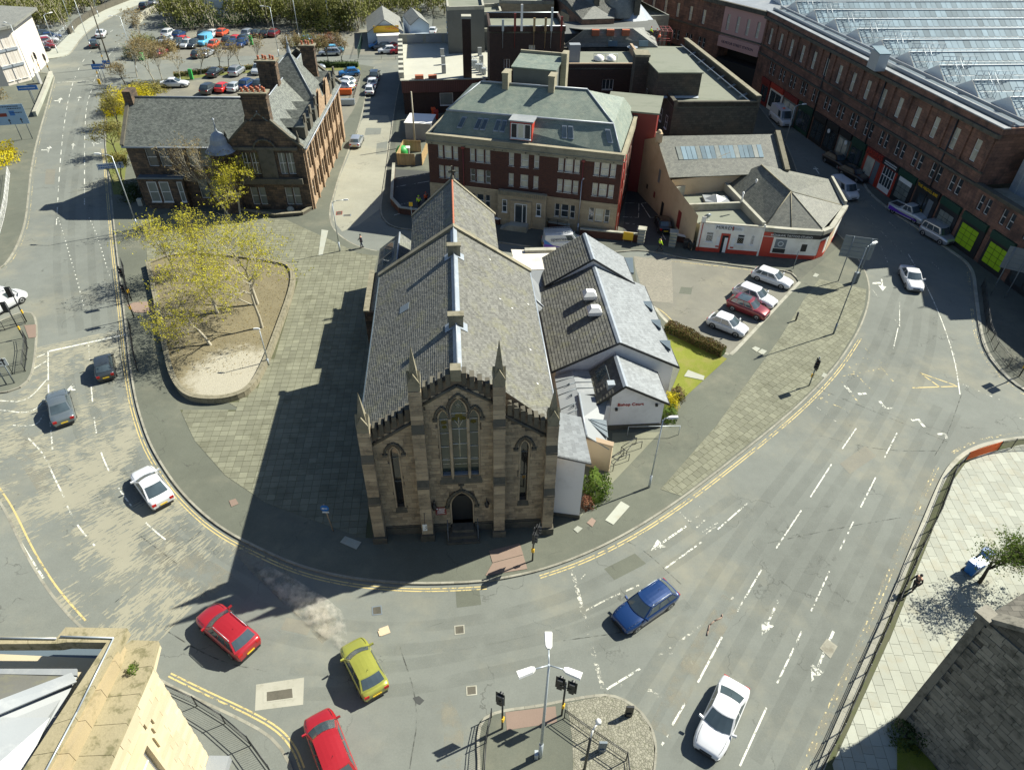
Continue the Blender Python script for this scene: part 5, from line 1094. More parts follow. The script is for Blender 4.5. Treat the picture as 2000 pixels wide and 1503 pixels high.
# signs on the front
b = MB(); b.box(-1.95,FY-.10,1.95,-1.20,FY-.06,2.72); sg = b.build('notice_board',M['redd'],church)
lm = MB(); lm.tube((-1.83,FY-.105,2.58),(-1.83,FY-.11,2.58),.07,.07,10)
for k,(x0,x1) in enumerate(((-1.72,-1.28),(-1.72,-1.3),(-1.8,-1.35),(-1.85,-1.3),(-1.8,-1.4),(-1.88,-1.25))):
    x = x0
    while x < x1-.03: w_ = rnd.uniform(.03,.08); lm.box(x,FY-.108,2.60-k*.10-.03,min(x+w_,x1),FY-.102,2.60-k*.10+.03); x += w_+.02
lm.build('lettering',M['signw'],sg)
hs = empty('hanging_sign','small white hanging sign with black numeral on church buttress','sign',CF.w(-2.55,-.1,2.6),5.2); b = MB(); b.box(-.28,-.45,-.75,.02,-.42,-.1); b.build('plate',M['signw'],hs); b = MB(); b.tube((-.13,.08,.5),(-.13,-.43,-.1),.02,.02,5); b.build('bracket',M['black'],hs); b = MB(); b.path([(-.02,-.455,-.25),(-.07,-.455,-.32),(-.02,-.455,-.45),(-.07,-.455,-.58),(-.16,-.455,-.60)],.02,4); b.build('emblem',M['black'],hs)
# ================================================================== Bishop Court
bc = empty('community_hall','white rendered hall complex with grey slate gables reading Bishop Court','hall',(CF.o[0],CF.o[1],0),5.2)
def gable(root,xl,zl,xr,zr_,xm,zm,y0,y1,m_,wallm,ov=.35,slates_on=(True,True),wl=None,wr=None,sw=.34,sh=.27,wy=None):
    wl = xl+ov if wl is None else wl; wr = xr-ov if wr is None else wr; wy0 = y0+ov if wy is None else wy
    sl = lambda x: zl+(zm-zl)*(x-xl)/(xm-xl) if x < xm else zr_+(zm-zr_)*(xr-x)/(xr-xm)
    w_ = MB(); P = [(wl,wy0,0),(wr,wy0,0),(wr,wy0,sl(wr)-.12),(xm,wy0,zm-.12),(wl,wy0,sl(wl)-.12)]; w_.face(P); Q = [(x,y1-.1,z) for x,y,z in P]; w_.face(Q[::-1]); w_.face([P[1],Q[1],Q[2],P[2]]); w_.face([Q[0],P[0],P[4],Q[4]]); w_.build('wall',M[wallm],root)
    r = MB(); r.slab([(xl,y0,zl),(xm,y0,zm),(xm,y1,zm),(xl,y1,zl)],.12); r.slab([(xr,y0,zr_),(xm,y0,zm),(xm,y1,zm),(xr,y1,zr_)],.12); r.build('roof',M[m_],root)
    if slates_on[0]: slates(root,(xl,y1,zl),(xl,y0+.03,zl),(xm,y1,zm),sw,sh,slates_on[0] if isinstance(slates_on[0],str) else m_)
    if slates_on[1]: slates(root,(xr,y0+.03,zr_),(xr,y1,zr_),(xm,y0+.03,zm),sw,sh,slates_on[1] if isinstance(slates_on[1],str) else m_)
    g = MB(); g.slab([(xm-.22,y0,zm-.04),(xm,y0,zm+.09),(xm,y1,zm+.09),(xm-.22,y1,zm-.04)],.03); g.slab([(xm+.22,y0,zm-.04),(xm,y0,zm+.09),(xm,y1,zm+.09),(xm+.22,y1,zm-.04)],.03); g.build('ridge',M['lead'],root)
    b = MB()
    for a,z0,c_,z1 in ((xl,zl,xm,zm),(xm,zm,xr,zr_)): b.add([(a,y0-.03,z0-.14),(c_,y0-.03,z1-.14),(c_,y0-.03,z1+.08),(a,y0-.03,z0+.08),(a,y0+.05,z0+.08),(c_,y0+.05,z1+.08)],[(0,1,2,3),(3,2,5,4)])
    for x,z in ((xl-.06,zl-.08),(xr+.06,zr_-.08)): b.tube((x,y0,z),(x,y1,z),.07,.07,6)
    b.build('verge_board',M['redd'] if 0 else M['black'],root)
gable(bc,7.9,3.3,18.85,3.3,13.4,6.1,14.45,27.6,'slate_n','render_w',slates_on=('slate_d',True))  # here and below, sunlit right and shaded left slopes put into slate colour
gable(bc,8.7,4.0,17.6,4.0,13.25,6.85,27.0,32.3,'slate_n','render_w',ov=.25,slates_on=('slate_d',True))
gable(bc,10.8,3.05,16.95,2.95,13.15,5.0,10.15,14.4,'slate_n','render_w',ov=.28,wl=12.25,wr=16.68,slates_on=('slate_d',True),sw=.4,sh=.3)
b = MB(); b.box(12.20,10.36,0,16.73,10.42,.62); b.build('plinth',M['stone_dk'],bc); b = MB(); b.box(16.681,10.5,0,16.74,14.4,.5); b.build('plinth',M['stone_dk'],bc)
txt('lettering','Bishop Court',M['redp'],bc,.42,(13.85,10.40,2.85),(90,0,0),.03,w=2.15)
for x,z,m_ in ((12.7,2.45,'black'),(16.0,2.75,'black')): b = MB(); b.box(x-.1,10.22,z-.1,x+.1,10.42,z+.1); b.build('floodlight',M[m_],bc)
b = MB(); b.tube((16.45,10.42,2.75),(16.45,10.36,2.75),.14,.14,12); b.build('round_badge',M['signw'],bc)
for y in (19.6,22.2):                 # roof cowls
    b = MB(); x = 12.15; zz = 5.43; b.box(x-.4,y-.35,zz-.4,x+.4,y+.35,zz+.35); v = b.build('cowl_base',M['greym'],bc)
    b = MB(); b.prism([(x-.62,y-.55),(x+.62,y-.55),(x+.62,y+.55),(x-.62,y+.55)],zz+.3,zz+.62); q = [(x-.62,y-.55),(x+.62,y-.55),(x+.62,y+.55),(x-.62,y+.55)]; t = [(x-.32,y-.3),(x+.32,y-.3),(x+.32,y+.3),(x-.32,y+.3)]
    for i in range(4): j = (i+1) % 4; b.face([(*q[i],zz+.62),(*q[j],zz+.62),(*t[j],zz+.98),(*t[i],zz+.98)])
    b.face([(*p,zz+.98) for p in t]); b.build('cowl_hood',M['white'],bc)
for tri in ([(1251,588),(1272,588),(1275,605)],[(1268,624),(1290,624),(1291,641)],[(1286,664),(1309,664),(1310,682)],[(1195,503),(1236,503),(1238,532),(1226,532)]):
    P = [CF.P(u,v,3.85) for u,v in tri]; b = MB(); b.slab(P,.25,0); z = max(p[0] for p in P); b.build('bay_canopy',M['zincd'],bc)
P = lambda u,v,z: CF.P(u,v,z)
def zinc(pts,n,name='zinc_roof',mat='zinc'):
    b = MB(); b.slab(pts,.10); o = b.build(name,M[mat],bc); A,B,C_,D = [Vector(p) for p in pts]
    for k in range(1,n): t = k/n; s = MB(); a = A+(D-A)*t; c_ = B+(C_-B)*t; s.tube(a+Vector((0,0,.03)),c_+Vector((0,0,.03)),.035,.035,4); s.build('standing_seam',M['greym'],o)
zinc([(8.1,14.4,2.9),(9.6,14.4,3.35),(9.62,11.3,3.35),(8.05,10.9,2.9)],4); zinc([(8.05,10.9,2.9),(9.62,11.3,3.35),(9.55,8.9,3.3),(8.0,8.4,2.85)],3)
zinc([(9.6,14.4,3.36),(12.3,14.4,3.22),(12.15,11.5,3.2),(9.62,11.3,3.36)],4)
for y in (12.6,11.2,9.9): b = MB(); b.add([(8.6,y,3.12),(9.1,y+.1,3.28),(9.1,y+.1,3.50)],[(0,1,2)]); b.tube((9.1,y+.1,3.2),(9.1,y+.1,3.48),.04,.04,5); b.build('roof_vent',M['greym'],bc)
r = MB(); rdg = [(9.68,11.3,3.5),(9.5,6.4,3.45)]; r.slab([rdg[0],(12.1,11.0,3.0),(11.2,8.5,2.7),(9.62,8.5,3.47)],.1); r.slab([(9.62,8.5,3.47),(11.2,8.5,2.7),(11.25,5.7,2.6),rdg[1]],.1); r.slab([rdg[0],(8.95,8.9,3.1),(8.9,6.6,3.0),rdg[1]],.1); r.build('porch_roof',M['slate_n'],bc)
r = MB(); r.tube(rdg[0],rdg[1],.11,.11,6); r.build('ridge',M['lead'],bc); zinc([(11.5,8.56,2.95),(9.9,8.56,3.25),(9.95,8.3,3.25),(11.3,6.7,2.85)],3,'entrance_canopy','zincd')
b = MB(); b.prism([(9.1,8.5),(11.0,8.4),(11.0,10.4),(12.3,10.5),(12.3,14.4),(8.15,14.4),(8.0,9.0)],0,2.75); b.build('link_wall',M['render_w'],bc)
b = MB(); b.prism([(9.42,6.55),(11.42,5.62),(11.55,5.88),(9.5,6.85)],0,2.95); b.build('screen_wall',M['render_t'],bc); b = MB(); b.prism([(9.3,6.55),(11.45,5.52),(11.6,5.95),(9.5,6.95)],2.95,3.08); b.build('coping',M['copeb'],bc)
# white lean-to beside the church buttress
b = MB(); b.prism([(6.5,1.62),(8.38,1.18),(8.45,5.6),(6.5,5.9)],.45,6.0); b.face([(6.5,1.62,6.0),(8.38,1.18,6.0),(8.38,1.18,6.05),(6.5,1.62,6.32)]); b.build('lean_to_wall',M['render_w'],bc); b = MB(); b.prism([(6.48,1.58),(8.42,1.13),(8.47,5.6),(6.5,5.9)],0,.5); b.build('plinth',M['stone_dk'],bc)
r = MB(); r.slab([(6.35,1.5,6.5),(8.72,.98,6.12),(8.75,5.6,6.12),(6.35,6.1,6.55)],.12); r.build('lean_to_roof',M['slate_n'],bc); slates(bc,(8.73,1.05,6.13),(8.75,5.6,6.13),(6.4,1.55,6.5),.4,.3,'slate_n'); g = MB(); g.slab([(6.3,1.46,6.46),(8.75,.93,6.08),(8.75,1.0,6.12),(6.3,1.53,6.5)],.2); g.build('verge_board',M['black'],bc)
# roofs in the gap towards the back street
r = MB(); r.slab([(6.1,29.9,4.2),(11.0,29.9,4.2),(11.0,33.6,4.2),(5.9,34.2,4.2)],.15); r.build('flat_roof',M['feltp'],bc); r = MB(); r.box(7.3,33.3,4.21,10.6,33.9,4.5); r.build('parapet',M['conc'],bc); b = MB(); b.prism([(6.0,24.0),(8.9,24.0),(8.9,27.4),(11,27.6),(11.0,33.8),(5.8,34.2)],0,3.3); b.build('link_wall',M['render_w'],bc)
r = MB(); r.slab([(7.2,29.85,4.15),(10.8,29.85,4.15),(9.6,27.3,3.3),(8.5,27.3,3.3)],.1); r.slab([(6.2,29.6,4.3),(7.2,29.85,4.1),(8.55,27.3,3.35),(8.6,23.8,3.2),(6.2,24.6,4.3)],.1); r.slab([(6.3,24.6,4.3),(8.6,23.8,3.2),(7.0,23.6,3.3),(6.3,23.7,3.6)],.1); r.build('link_roof',M['slate_n'],bc); r = MB(); r.tube((6.3,26.6,4.35),(8.6,23.8,3.3),.08,.08,5); r.build('ridge',M['lead'],bc)
w_ = MB(); w_.slab([(11.35,11.8,3.5),(12.25,11.8,4.33),(12.25,14.0,4.33),(11.35,14.0,3.5)],.06); sk = w_.build('skylight',M['greym'],bc)
for j in range(4): q = MB(); q.slab([(11.42,11.9+j*.52,3.64),(12.18,11.9+j*.52,4.33),(12.18,12.34+j*.52,4.33),(11.42,12.34+j*.52,3.64)],.01); q.build('pane',M['carglass'],sk)
b = MB(); b.box(11.9,10.9,3.9,12.5,11.5,4.6); b.build('roof_vent',M['galv'],bc)
# entrance yard: cycle hoops, handrail
for i,(u,v) in enumerate(((1207,905),(1232,880))):
    a = G(u,v,.13); r = empty('cycle_stand','black bent tube cycle stand, %s of two in the hall yard' % ('nearer' if i == 0 else 'farther'),'cycle stand',a,40,'cycle stands'); p = MB(); p.path([(-.9,-.3,0),(-.9,-.3,.75),(.0,0,.75),(.9,-.3,.75),(.9,-.3,0)],.03,6); p.path([(-.9,.3,0),(-.9,.3,.75),(.9,.3,.75),(.9,.3,0)],.03,6); p.build('hoop',M['black'],r); p = MB(); p.path([(-.9,-.3,.74),(-.9,.3,.74)],.03,6); p.build('crossbar',M['black'],r)
r = empty('handrail','grey tubular handrail in shade under the Bishop Court gable','handrail',G(1225,850,.13),3); p = MB(); p.path([(0,0,0),(0,0,1),(4.3,0,1),(4.3,0,0)],.03,6); p.build('rail',M['galv'],r)
# ================================================================== other buildings
def pxw(f,rects,style,glass='glass',sx=1.,ox=0,oy=0,y=0.):
    out = []
    for q in rects:
        a = f.yp(ox+q[0]/sx,oy+q[1]/sx,y); b = f.yp(ox+q[2]/sx,oy+q[3]/sx,y); st = q[4] if len(q) > 4 else style; gl = q[5] if len(q) > 5 else glass
        out.append((round(min(a[0],b[0]),2),round(b[2],2),round(abs(b[0]-a[0]),1),round(a[2]-b[2],1),st,gl))
    return out
def rect_walls(root,L,D,z0,z1,mat,front=(),right=(),left=(),back=(),depth=.22):
    wall(root,(0,0,0),0,L,z0,z1,front,mat,depth); wall(root,(L,0,0),90,D,z0,z1,right,mat,depth); wall(root,(0,D,0),-90,D,z0,z1,left,mat,depth); wall(root,(L,D,0),180,L,z0,z1,back,mat,depth)
# ---------------------------------------------------------------- red brick clinic
BF = Fr((-10.668,82.034),-13.38); clinic = empty('brick_building','red brick three storey building with concrete cornice and hipped green slate roof','building',(BF.o[0],BF.o[1],0),-13.38)
def trip(x,w_=1.,z=0,h=1.5,g='blind',gm='blind'): return [(x,z,.62*w_,h,'s',g),(x+.80*w_,z,.92*w_,h,'s',gm),(x+1.9*w_,z,.62*w_,h,'s',g)]
W3 = []; W2_ = []; W1 = []
for (x,w_) in ((1.25,1.),(5.25,1.),(16.0,1.),(20.2,1.)):
    W3 += trip(x,w_,7.45,1.6); W2_ += trip(x,w_,4.95,1.6,'glass' if x == 5.25 else 'blind'); 
for (x,w_) in ((5.25,1.),(15.9,1.),(20.1,1.)): W1 += trip(x,w_,1.75,1.7,'glass','blind' if x > 20 else 'glass')
for x,w_ in ((10.05,.62),(11.5,.95),(13.1,.6)): W3.append((x,7.45,w_,1.6,'s','blind')); W2_.append((x,4.95,w_,1.6,'s','blind'))
wall(clinic,(0,0,0),0,23.4,4.25,9.1,W3+W2_,'brick'); wall(clinic,(-.03,-.06,0),0,23.46,0,4.25,W1,'ash_buff')
wall(clinic,(23.4,0,0),90,15.7,0,9.1,[(2+k*2.6,z,1.,1.5,'s') for k in range(5) for z in (1.8,4.95,7.4)],'brick'); wall(clinic,(0,15.7,0),-90,15.7,0,9.1,[],'brick'); wall(clinic,(23.4,15.7,0),180,23.4,0,9.1,[],'brick')
b = MB(); b.box(-.12,-.14,9.1,23.52,.35,10.2); b.box(23.17,.35,9.1,23.52,15.8,10.2); b.box(-.12,.35,9.1,.23,15.8,10.2); b.box(-.2,-.24,9.42,23.6,-.14,9.52); b.box(-.16,-.18,10.2,23.56,.4,10.28); b.box(23.1,.4,10.2,23.56,15.85,10.28); b.box(-.16,.4,10.2,.3,15.85,10.28); b.build('cornice',M['corn'],clinic)
r = MB(); q0 = [(.3,.35,9.9),(23.1,.35,9.9),(23.1,15.4,9.9),(.3,15.4,9.9)]; q1 = [(1.9,1.9,12.5),(21.6,2.9,12.5),(21.6,12.8,12.5),(1.9,12.8,12.5)]; rd = [(5.0,6.1,14.8),(17.75,6.8,14.8)]
for i in range(4): j = (i+1) % 4; r.slab([q0[i],q0[j],q1[j],q1[i]],.12)
r.slab([q1[0],q1[1],rd[1],rd[0]],.12); r.slab([q1[2],q1[3],rd[0],rd[1]],.12); r.slab([q1[1],q1[2],rd[1]],.12); r.slab([q1[3],q1[0],rd[0]],.12); r.build('roof',M['slate_g'],clinic)
l = MB(); A,B = Vector(q1[0]),Vector(q1[1]); l.tube(A+Vector((0,0,.05)),B+Vector((0,0,.05)),.13,.13,5); l.tube(Vector(rd[0])+Vector((0,0,.08)),Vector(rd[1])+Vector((0,0,.08)),.12,.12,5)
for a,b_ in ((q1[1],rd[1]),(q1[0],rd[0]),(q0[1],q1[1])): l.tube(Vector(a)+Vector((0,0,.06)),Vector(b_)+Vector((0,0,.06)),.08,.08,5)
l.build('lead_flashing',M['lead'],clinic)
def onlow(x,t): # point on lower front slope
    a = Vector(q0[0]).lerp(Vector(q0[1]),x); b = Vector(q1[0]).lerp(Vector(q1[1]),x); return a.lerp(b,t)
for xx in (.115,.21,.245,.32,.355,.70,.735,.945):
    a,b_,c_,d_ = onlow(xx,.38),onlow(xx+.028,.38),onlow(xx+.028,.82),onlow(xx,.82); up = Vector((0,-.04,.05)); m = MB(); m.slab([a+up,b_+up,c_+up,d_+up],.08); sk = m.build('rooflight',M['lead'],clinic); up = Vector((0,-.06,.07)); m = MB(); e = .12; m.slab([a.lerp(c_,.1)+up,b_.lerp(d_,.1)+up,c_.lerp(a,.1)+up,d_.lerp(b_,.1)+up],.02); m.build('pane',M['carglass'],sk)
b = MB(); a = onlow(.445,.2); b.box(10.0,a.y-.1,10.35,12.6,3.4,12.5); dm = b.build('dormer',M['redp'],clinic); b = MB(); b.box(9.85,a.y-.3,12.5,12.75,3.2,12.65); b.build('dormer_roof',M['zinc'],clinic)
for k in range(3): window(clinic,(10.12+k*.8,a.y-.32,10.6),0,0,0,.76,1.7,'','blind' if k == 1 else 'glass','white')
for (x,y) in ((8.1,6.6),(13.6,6.9)): b = MB(); b.box(x-.35,y-1.1,13.2,x+.35,y+.6,16.1); b.box(x-.42,y-1.17,16.1,x+.42,y+.67,16.25); b.build('chimney',M['corn'],clinic)
b = MB(); b.box(8.2,9.0,9,13.4,13.5,16.0); b.build('stair_tower',M['render_g'],clinic); b = MB(); b.slab([(8.0,8.8,16.1),(13.6,8.8,16.1),(13.6,13.7,16.5),(8.0,13.7,16.5)],.15); b.build('tower_roof',M['slate_g'],clinic); b = MB(); b.box(13.5,12.0,12,14.2,13.6,17.2); b.box(8.0,13.7,15.3,13.5,14.0,16.8); b.build('chimney',M['corn'],clinic)
b = MB(); b.prism([(19.4,13.5),(26,13.5),(26,19),(19.4,19)],0,10.6); b.build('rear_wing',M['redd'],clinic); b = MB(); b.slab([(19.2,13.3,10.8),(26.2,13.3,10.8),(26.2,19.2,11.2),(19.2,19.2,11.2)],.2); b.build('rear_wing_roof',M['felt'],clinic)
b = MB(); b.box(8.9,-.75,0,14.9,-.06,4.5); b.build('porch',M['ash_buff'],clinic)
for k in range(24): b = MB(); x = 9.0+k*.245; b.box(x,-.84,4.05,x+.15,-.74,4.65); b.build('dentil',M['corn'],clinic)
b = MB(); b.box(10.55,-1.0,0,13.15,-.75,3.6); b.build('doorcase',M['ash_buff'],clinic); b = MB(); b.box(11.15,-1.03,.9,12.6,-1.0,3.2); dd = b.build('door',M['glass'],clinic); b = MB(); b.box(11.1,-1.06,.9,11.2,-1.0,3.25); b.box(12.05,-1.06,.9,12.15,-1.0,3.25); b.box(12.55,-1.06,.9,12.65,-1.0,3.25); b.box(11.1,-1.06,3.2,12.65,-1.0,3.28); b.build('door_frame',M['offw'],dd)
for x in (9.5,13.75): b = window(clinic,(x,-.92,1.9),0,0,0,.6,1.6,'s','glass')
for k in range(4): b = MB(); b.box(10.6-.3*k,-1.9-.4*k if 0 else -2.1,0,12.9,-1.0+0*k,.85-.2*k) if k == 0 else b.box(10.6-.35*k,-2.1,0,10.6-.35*(k-1),-1.0,.85-.2*k); b.build('step',M['conc'],clinic)
for x in (4.45,18.95): b = MB(); b.tube((x,-.14,.2),(x,-.14,9.0),.06,.06,6); b.box(x-.2,-.26,8.95,x+.2,-.06,9.2); b.build('downpipe',M['redd'],clinic)
b = MB(); b.tube((23.5,-.1,.2),(23.5,-.1,9.8),.07,.07,6); b.tube((23.6,1.2,.2),(23.6,1.2,9.8),.07,.07,6); b.build('downpipe',M['redp'],clinic)
for x in (.6,4.7,8.3,9.3,12.1,13.7,17.0,18.0,22.4): b = MB(); b.tube((x,-.15,9.25),(x,-.2,9.25),.07,.07,8); b.build('vent_hole',M['black'],clinic)
b = MB(); 
for x in (5.4,11.6,6.6): b.tube((x+2.6,4.8,12.0),(x+2.6,4.8,13.1),.05,.05,5)
b.build('soil_pipe',M['greym'],clinic)
# front boundary wall, yellow board, gate piers
def lowwall(label,pts,h,th,mat,cope,z=.12,name='boundary_wall'):
    a = pts[0]; r = empty(name,label,'wall',(a[0],a[1],z)); m = MB(); c = MB()
    for p,q in zip(pts,pts[1:]):
        d = math.degrees(math.atan2(q[1]-p[1],q[0]-p[0])); L = math.hypot(q[0]-p[0],q[1]-p[1]); cc = ((p[0]+q[0])/2-a[0],(p[1]+q[1])/2-a[1]); m.obox(cc,d,L,th,0,h)
        n = max(1,int(L/.9))
        for k in range(n): s = MB(); t = (k+.5)/n; s.obox((p[0]+(q[0]-p[0])*t-a[0],p[1]+(q[1]-p[1])*t-a[1]),d,L/n-.015,th+.1,h,h+.12); s.build('coping_stone',M[cope],r)
    m.build('wall',M[mat],r); return r
lowwall('low red brick wall with pale coping in front of the brick building',[G(1132,461,.12)[:2],G(1247,472,.12)[:2]],.95,.3,'brick','conc')
lowwall('short brick wall beside the steps of the brick building',[G(1070,445,.12)[:2],G(1112,452,.12)[:2]],.8,.3,'brick','conc'); lowwall('curved cream planter wall left of the brick building porch',[G(u,v,.12)[:2] for u,v in ((962,436),(975,438),(982,430))],.7,.3,'brick','white')
lowwall('low brick wall beside the shop with the white coping',[G(1318,470,.12)[:2],G(1358,478,.12)[:2]],.8,.3,'brick','white')
for i,(u,v) in enumerate(((1251,474),(1312,480))):
    g = G(u,v,.12); r = empty('gate_pier','%s gate pier banded in white stone at the alley mouth' % ('left' if i == 0 else 'right'),'gate pier',g,-13,'banded gate piers')
    for k in range(9): s = MB(); e = .42 if k % 2 else .38; s.box(-e,-e,k*.2,e,e,k*.2+.195); s.build('pier_stone',M['conc' if k % 2 else 'greym'],r)
    s = MB(); s.box(-.5,-.5,1.8,.5,.5,1.95); s.build('cap',M['conc'],r)
g = G(1226,470,.12); r = empty('notice_board','square yellow notice board standing before the low brick wall','sign',g,-13); b = MB(); b.box(-.6,-.5,.35,.6,-.44,1.35); b.build('board',M['yel'],r); b = MB()
for x in (-.5,.5): b.box(x-.03,-.44,0,x+.03,-.40,1.35)
b.build('post',M['greym'],r)
guardrail('black ramp railing in front of the brick building entrance',[G(1020,436,.5)[:2],G(1070,441,.5)[:2],G(1107,447,.5)[:2]],1.2,.3,1.6,.12,None)
# ---------------------------------------------------------------- sooty stone school
SF = Fr((-47.51,82.44),2.09); school = empty('school','soot blackened sandstone school with tall chimneys, cupola and steep slate roofs','school',(SF.o[0],SF.o[1],0),2.09)
SC_ = dict(sx=4.,ox=0,oy=0)
wn = pxw(SF,[(1110,1160,1180,1270,'s'),(1185,1160,1245,1272,'s'),(1330,1150,1388,1262,'s','blindg'),(1390,1150,1448,1260,'s','blindg')],'s',sx=4.)
def fixw(ws,z=None,h=None,w_=None): return [(q[0],z if z is not None else q[1],w_ or q[2],h or q[3],*q[4:]) for q in ws]
up_ = fixw(wn,5.4,2.3,1.25); lo_ = [(2.2,1.1,1.2,2.6,'s','blindg'),(3.7,1.1,1.2,2.6,'s','blindg'),(7.4,1.1,1.2,2.6,'s','blindg'),(8.9,1.1,1.2,2.6,'s','blindg')]
up_ = [(2.1,5.3,1.25,2.3,'s'),(3.65,5.3,1.25,2.3,'s'),(7.1,5.3,1.25,2.3,'s','blindg'),(8.6,5.3,1.25,2.3,'s','blindg')]
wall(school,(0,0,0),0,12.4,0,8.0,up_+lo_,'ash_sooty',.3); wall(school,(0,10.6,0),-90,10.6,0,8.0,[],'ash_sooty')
gw = [(x,z,.9,h,'s' if z < 2 else 'sm',g) for z,h in ((4.75,2.75),(.7,2.4)) for x,g in ((14.1,'blindg' if z < 2 else 'glass'),(15.1,'blindg' if z < 2 else 'glass'),(18.4,'blindg'),(19.4,'blindg'))]
def gfront(mb): mb.face([(0,0,8.3),(9.2,0,8.3),(8.0,0,9.4),(5.9,0,11.3),(3.3,0,11.3),(1.2,0,9.4)])
wall(school,(12.4,-1.0,0),0,9.2,0,8.3,[(q[0]-12.4,*q[1:]) for q in gw],'ash_sooty',.35,extra=gfront); b = MB(); b.box(12.4,-.98,0,12.45,0,8.3); b.box(12.5,-.9,8.2,21.5,0,8.28); b.build('wall_return',M['ash_sooty'],school)
sw = []
for k in range(7):
    for z,h in ((.9,2.4),(4.6,2.4)): sw.append((1.6+k*3.3,z,1.0,h,'s','blindg')); sw.append((2.9+k*3.3,z,.9,h,'s','glass'))
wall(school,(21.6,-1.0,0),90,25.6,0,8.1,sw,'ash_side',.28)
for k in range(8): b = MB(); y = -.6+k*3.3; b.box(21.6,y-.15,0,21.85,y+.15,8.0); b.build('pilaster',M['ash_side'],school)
b = MB(); b.face([(21.6,24.6,0),(10.8,24.6,0),(10.8,24.6,8.1),(16.2,24.6,12.6),(21.6,24.6,8.1)]); b.face([(10.8,24.6,0),(10.8,10,0),(10.8,10,8.1),(10.8,24.6,8.1)]); b.build('rear_wall',M['ash_sooty'],school)
r = MB(); r.slab([(-.25,-.3,7.85),(14,-.3,7.85),(14,5.2,12.0),(-.25,5.2,12.0)],.15); r.slab([(-.25,10.7,7.85),(14,10.7,7.85),(14,5.2,12.0),(-.25,5.2,12.0)],.15); r.build('roof',M['slate_b'],school)
r = MB(); r.slab([(21.9,-.9,7.95),(17.0,-.9,12.3),(17.0,24.4,12.3),(21.9,24.4,7.95)],.15); r.slab([(12.1,-.9,7.95),(17.0,-.9,12.3),(17.0,24.4,12.3),(12.1,24.4,7.95)],.15); r.build('roof',M['slate_b'],school)
r = MB(); b0 = [(13.0,10.6,10.4),(21.5,10.6,9.2),(21.5,17.6,9.2),(13.0,17.6,10.4)]; tp_ = (17.9,14.2,15.2)
for i in range(4): r.face([b0[i],b0[(i+1) % 4],tp_])
r.build('tower_roof',M['slate_b'],school); b = MB(); b.box(16.5,10.7,8,21.5,17.5,9.4); b.build('tower_wall',M['ash_side'],school)
f = MB(); f.lathe((17.9,14.2,15.0),[(.3,0),(.18,.6),(.1,1.0),(.2,1.1),(.06,1.3),(.03,2.0)],8); f.build('finial',M['lead'],school)
l = MB(); l.tube((-.2,5.2,12.06),(14,5.2,12.06),.09,.09,5); l.tube((17.0,-.9,12.37),(17.0,24.4,12.37),.09,.09,5); l.tube((21.98,-.9,7.95),(21.98,24.4,7.95),.11,.11,5); l.tube((-.3,-.38,7.85),(10.9,-.38,7.85),.10,.10,5); l.tube((-.3,-.3,7.95),(-.3,5.2,12.1),.08,.08,5)
for p in b0[:2]: l.tube(p,tp_,.07,.07,5)
l.build('lead_flashing',M['lead'],school)
c_ = MB(); c_.slab([(-.45,-.3,8.15),(-.45,5.2,12.3),(-.05,5.2,12.3),(-.05,-.3,8.15)],.3); c_.slab([(16.3,24.3,13.0),(22.1,24.3,8.3),(22.1,24.9,8.3),(16.3,24.9,13.0)],.3); c_.slab([(10.8,24.3,8.3),(16.3,24.3,13.0),(16.3,24.9,13.0),(10.8,24.9,8.3)],.3)
for a,b_ in (((12.2,-1.15,8.3),(13.4,-1.15,9.5)),((13.4,-1.15,9.5),(15.6,-1.15,11.5)),((18.4,-1.15,11.5),(20.4,-1.15,9.5)),((20.4,-1.15,9.5),(21.8,-1.15,8.3))): c_.slab([a,b_,(b_[0],-.65,b_[2]),(a[0],-.65,a[2])],.25)
cs_ = list(c_.f)
for k in range(0,len(cs_),6): b = MB(); [b.face([c_.v[j] for j in f]) for f in cs_[k:k+6]]; b.build('coping',M['stone_dk'],school)
def chimney(x0,x1,y0,y1,z0,z1,pots,root=school,mat='ash_sooty'):
    b = MB(); b.box(x0,y0,z0,x1,y1,z1); b.box(x0-.18,y0-.18,z1,x1+.18,y1+.18,z1+.18); b.box(x0-.1,y0-.1,z1-.5,x1+.1,y1+.1,z1-.38); n = int((x1-x0)/.75); o = b.build('chimney',M[mat],root)
    for k in range(1,n): s = MB(); x = x0+(x1-x0)*k/n; s.box(x-.07,y0-.08,z0+.3,x+.07,y0,z1-.5); s.build('rib',M[mat],o)
    b = MB(); b.box(x0-.22,y0-.22,z1+.18,x1+.22,y1+.22,z1+.28); b.build('cap',M['stone_ledge'],o)
    for k in range(pots): p = MB(); p.lathe((x0+(x1-x0)*(k+.5)/pots,(y0+y1)/2+(.25 if k % 2 else -.2),z1+.25),[(.16,0),(.13,.35),(.17,.42),(.12,.5)],7); p.build('chimney_pot',M['pot'],o)
chimney(15.5,18.4,-.85,.3,8.0,14.2,9); chimney(14.9,17.2,9.3,10.6,11,15.0,5); chimney(18.2,20,19.2,20.2,9.6,14.4,4); b = MB(); b.box(-.5,4.3,11,.5,6.1,12.9); b.build('chimney',M['ash_sooty'],school)
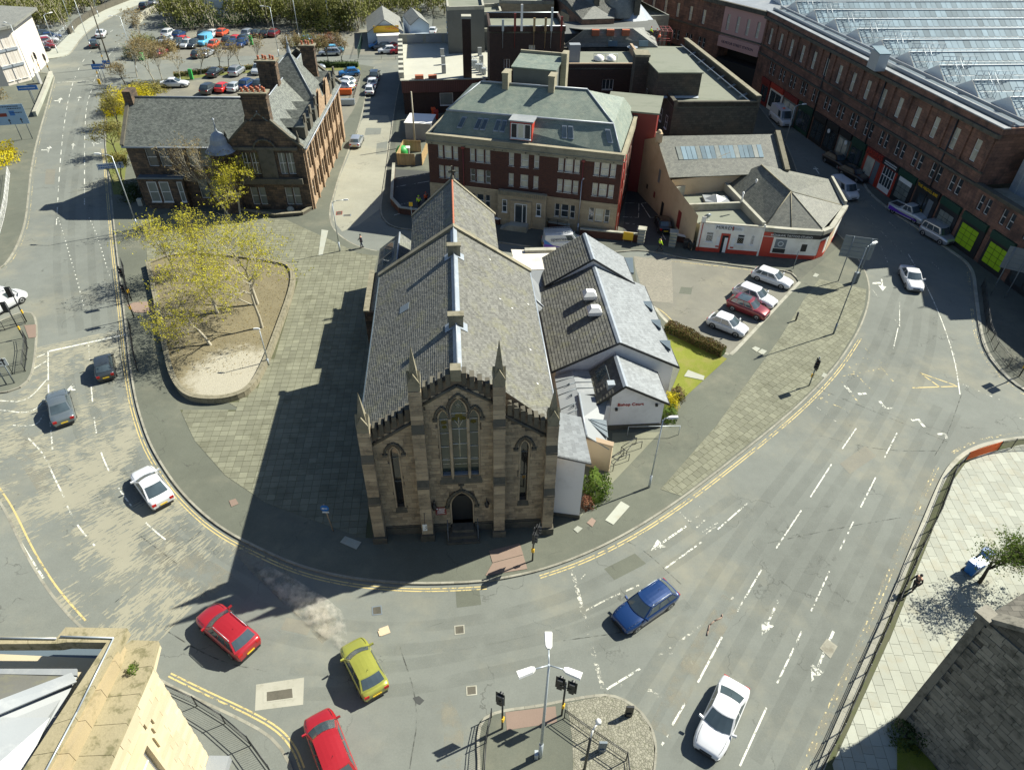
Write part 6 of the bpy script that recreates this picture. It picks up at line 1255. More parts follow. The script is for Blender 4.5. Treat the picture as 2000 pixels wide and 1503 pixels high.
for k,y in enumerate((1.6,4.8,8.0,18.6,21.4)):
    b = MB(); b.box(20.2,y-.7,8.6,21.75,y+.7,10.1); b.face([(21.75,y-.75,10.1),(21.75,y+.75,10.1),(21.75,y+.4,11.0),(21.75,y-.4,11.0)]); d = b.build('dormer',M['stone_dk'],school); b = MB(); b.slab([(18.6,y,10.75),(21.7,y,10.75),(21.9,y-.9,10.0),(19.4,y-.9,10.0)],.06); b.slab([(18.6,y,10.75),(21.7,y,10.75),(21.9,y+.9,10.0),(19.4,y+.9,10.0)],.06); b.build('dormer_roof',M['slate_b'],d); b = MB(); b.lathe((21.75,y,10.0),[(.5,0),(.5,.5),(.3,1.1),(.0,1.3)],8) if 0 else b.box(21.7,y-.35,10.4,21.9,y+.35,11.3); b.build('dormer_head',M['stone_dk'],d)
for y in (11.6,16.6): b = MB(); b.face([(21.68,y-2.3,8.1),(21.68,y+2.3,8.1),(21.68,y+.5,11.2),(21.68,y-.5,11.2)]); b.face([(21.4,y+2.3,8.1),(21.4,y-2.3,8.1),(21.4,y-.5,11.2),(21.4,y+.5,11.2)]); b.build('wall_gable',M['ash_side'],school)
b = MB(); b.lathe((11.8,-1.1,0),[(1.2,0),(1.2,7.6),(1.4,7.8)],14); b.build('turret',M['ash_sooty'],school); b = MB(); b.lathe((11.8,-1.1,-.4),[(1.8,8.2),(1.4,8.6),(1.05,9.1),(.92,9.7),(.65,10.2),(.2,10.5),(.08,10.9),(.06,11.8),(.16,11.9),(.03,12.1)],16,smooth=False); b.build('cupola',M['lead'],school)
for x in (12.7,21.2): b = MB(); b.lathe((x,-.9,8.6),[(.22,0),(.22,.5),(.12,.8),(.18,.95),(.02,1.6)],6); b.build('finial',M['stone_dk'],school)
b = MB(); b.box(16.2,-1.25,4.4,18.1,-1.0,8.0); b.box(13.3,-1.5,3.7,21.0,-1.0,4.4); b.box(13.3,-1.3,7.9,21.0,-1.0,8.25); b.lathe((16.45,-1.1,0),[(.1,7),(.1,7.1)],6); [b.tube((17.1+1.3*math.cos(t),-1.2,8.0+1.2*math.sin(t)),(17.1+1.3*math.cos(t+.35),-1.2,8.0+1.2*math.sin(t+.35)),.14,.14,5) for t in np.arange(0,3.0,.35)]; b.build('carved_panel',M['stone_dk'],school)
b = MB(); b.box(.8,-.8,0,6.0,0,4.1); b.build('bay_window',M['ash_sooty'],school); b = MB(); b.box(.6,-1.0,4.1,6.2,.1,4.3); b.build('bay_roof',M['zincd'],school)
for x in (1.5,3.0,5.2): window(school,(x,-.98,1.1),0,0,0,1.15 if x < 5 else .6,2.6,'s','blindg')
# ---------------------------------------------------------------- tan hall with patent glazing and the white corner shop
HF = Fr((20.918,73.32),105.0)
hallc = empty('slate_hall','long tan rendered hall with pale slate roof and a strip of glazing','hall',(0,0,0))
def wpoly(root,name,pts,mat,t=.12): b = MB(); b.slab(pts,t); return b.build(name,M[mat],root)
wa = lambda x,y,z=0: HF.w(x,y,z)
b = MB()
prof = [(0,0),(19.6,0),(24,0)]
b.face([wa(24.0,0,0),wa(0,0,0),wa(0,0,4.6),wa(7.2,0,5.5),wa(8.2,0,5.6),wa(13.4,0,8.75),wa(19.6,0,6.1),wa(24.0,0,5.5)]); b.build('gable_wall',M['render_t'],hallc)
b = MB(); b.face([wa(8.2,-.3,0),wa(8.2,-15.5,0),wa(8.2,-15.5,5.4),wa(8.2,-.3,5.4)]); b.face([wa(19.6,-15.5,0),wa(19.6,-.3,0),wa(19.6,-.3,5.9),wa(19.6,-15.5,5.9)]); b.build('side_wall',M['render_t'],hallc)
A,B,C_,D = G(1305,347,5.5),G(1532,338,5.5),G(1513,262,8.6),G(1283,266,8.6); r = MB(); r.slab([A,B,C_,D],.15); E_ = [Vector(D)*2-Vector(A),Vector(C_)*2-Vector(B)]; r.slab([D,C_,(E_[1].x,E_[1].y,5.6),(E_[0].x,E_[0].y,5.6)],.15); r.build('roof',M['slate_s'],hallc)
def onp(u,v): a = Vector(A).lerp(Vector(B),u); b = Vector(D).lerp(Vector(C_),u); return a.lerp(b,v)
for k in range(18): u0 = .13+k*.0405; u1 = u0+.037; b = MB(); o_ = Vector((0,0,.09)); b.slab([onp(u0,.40)+o_,onp(u1,.40)+o_,onp(u1,.72)+o_,onp(u0,.72)+o_],.05); b.build('roof_pane',M['rglass' if k % 4 else 'blindg'],hallc)
b = MB(); b.slab([Vector(C_)+Vector((0,0,.5)),Vector(B)+Vector((0,0,.5)),Vector(B)+Vector((.6,0,.5)),Vector(C_)+Vector((.6,0,.5))],.9); b.build('gable_coping',M['stone_ledge'],hallc)
b = MB(); w0 = wa(13.4,-.3,0); b.box(w0[0]-.4,w0[1]-.35,8.2,w0[0]+.4,w0[1]+.35,9.3); b.lathe((w0[0],w0[1],9.3),[(.28,0),(.3,.2),(.15,.4)],8); b.build('chimney',M['render_t'],hallc)
for q in ((4.2,1.0,'redd',2.2,.9),(11.0,3.9,'greym',1.7,.6),(14.0,1.8,'black',.6,.5),(11.6,1.6,'redd',.8,.5),(8.9,.2,'black',2.,.7)): b = MB(); p0 = wa(q[0]-q[4]/2,.02,q[1]); p1 = wa(q[0]+q[4]/2,.02,q[1]); b.face([p1,p0,(p0[0],p0[1],q[1]+q[3]),(p1[0],p1[1],q[1]+q[3])]); b.build('door' if q[1] < 1.1 else 'window',M[q[2]],hallc)
shop = empty('corner_shop','low white corner shop with red plinth, tattoo studio fascia and hipped slate roof','shop',(0,0,0))
S0,S1,S2,S3,S4,S5 = G(1358,489,.12),G(1480,499,.12),G(1530,503.5,.12),G(1588,507,.12),G(1605,500,.12),G(1634,455,.12)
ext = lambda p,z: (p[0],p[1],z)
def facade(a,b,z0,z1,mat,name='wall',t=.3,parent=shop,out=0.):
    a,b = Vector(a[:2]),Vector(b[:2]); d = (b-a); n = Vector((d.y,-d.x)).normalized(); q = [a+n*out,b+n*out,b-n*t,a-n*t]; m = MB(); m.prism([tuple(p) for p in q],z0,z1); return m.build(name,M[mat],parent)
pts_s = [S0,S1,S2,S3,S4,S5]; back = G(1545,300,.1)
for a,b_ in zip(pts_s,pts_s[1:]): facade(a,b_,.12,3.7 if a is S0 else 3.35,'render_c'); facade(a,b_,.12,.62,'redp','plinth',out=.03)
S6 = (S5[0]+.9,S5[1]+7.5); facade(S5,S6,.12,3.9,'render_c')
for a,b_ in ((S1,S2),(S2,S3),(S3,S4),(S4,S5)): facade(a,b_,3.35,3.85,'conc','cornice',out=.25); facade(a,b_,2.75,3.2,'black' if a is not S4 else 'redd','fascia',t=0.,out=.12)
facade(S5,S6,3.9,4.3,'conc','parapet'); facade(S0,S1,3.7,3.8,'conc','coping',out=.05)
def onf(a,b,s,z,out): a,b = Vector(a[:2]),Vector(b[:2]); d = b-a; n = Vector((d.y,-d.x)).normalized(); p = a+d*s+n*out; return (p.x,p.y,z),math.degrees(math.atan2(d.y,d.x))
def panel(a,b,s0,s1,z0,z1,mat,name,out=.04): return facade(onf(a,b,s0,0,0)[0],onf(a,b,s1,0,0)[0],z0,z1,mat,name,t=0.,out=out)
p,an = onf(S0,S1,.47,3.28,.10); panel(S0,S1,.23,.68,3.0,3.58,'signw','sign_board',.07); txt('lettering','MIRREN',M['black'],shop,.42,(onf(S0,S1,.39,3.3,.10)[0]),(90,0,an),.01,w=2.0); [panel(S0,S1,.535+j*.018,.535+j*.018+.012,3.4-i*.12,3.46-i*.12,'greym','small_lettering',.09) for i in range(3) for j in range(7 if i else 6)]; panel(S0,S1,.505,.52,3.05,3.55,'redp','sign_stripe',.09)
for s in (.12,.61,.82): L_ = (Vector(S1[:2])-Vector(S0[:2])).length; p,an = onf(S0,S1,s,1.4,-.02); w_ = .85 if s < .8 else .45; window(shop,p,an,0,0,w_,1.25,'t','glass','white',y=-.16)
panel(S0,S1,.355,.50,.14,2.6,'redp','door_surround',.06); panel(S0,S1,.38,.475,.14,2.35,'dark','door',.08); panel(S0,S1,.42,.47,.2,2.1,'signw','open_door_leaf',.10)
for s in (.30,.535): panel(S0,S1,s,s+.05,1.0,2.1,'signw','price_board',.05); panel(S0,S1,s,s+.05,.8,1.0,'redp','price_board',.05)
panel(S0,S1,.975,1.,.12,4.1,'render_c','pilaster',.12); panel(S0,S1,0,.07,3.6,4.5,'render_c','parapet_block',.05)
panel(S1,S2,.0,.42,.2,2.6,'redp','roller_door',.05); panel(S1,S2,0,.35,2.78,3.25,'redp','sign_end',.14); panel(S1,S2,.52,.95,1.35,2.45,'greym','window',.05); panel(S1,S2,.50,.97,1.3,2.55,'white','window_frame',.04); panel(S1,S2,.5,.97,.72,1.25,'black','poster_board',.05)
b = MB(); p,an = onf(S1,S2,.735,1.9,.09); 
for k in range(10): a = k*.628; q0_,_ = onf(S1,S2,.735+.10*math.cos(a),1.9+.28*math.sin(a),.08); q1_,_ = onf(S1,S2,.735+.10*math.cos(a+.628),1.9+.28*math.sin(a+.628),.08); b.tube(q0_,q1_,.05,.05,4)
b.build('round_emblem',M['signw'],shop)
txt('lettering','MOHAWK TATTOO STUDIO',M['signw'],shop,.30,onf(S2,S3,.05,2.98,.15)[0],(90,0,(onf(S1,S3,.5,0,0)[1])),.01,w=4.6)
panel(S3,S4,.2,.8,.2,2.4,'redp','door',.05); panel(S2,S3,.48,.66,1.1,2.0,'black','poster_board',.05); panel(S4,S5,.1,.5,.3,2.4,'render_t','shutter',.05)
apx,apb = G(1545,374,6.6),G(1487,322,6.6); e = [ext(onf(S1,S2,0,0,-.3)[0],3.7),ext(onf(S2,S3,0,0,-.3)[0],3.75),ext(onf(S3,S4,.3,0,-.3)[0],3.75),ext(onf(S5,S6,0,0,-.3)[0],3.75),ext(S6,3.8)]
eb = G(1408,352,3.9)
for P3 in ([e[0],e[1],apx],[e[1],e[2],apx],[e[2],e[3],apx],[e[3],e[4],apb,apx],[e[0],apx,apb,eb]): wpoly(shop,'roof',P3,'slate_s',.1)
b = MB(); b.tube(apx,apb,.1,.1,5); [b.tube(apx,q,.06,.06,5) for q in e[:4]]; b.build('ridge',M['stone_ledge'],shop)
for (u,v) in ((1450,385),(1476,360),(1518,330)): p = G(u,v,5.2); b = MB(); b.tube((p[0],p[1],4.6),(p[0],p[1],5.7),.10,.10,7); b.lathe((p[0],p[1],5.6),[(.16,0),(.14,.2),(.02,.3)],7); b.build('vent_cowl',M['white'],shop)
flat = [onf(S0,S1,.01,0,-.06)[0][:2],onf(S0,S1,1,0,-.06)[0][:2],eb[:2],HF.w(7.6,-.3)[:2]]; b = MB(); b.prism([tuple(p) for p in flat],.2,3.25); b.build('flat_roof',M['felt'],shop)
b = MB(); b.slab([ext(e[0],4.2),ext(eb,4.4),ext((eb[0]-.4,eb[1]),4.4),ext((e[0][0]-.4,e[0][1]),4.2)],1.0); q = Vector(S0[:2]).lerp(Vector(flat[3]),.52); q2 = Vector(S1[:2]).lerp(Vector(eb[:2]),.45); b.slab([(q.x,q.y,4.1),(q2.x,q2.y,4.1),(q2.x,q2.y+.35,4.1),(q.x,q.y+.35,4.1)],.9); b.slab([ext(flat[3],4.5),ext(eb,4.5),ext((eb[0],eb[1]+.3),4.5),ext((flat[3][0],flat[3][1]+.3),4.5)],1.2); b.build('parapet',M['conc'],shop)
p = G(1398,385,3.8); b = MB(); b.prism([(p[0]-1.4,p[1]-.9),(p[0]+1.6,p[1]-1.1),(p[0]+1.6,p[1]+.9),(p[0]-1.4,p[1]+1.1)],3.25,3.6); b.lathe((p[0],p[1],3.6),[(1.3,0),(.05,.55)],4,smooth=False); b.build('roof_lantern',M['zinc'],shop)
sd_ = empty('satellite_dish','round grey satellite dish on the flat roof above the shop sign','satellite dish',G(1382,425,3.9)); b = MB(); 
i0 = []; b.lathe((0,0,0),[(.05,0),(.3,.05),(.55,.18)],12); b.build('dish',M['greym'],sd_); b = MB(); b.tube((0,0,0),(0,0,-.6),.04,.04,5); b.build('mast',M['galv'],sd_); sd_.rotation_euler = (R(60),0,R(200))
r = empty('downpipe','thin red drainpipe down the white shop corner','pipe',onf(S0,S1,.035,.1,.09)[0]); b = MB(); b.tube((0,0,0),(0,0,3.6),.05,.05,5); b.build('pipe',M['redp'],r)
# ---------------------------------------------------------------- white flat roofed store with brown cladding, chimney stack, tall brick blocks
def bld(name,label,loc=(0,0,0),rz=0,cat='building',group=None): return empty(name,label,cat,loc,rz,group)
def winrow(x0,dx,n,z,w_,h,st='s',g='glass'): return [(x0+k*dx,z,w_,h,st,g) for k in range(n)]
BRF = Fr((-18.95,118.7),8.3); st_ = bld('flat_roof_store','low store with white flat roof and brown ribbed cladding beside the side street',(-18.95,118.7,0),8.3)
wall(st_,(0,0,0),0,24,0,3.6,[(6,1.4,2.2,2.0,'','blindg'),(12.5,2.5,1.4,.7,'','blindg')],'brick_dk',.1); wall(st_,(0,24.5,0),-90,24.5,0,3.6,[],'brick_dk'); b = MB(); b.box(-.15,-.15,3.6,24,.2,5.5); b.box(-.15,.2,3.6,.2,24.5,5.5); b.build('cladding',M['clad'],st_)
for k in range(80): b = MB(); b.box(-.1+k*.3,-.2,3.6,.05+k*.3,-.15,5.4); b.build('cladding_rib',M['clad'],st_)
b = MB(); b.slab([(.2,.2,5.3),(24,.2,5.3),(24,24.3,5.3),(.2,24.3,5.3)],.3); b.build('roof',M['feltw'],st_); b = MB(); b.box(-.3,-.3,5.5,24,.15,5.62); b.box(-.3,24.2,5.3,24,24.6,6.9); b.box(-.3,.15,5.5,.3,24.2,5.62); b.build('parapet',M['conc'],st_)
for k in range(8): b = MB(); b.box(-.5,1.0+k*2.9,5.3,.35,2.4+k*2.9,6.5); b.build('parapet_block',M['feltw'],st_)
for k in range(6): b = MB(); b.box(1.2+k*3.6,24.1,5.4,4.2+k*3.6,24.19,6.8); b.build('parapet_panel',M['zinc'],st_)
for (u,v) in ((864,110),(866,125),(867,142),(937,108),(940,124)): q = BRF.P(u,v,5.4); b = MB(); b.box(q[0]-.35,q[1]-.25,5.3,q[0]+.35,q[1]+.25,6.7); b.build('roof_vent',M['zinc'],st_)
for (u,v) in ((819,153),(845,153)): q = BRF.P(u,v,5.4); b = MB(); b.box(q[0]-.7,q[1]-.4,5.3,q[0]+.7,q[1]+.4,5.9); b.build('roof_unit',M['pot'],st_)
for k in range(5): q = BRF.P(921+k*6,128+k*4,5.4); b = MB(); b.box(q[0]-.35,q[1]-.3,5.3,q[0]+.35,q[1]+.3,6.3+.3*(k % 2)); b.build('air_conditioner',M['galv'],st_)
b = MB(); 
for k in range(9): q = BRF.P(918+k*3.4,118+k*3.5,5.4); b.tube((q[0],q[1],5.3),(q[0],q[1],6.6),.05,.05,4); b.tube((q[0],q[1],6.1),(q[0]+1.2,q[1]-.9,6.1),.05,.05,4)
b.build('roof_pipes',M['galv'],st_); b = MB(); b.box(13.2,-.5,0,13.7,-.2,5.9); b.box(13.1,-.6,0,13.9,-.2,1.6); b.build('duct',M['galv'],st_)
s = bld('chimney_stack','tall square dark brick chimney stack rising from the white roof',(-8.45,122.3,0),5); b = MB(); b.box(-.7,-.7,0,.7,.7,14.2); b.build('shaft',M['brick_dk'],s); b = MB(); b.box(-.78,-.78,14.2,.78,.78,14.6); b.build('cap',M['conc'],s)
T = bld('brick_tower_block','tall dark brick block with roof aerials and a railed parapet',(-4.4,113.5,0),4.5); tw = [(2.2,5.2,.9,1.4,'m'),(2.2,9.0,.9,1.4,'m'),(6.0,7.6,.95,1.4,'m','blind'),(6.0,11.0,.95,1.4,'m','blind'),(8.9,7.6,.9,1.4,'m'),(2.2,1.8,.9,1.4,'m')]
wall(T,(0,0,0),0,11.4,0,14.3,tw,'brick_dk'); wall(T,(11.4,0,0),90,9,0,14.3,[],'brick_dk'); wall(T,(0,9,0),-90,9,0,14.3,[],'brick_dk'); b = MB(); b.slab([(0,0,14.25),(11.4,0,14.25),(11.4,9,14.25),(0,9,14.25)],.2); b.build('roof',M['felt'],T)
b = MB(); b.box(-.1,-.1,14.3,11.5,.25,15.0); b.box(-.1,8.8,14.3,11.5,9.1,15.0); b.box(-.1,.25,14.3,.25,8.8,15.0); b.box(11.15,.25,14.3,11.5,8.8,15.0); b.build('parapet',M['brick_dk'],T); b = MB(); b.tube((0,0,15.05),(11.4,0,15.05),.09,.09,5); b.tube((0,8.9,15.05),(11.4,8.9,15.05),.09,.09,5); b.build('parapet_flashing',M['galv'],T)
for x,h,m_ in ((2.0,1.4,'galv'),(3.8,2.2,'redd'),(6.7,1.6,'wood'),(8.4,1.6,'wood'),(9.3,3.,'galv'),(10.8,1.8,'redd'),(4.8,3.4,'white')): b = MB(); b.tube((x,-.2,12.0 if m_ != 'white' else 15),(x,-.2,15.3+h*.4),.035,.035,5); b.box(x-.16,-.4,14.4,x+.16,-.2,14.6+h); b.build('aerial',M[m_],T)
T2 = bld('brick_rear_block','dark brick block with roof terrace and rooftop tanks below the tower',(7.0,108.5,0),4.0); wall(T2,(0,0,0),0,11.5,0,11.2,[(5.7,7.6,1.7,1.5,'c'),(5.3,3.9,1.7,1.5,'c')],'brick_dk'); wall(T2,(0,7,0),-90,7,0,11.2,[],'brick_dk'); wall(T2,(11.5,0,0),90,9,0,11.2,[],'brick_dk')
b = MB(); b.slab([(0,0,10.7),(11.5,0,10.7),(11.5,9,10.7),(0,9,10.7)],.2); b.build('roof',M['felt'],T2); b = MB(); b.box(-.05,-.05,11.2,11.55,.3,11.35); b.box(-.05,.3,10.7,.3,6.9,11.35); b.box(11.2,.3,10.7,11.55,9,11.9); b.build('parapet',M['copeb'],T2); b = MB(); b.box(.6,1.0,10.7,2.2,2.3,13.6); b.build('plant_cabinet',M['zinc'],T2)
for x in (5.6,7.4): b = MB(); b.lathe((x,4,10.8),[(.8,0),(.75,.4),(.3,.7)],10); b.build('roof_tank',M['white'],T2)
b = MB(); 
for x in (4.6,6.4,8.2): b.tube((x,3.0,10.7),(x,3.0,11.9),.04,.04,4)
b.tube((4.6,3.0,11.9),(8.2,3.0,11.9),.04,.04,4); b.build('roof_rail',M['galv'],T2)
# ---------------------------------------------------------------- dark stone block with stepped flat roofs on the corner
GFr = Fr((20.1,97.6),3.5)
GB = bld('flat_roof_block','dark rubble stone block with stepped pale grey flat roofs and long parapet',(0,0,0))
FL,FRr,BL_,BR_ = G(1317,201,10.4),G(1485,200,10.4),G(1285,168,10.4),G(1315,84,10.4)
def vwall(root,a,b,z0,z1,mat,name='wall',t=.35): return facade(a,b,z0,z1,mat,name,t,root)
vwall(GB,FL,FRr,0,10.4,'ash_dk'); bx = (FL[0]-2.6,FL[1]+28); vwall(GB,bx,FL,0,10.4,'ash_dk'); far = (FRr[0]+(BR_[0]-FRr[0]),BR_[1]); vwall(GB,FRr,(G(1342,85,10.4)[0],G(1342,85,10.4)[1]),0,10.4,'ash_dk')
rr = G(1342,85,10.4); b = MB(); b.slab([(FL[0],FL[1],9.9),(FRr[0],FRr[1],9.9),(rr[0],rr[1],9.9),(rr[0]-7,rr[1],9.9),(bx[0],bx[1],9.9)],.2); b.build('roof',M['felt'],GB)
vwall(GB,FRr,rr,10.4,11.1,'stone_dk','parapet',.45); b = MB(); b.slab([(FRr[0],FRr[1],11.25),(rr[0],rr[1],11.25),(rr[0]-.7,rr[1],11.25),(FRr[0]-.7,FRr[1],11.25)],.15); b.build('coping',M['stone_ledge'],GB)
b = MB(); b.slab([(FL[0],FL[1],10.55),(FRr[0],FRr[1],10.55),(FRr[0],FRr[1]+.5,10.55),(FL[0],FL[1]+.5,10.55)],.65); b.slab([(FL[0],FL[1],10.55),(FL[0]+.5,FL[1],10.55),(bx[0]+.5,bx[1],10.55),(bx[0],bx[1],10.55)],.65); b.build('parapet',M['stone_dk'],GB)
u0,u1 = G(1288,142,13.2),G(1372,142,13.2); b = MB(); b.prism([(u0[0],u0[1]),(u1[0],u1[1]),(u1[0]-.6,u1[1]+9),(u0[0]-1.2,u0[1]+9)],9.9,13.1); b.build('upper_storey',M['ash_dk'],GB); b = MB(); b.slab([(u0[0]-.15,u0[1]-.15,13.25),(u1[0]+.15,u1[1]-.15,13.25),(u1[0]-.5,u1[1]+9,13.25),(u0[0]-1.3,u0[1]+9,13.25)],.15); b.build('upper_roof',M['felt'],GB)
b = MB(); b.slab([(u0[0],u0[1]-.35,10.02),(u1[0],u1[1]-.35,10.02),(u1[0],u1[1],10.2),(u0[0],u0[1],10.2)],.05); b.build('flashing',M['galv'],GB)
c0 = G(1245,105,14.0); b = MB(); b.box(c0[0]-.3,c0[1]-.9,0,c0[0]+1.6,c0[1]+1.6,13.8); b.build('chimney',M['ash_dk'],GB); b = MB(); b.box(c0[0]-.4,c0[1]-1.0,13.8,c0[0]+1.7,c0[1]+1.7,14.1); b.build('cap',M['stone_ledge'],GB)
w_ = MB(); 
for k in range(9): y = FL[1]+1.5+k*2.6
for k in range(9): a_ = Vector(bx[:2]).lerp(Vector(FL[:2]),(k+.6)/9.5); dang = math.degrees(math.atan2(FL[1]-bx[1],FL[0]-bx[0])); [window(GB,(a_.x,a_.y,0),dang,0,z,1.0,1.7,'s','glass','offw',y=-.12) for z in (3.2,6.3)]
m = MB(); P0 = Vector(FRr[:2]); P1 = Vector(rr[:2]); dv = (P1-P0).normalized(); nv = Vector((-dv.y,dv.x)); q0_,q1_ = P0+nv*1.1+dv*1,P0+nv*1.1+dv*30; m.tube((*q0_,10.3),(*q1_,10.3),.07,.07,5); m.build('roof_pipe',M['signw'],GB)
for k in range(6): q = P0+nv*1.1+dv*(3+k*4.2); m = MB(); [m.tube((q.x-.5,q.y+j*.25,10.05),(q.x+.5,q.y+j*.25,10.6),.04,.04,4) for j in range(3)]; m.build('pipe_bracket',M['galv'],GB)
p = GFr.P(1233,108,10.5); dsh = bld('satellite_dish','grey satellite dish on the dark stone block roof',G(1233,112,10.0),cat='satellite dish'); b = MB(); b.lathe((0,0,1.2),[(.05,0),(.5,.08),(.85,.3)],12); b.build('dish',M['galv'],dsh); b = MB(); b.tube((0,0,0),(0,0,1.2),.06,.06,5); b.build('mast',M['greym'],dsh)
# hipped roof and pyramid beyond
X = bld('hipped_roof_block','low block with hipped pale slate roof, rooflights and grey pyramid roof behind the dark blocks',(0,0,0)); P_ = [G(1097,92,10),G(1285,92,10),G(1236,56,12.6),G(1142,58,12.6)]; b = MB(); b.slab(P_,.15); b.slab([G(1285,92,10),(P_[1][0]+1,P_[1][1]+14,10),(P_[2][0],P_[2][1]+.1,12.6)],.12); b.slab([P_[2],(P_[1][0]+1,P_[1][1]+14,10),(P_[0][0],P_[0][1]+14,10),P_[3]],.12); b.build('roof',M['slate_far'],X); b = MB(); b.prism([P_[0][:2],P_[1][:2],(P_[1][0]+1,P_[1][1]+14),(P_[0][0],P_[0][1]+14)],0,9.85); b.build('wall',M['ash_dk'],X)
for u in (1163,1192,1222): q = G(u,66,12.0); b = MB(); b.box(q[0]-.6,q[1]-.3,11.7,q[0]+.6,q[1]+.5,12.6); b.build('roof_vent',M['pot'],X)
for u in (1197,1257): a,b_,c_,d_ = G(u-9,91,10.15),G(u+9,91,10.15),G(u+9,80,11.0),G(u-9,80,11.0); m = MB(); m.slab([a,b_,c_,d_],.1); m.build('rooflight',M['rglass'],X)
pc = G(1234,54,10); b = MB(); b.lathe((pc[0],pc[1]+3,0),[(5.2,9.8),(.5,14.2),(.4,14.5)],8,smooth=False); b.build('pyramid_roof',M['lead'],X); b = MB(); b.lathe((pc[0],pc[1]+3,0),[(4.4,0),(4.4,9.8)],8,smooth=False); b.build('pyramid_wall',M['ash_red'],X)
b = MB(); b.prism([G(1095,68,11)[:2],G(1142,66,11)[:2],G(1290,60,11)[:2],G(1280,40,11)[:2],G(1095,44,11)[:2]],0,11.1); b.build('rear_block',M['render_g'],X)
def redteeth():
    r = bld('scaffold','red scaffold frame on the roof above the station street',(0,0,0),cat='scaffold'); p = G(1268,75,9.5)
    for k in range(8): m = MB(); x = p[0]-2+k*.8; m.path([(x,p[1]-1.5,8.0),(x,p[1]-1.5,11),(x,p[1]+2,11),(x,p[1]+2,8)],.05,4); m.build('frame',M['redd'],r)
    m = MB(); [m.tube((p[0]-2,p[1]+y,z),(p[0]+3.6,p[1]+y,z),.05,.05,4) for y in (-1.5,0,2) for z in (9.5,11)]; m.build('ledger',M['redd'],r)
redteeth()
# ---------------------------------------------------------------- station: long red sandstone range with shops below
ST_A = -79.5; STF = Fr((53.2,76.7),ST_A); STL = 57.0     # local x runs towards the viewer; the range lies at x < 0
stn = bld('station_building','long red sandstone station range with tall upper windows above green shopfronts',STF.w(-STL,0),ST_A,'station')
uw = []; lw = []
for k in range(17):
    x = STL-2.75-3.72*k
    if x > 1.0: uw.append((x-.1,9.35,1.0,2.5,'s','blind'))
for k in range(16):
    x = STL-3.95-3.72*k
    if x > 1.5: lw += [(x-.1,5.2,.86,1.9,'s','glass'),(x+1.1,5.2,.86,1.9,'s','glass')]
wall(stn,(0,0,0),0,STL,4.5,13.2,uw+lw,'ash_st',.25)
wall(stn,(STL,0,0),90,14,7.4,13.2,[],'ash_st'); wall(stn,(0,0,0),0,STL+26,0,4.5,[],'ash_st',name='ground_floor_wall')
wall(stn,(STL,0,0),0,26,4.5,7.35,[(1.2+k*3.7+j*1.15,5.1,.74,1.8,'s','glass') for k in range(6) for j in (0,1)],'ash_st',.25)
b = MB(); b.box(0,-.25,7.35,STL+26,0,7.6); b.box(0,-.2,8.75,STL,0,8.95); b.box(0,-.55,12.9,STL+.3,0,13.3); b.box(STL+.0,-.3,7.6,STL+26,.5,7.75); b.build('string_course',M['stone_dk'],stn)
b = MB(); b.box(0,-.2,13.3,STL+.3,.3,14.0); b.box(STL-.2,.3,13.3,STL+.3,14,14.0); b.build('parapet',M['ash_st'],stn)
b = MB(); b.box(-.2,-.35,14.0,STL+.5,.55,14.12); b.tube((0,1.0,14.3),(STL,1.0,14.3),.28,.28,6); b.tube((0,2.2,14.6),(STL,2.2,14.6),.2,.2,6); b.build('gutter',M['zinc'],stn)
b = MB(); b.slab([(0,.3,14.1),(STL,.3,14.1),(STL,5.5,14.2),(0,5.5,14.2)],.2); b.build('gutter_deck',M['zincd'],stn)
for k in range(20): b = MB(); x = STL-1.5-3.72*k; 
for x in (STL-21.2,STL-6.5,STL-35.5): b = MB(); b.tube((x,-.12,0),(x,-.12,13),.10,.10,6); b.build('downpipe',M['black'],stn)
for k in range(16):
    x = STL-.6-3.72*k
    b = MB(); b.box(x,-.22,8.95,x+.35,0,12.9); b.build('pilaster',M['ash_st'],stn) if x > 0 else None
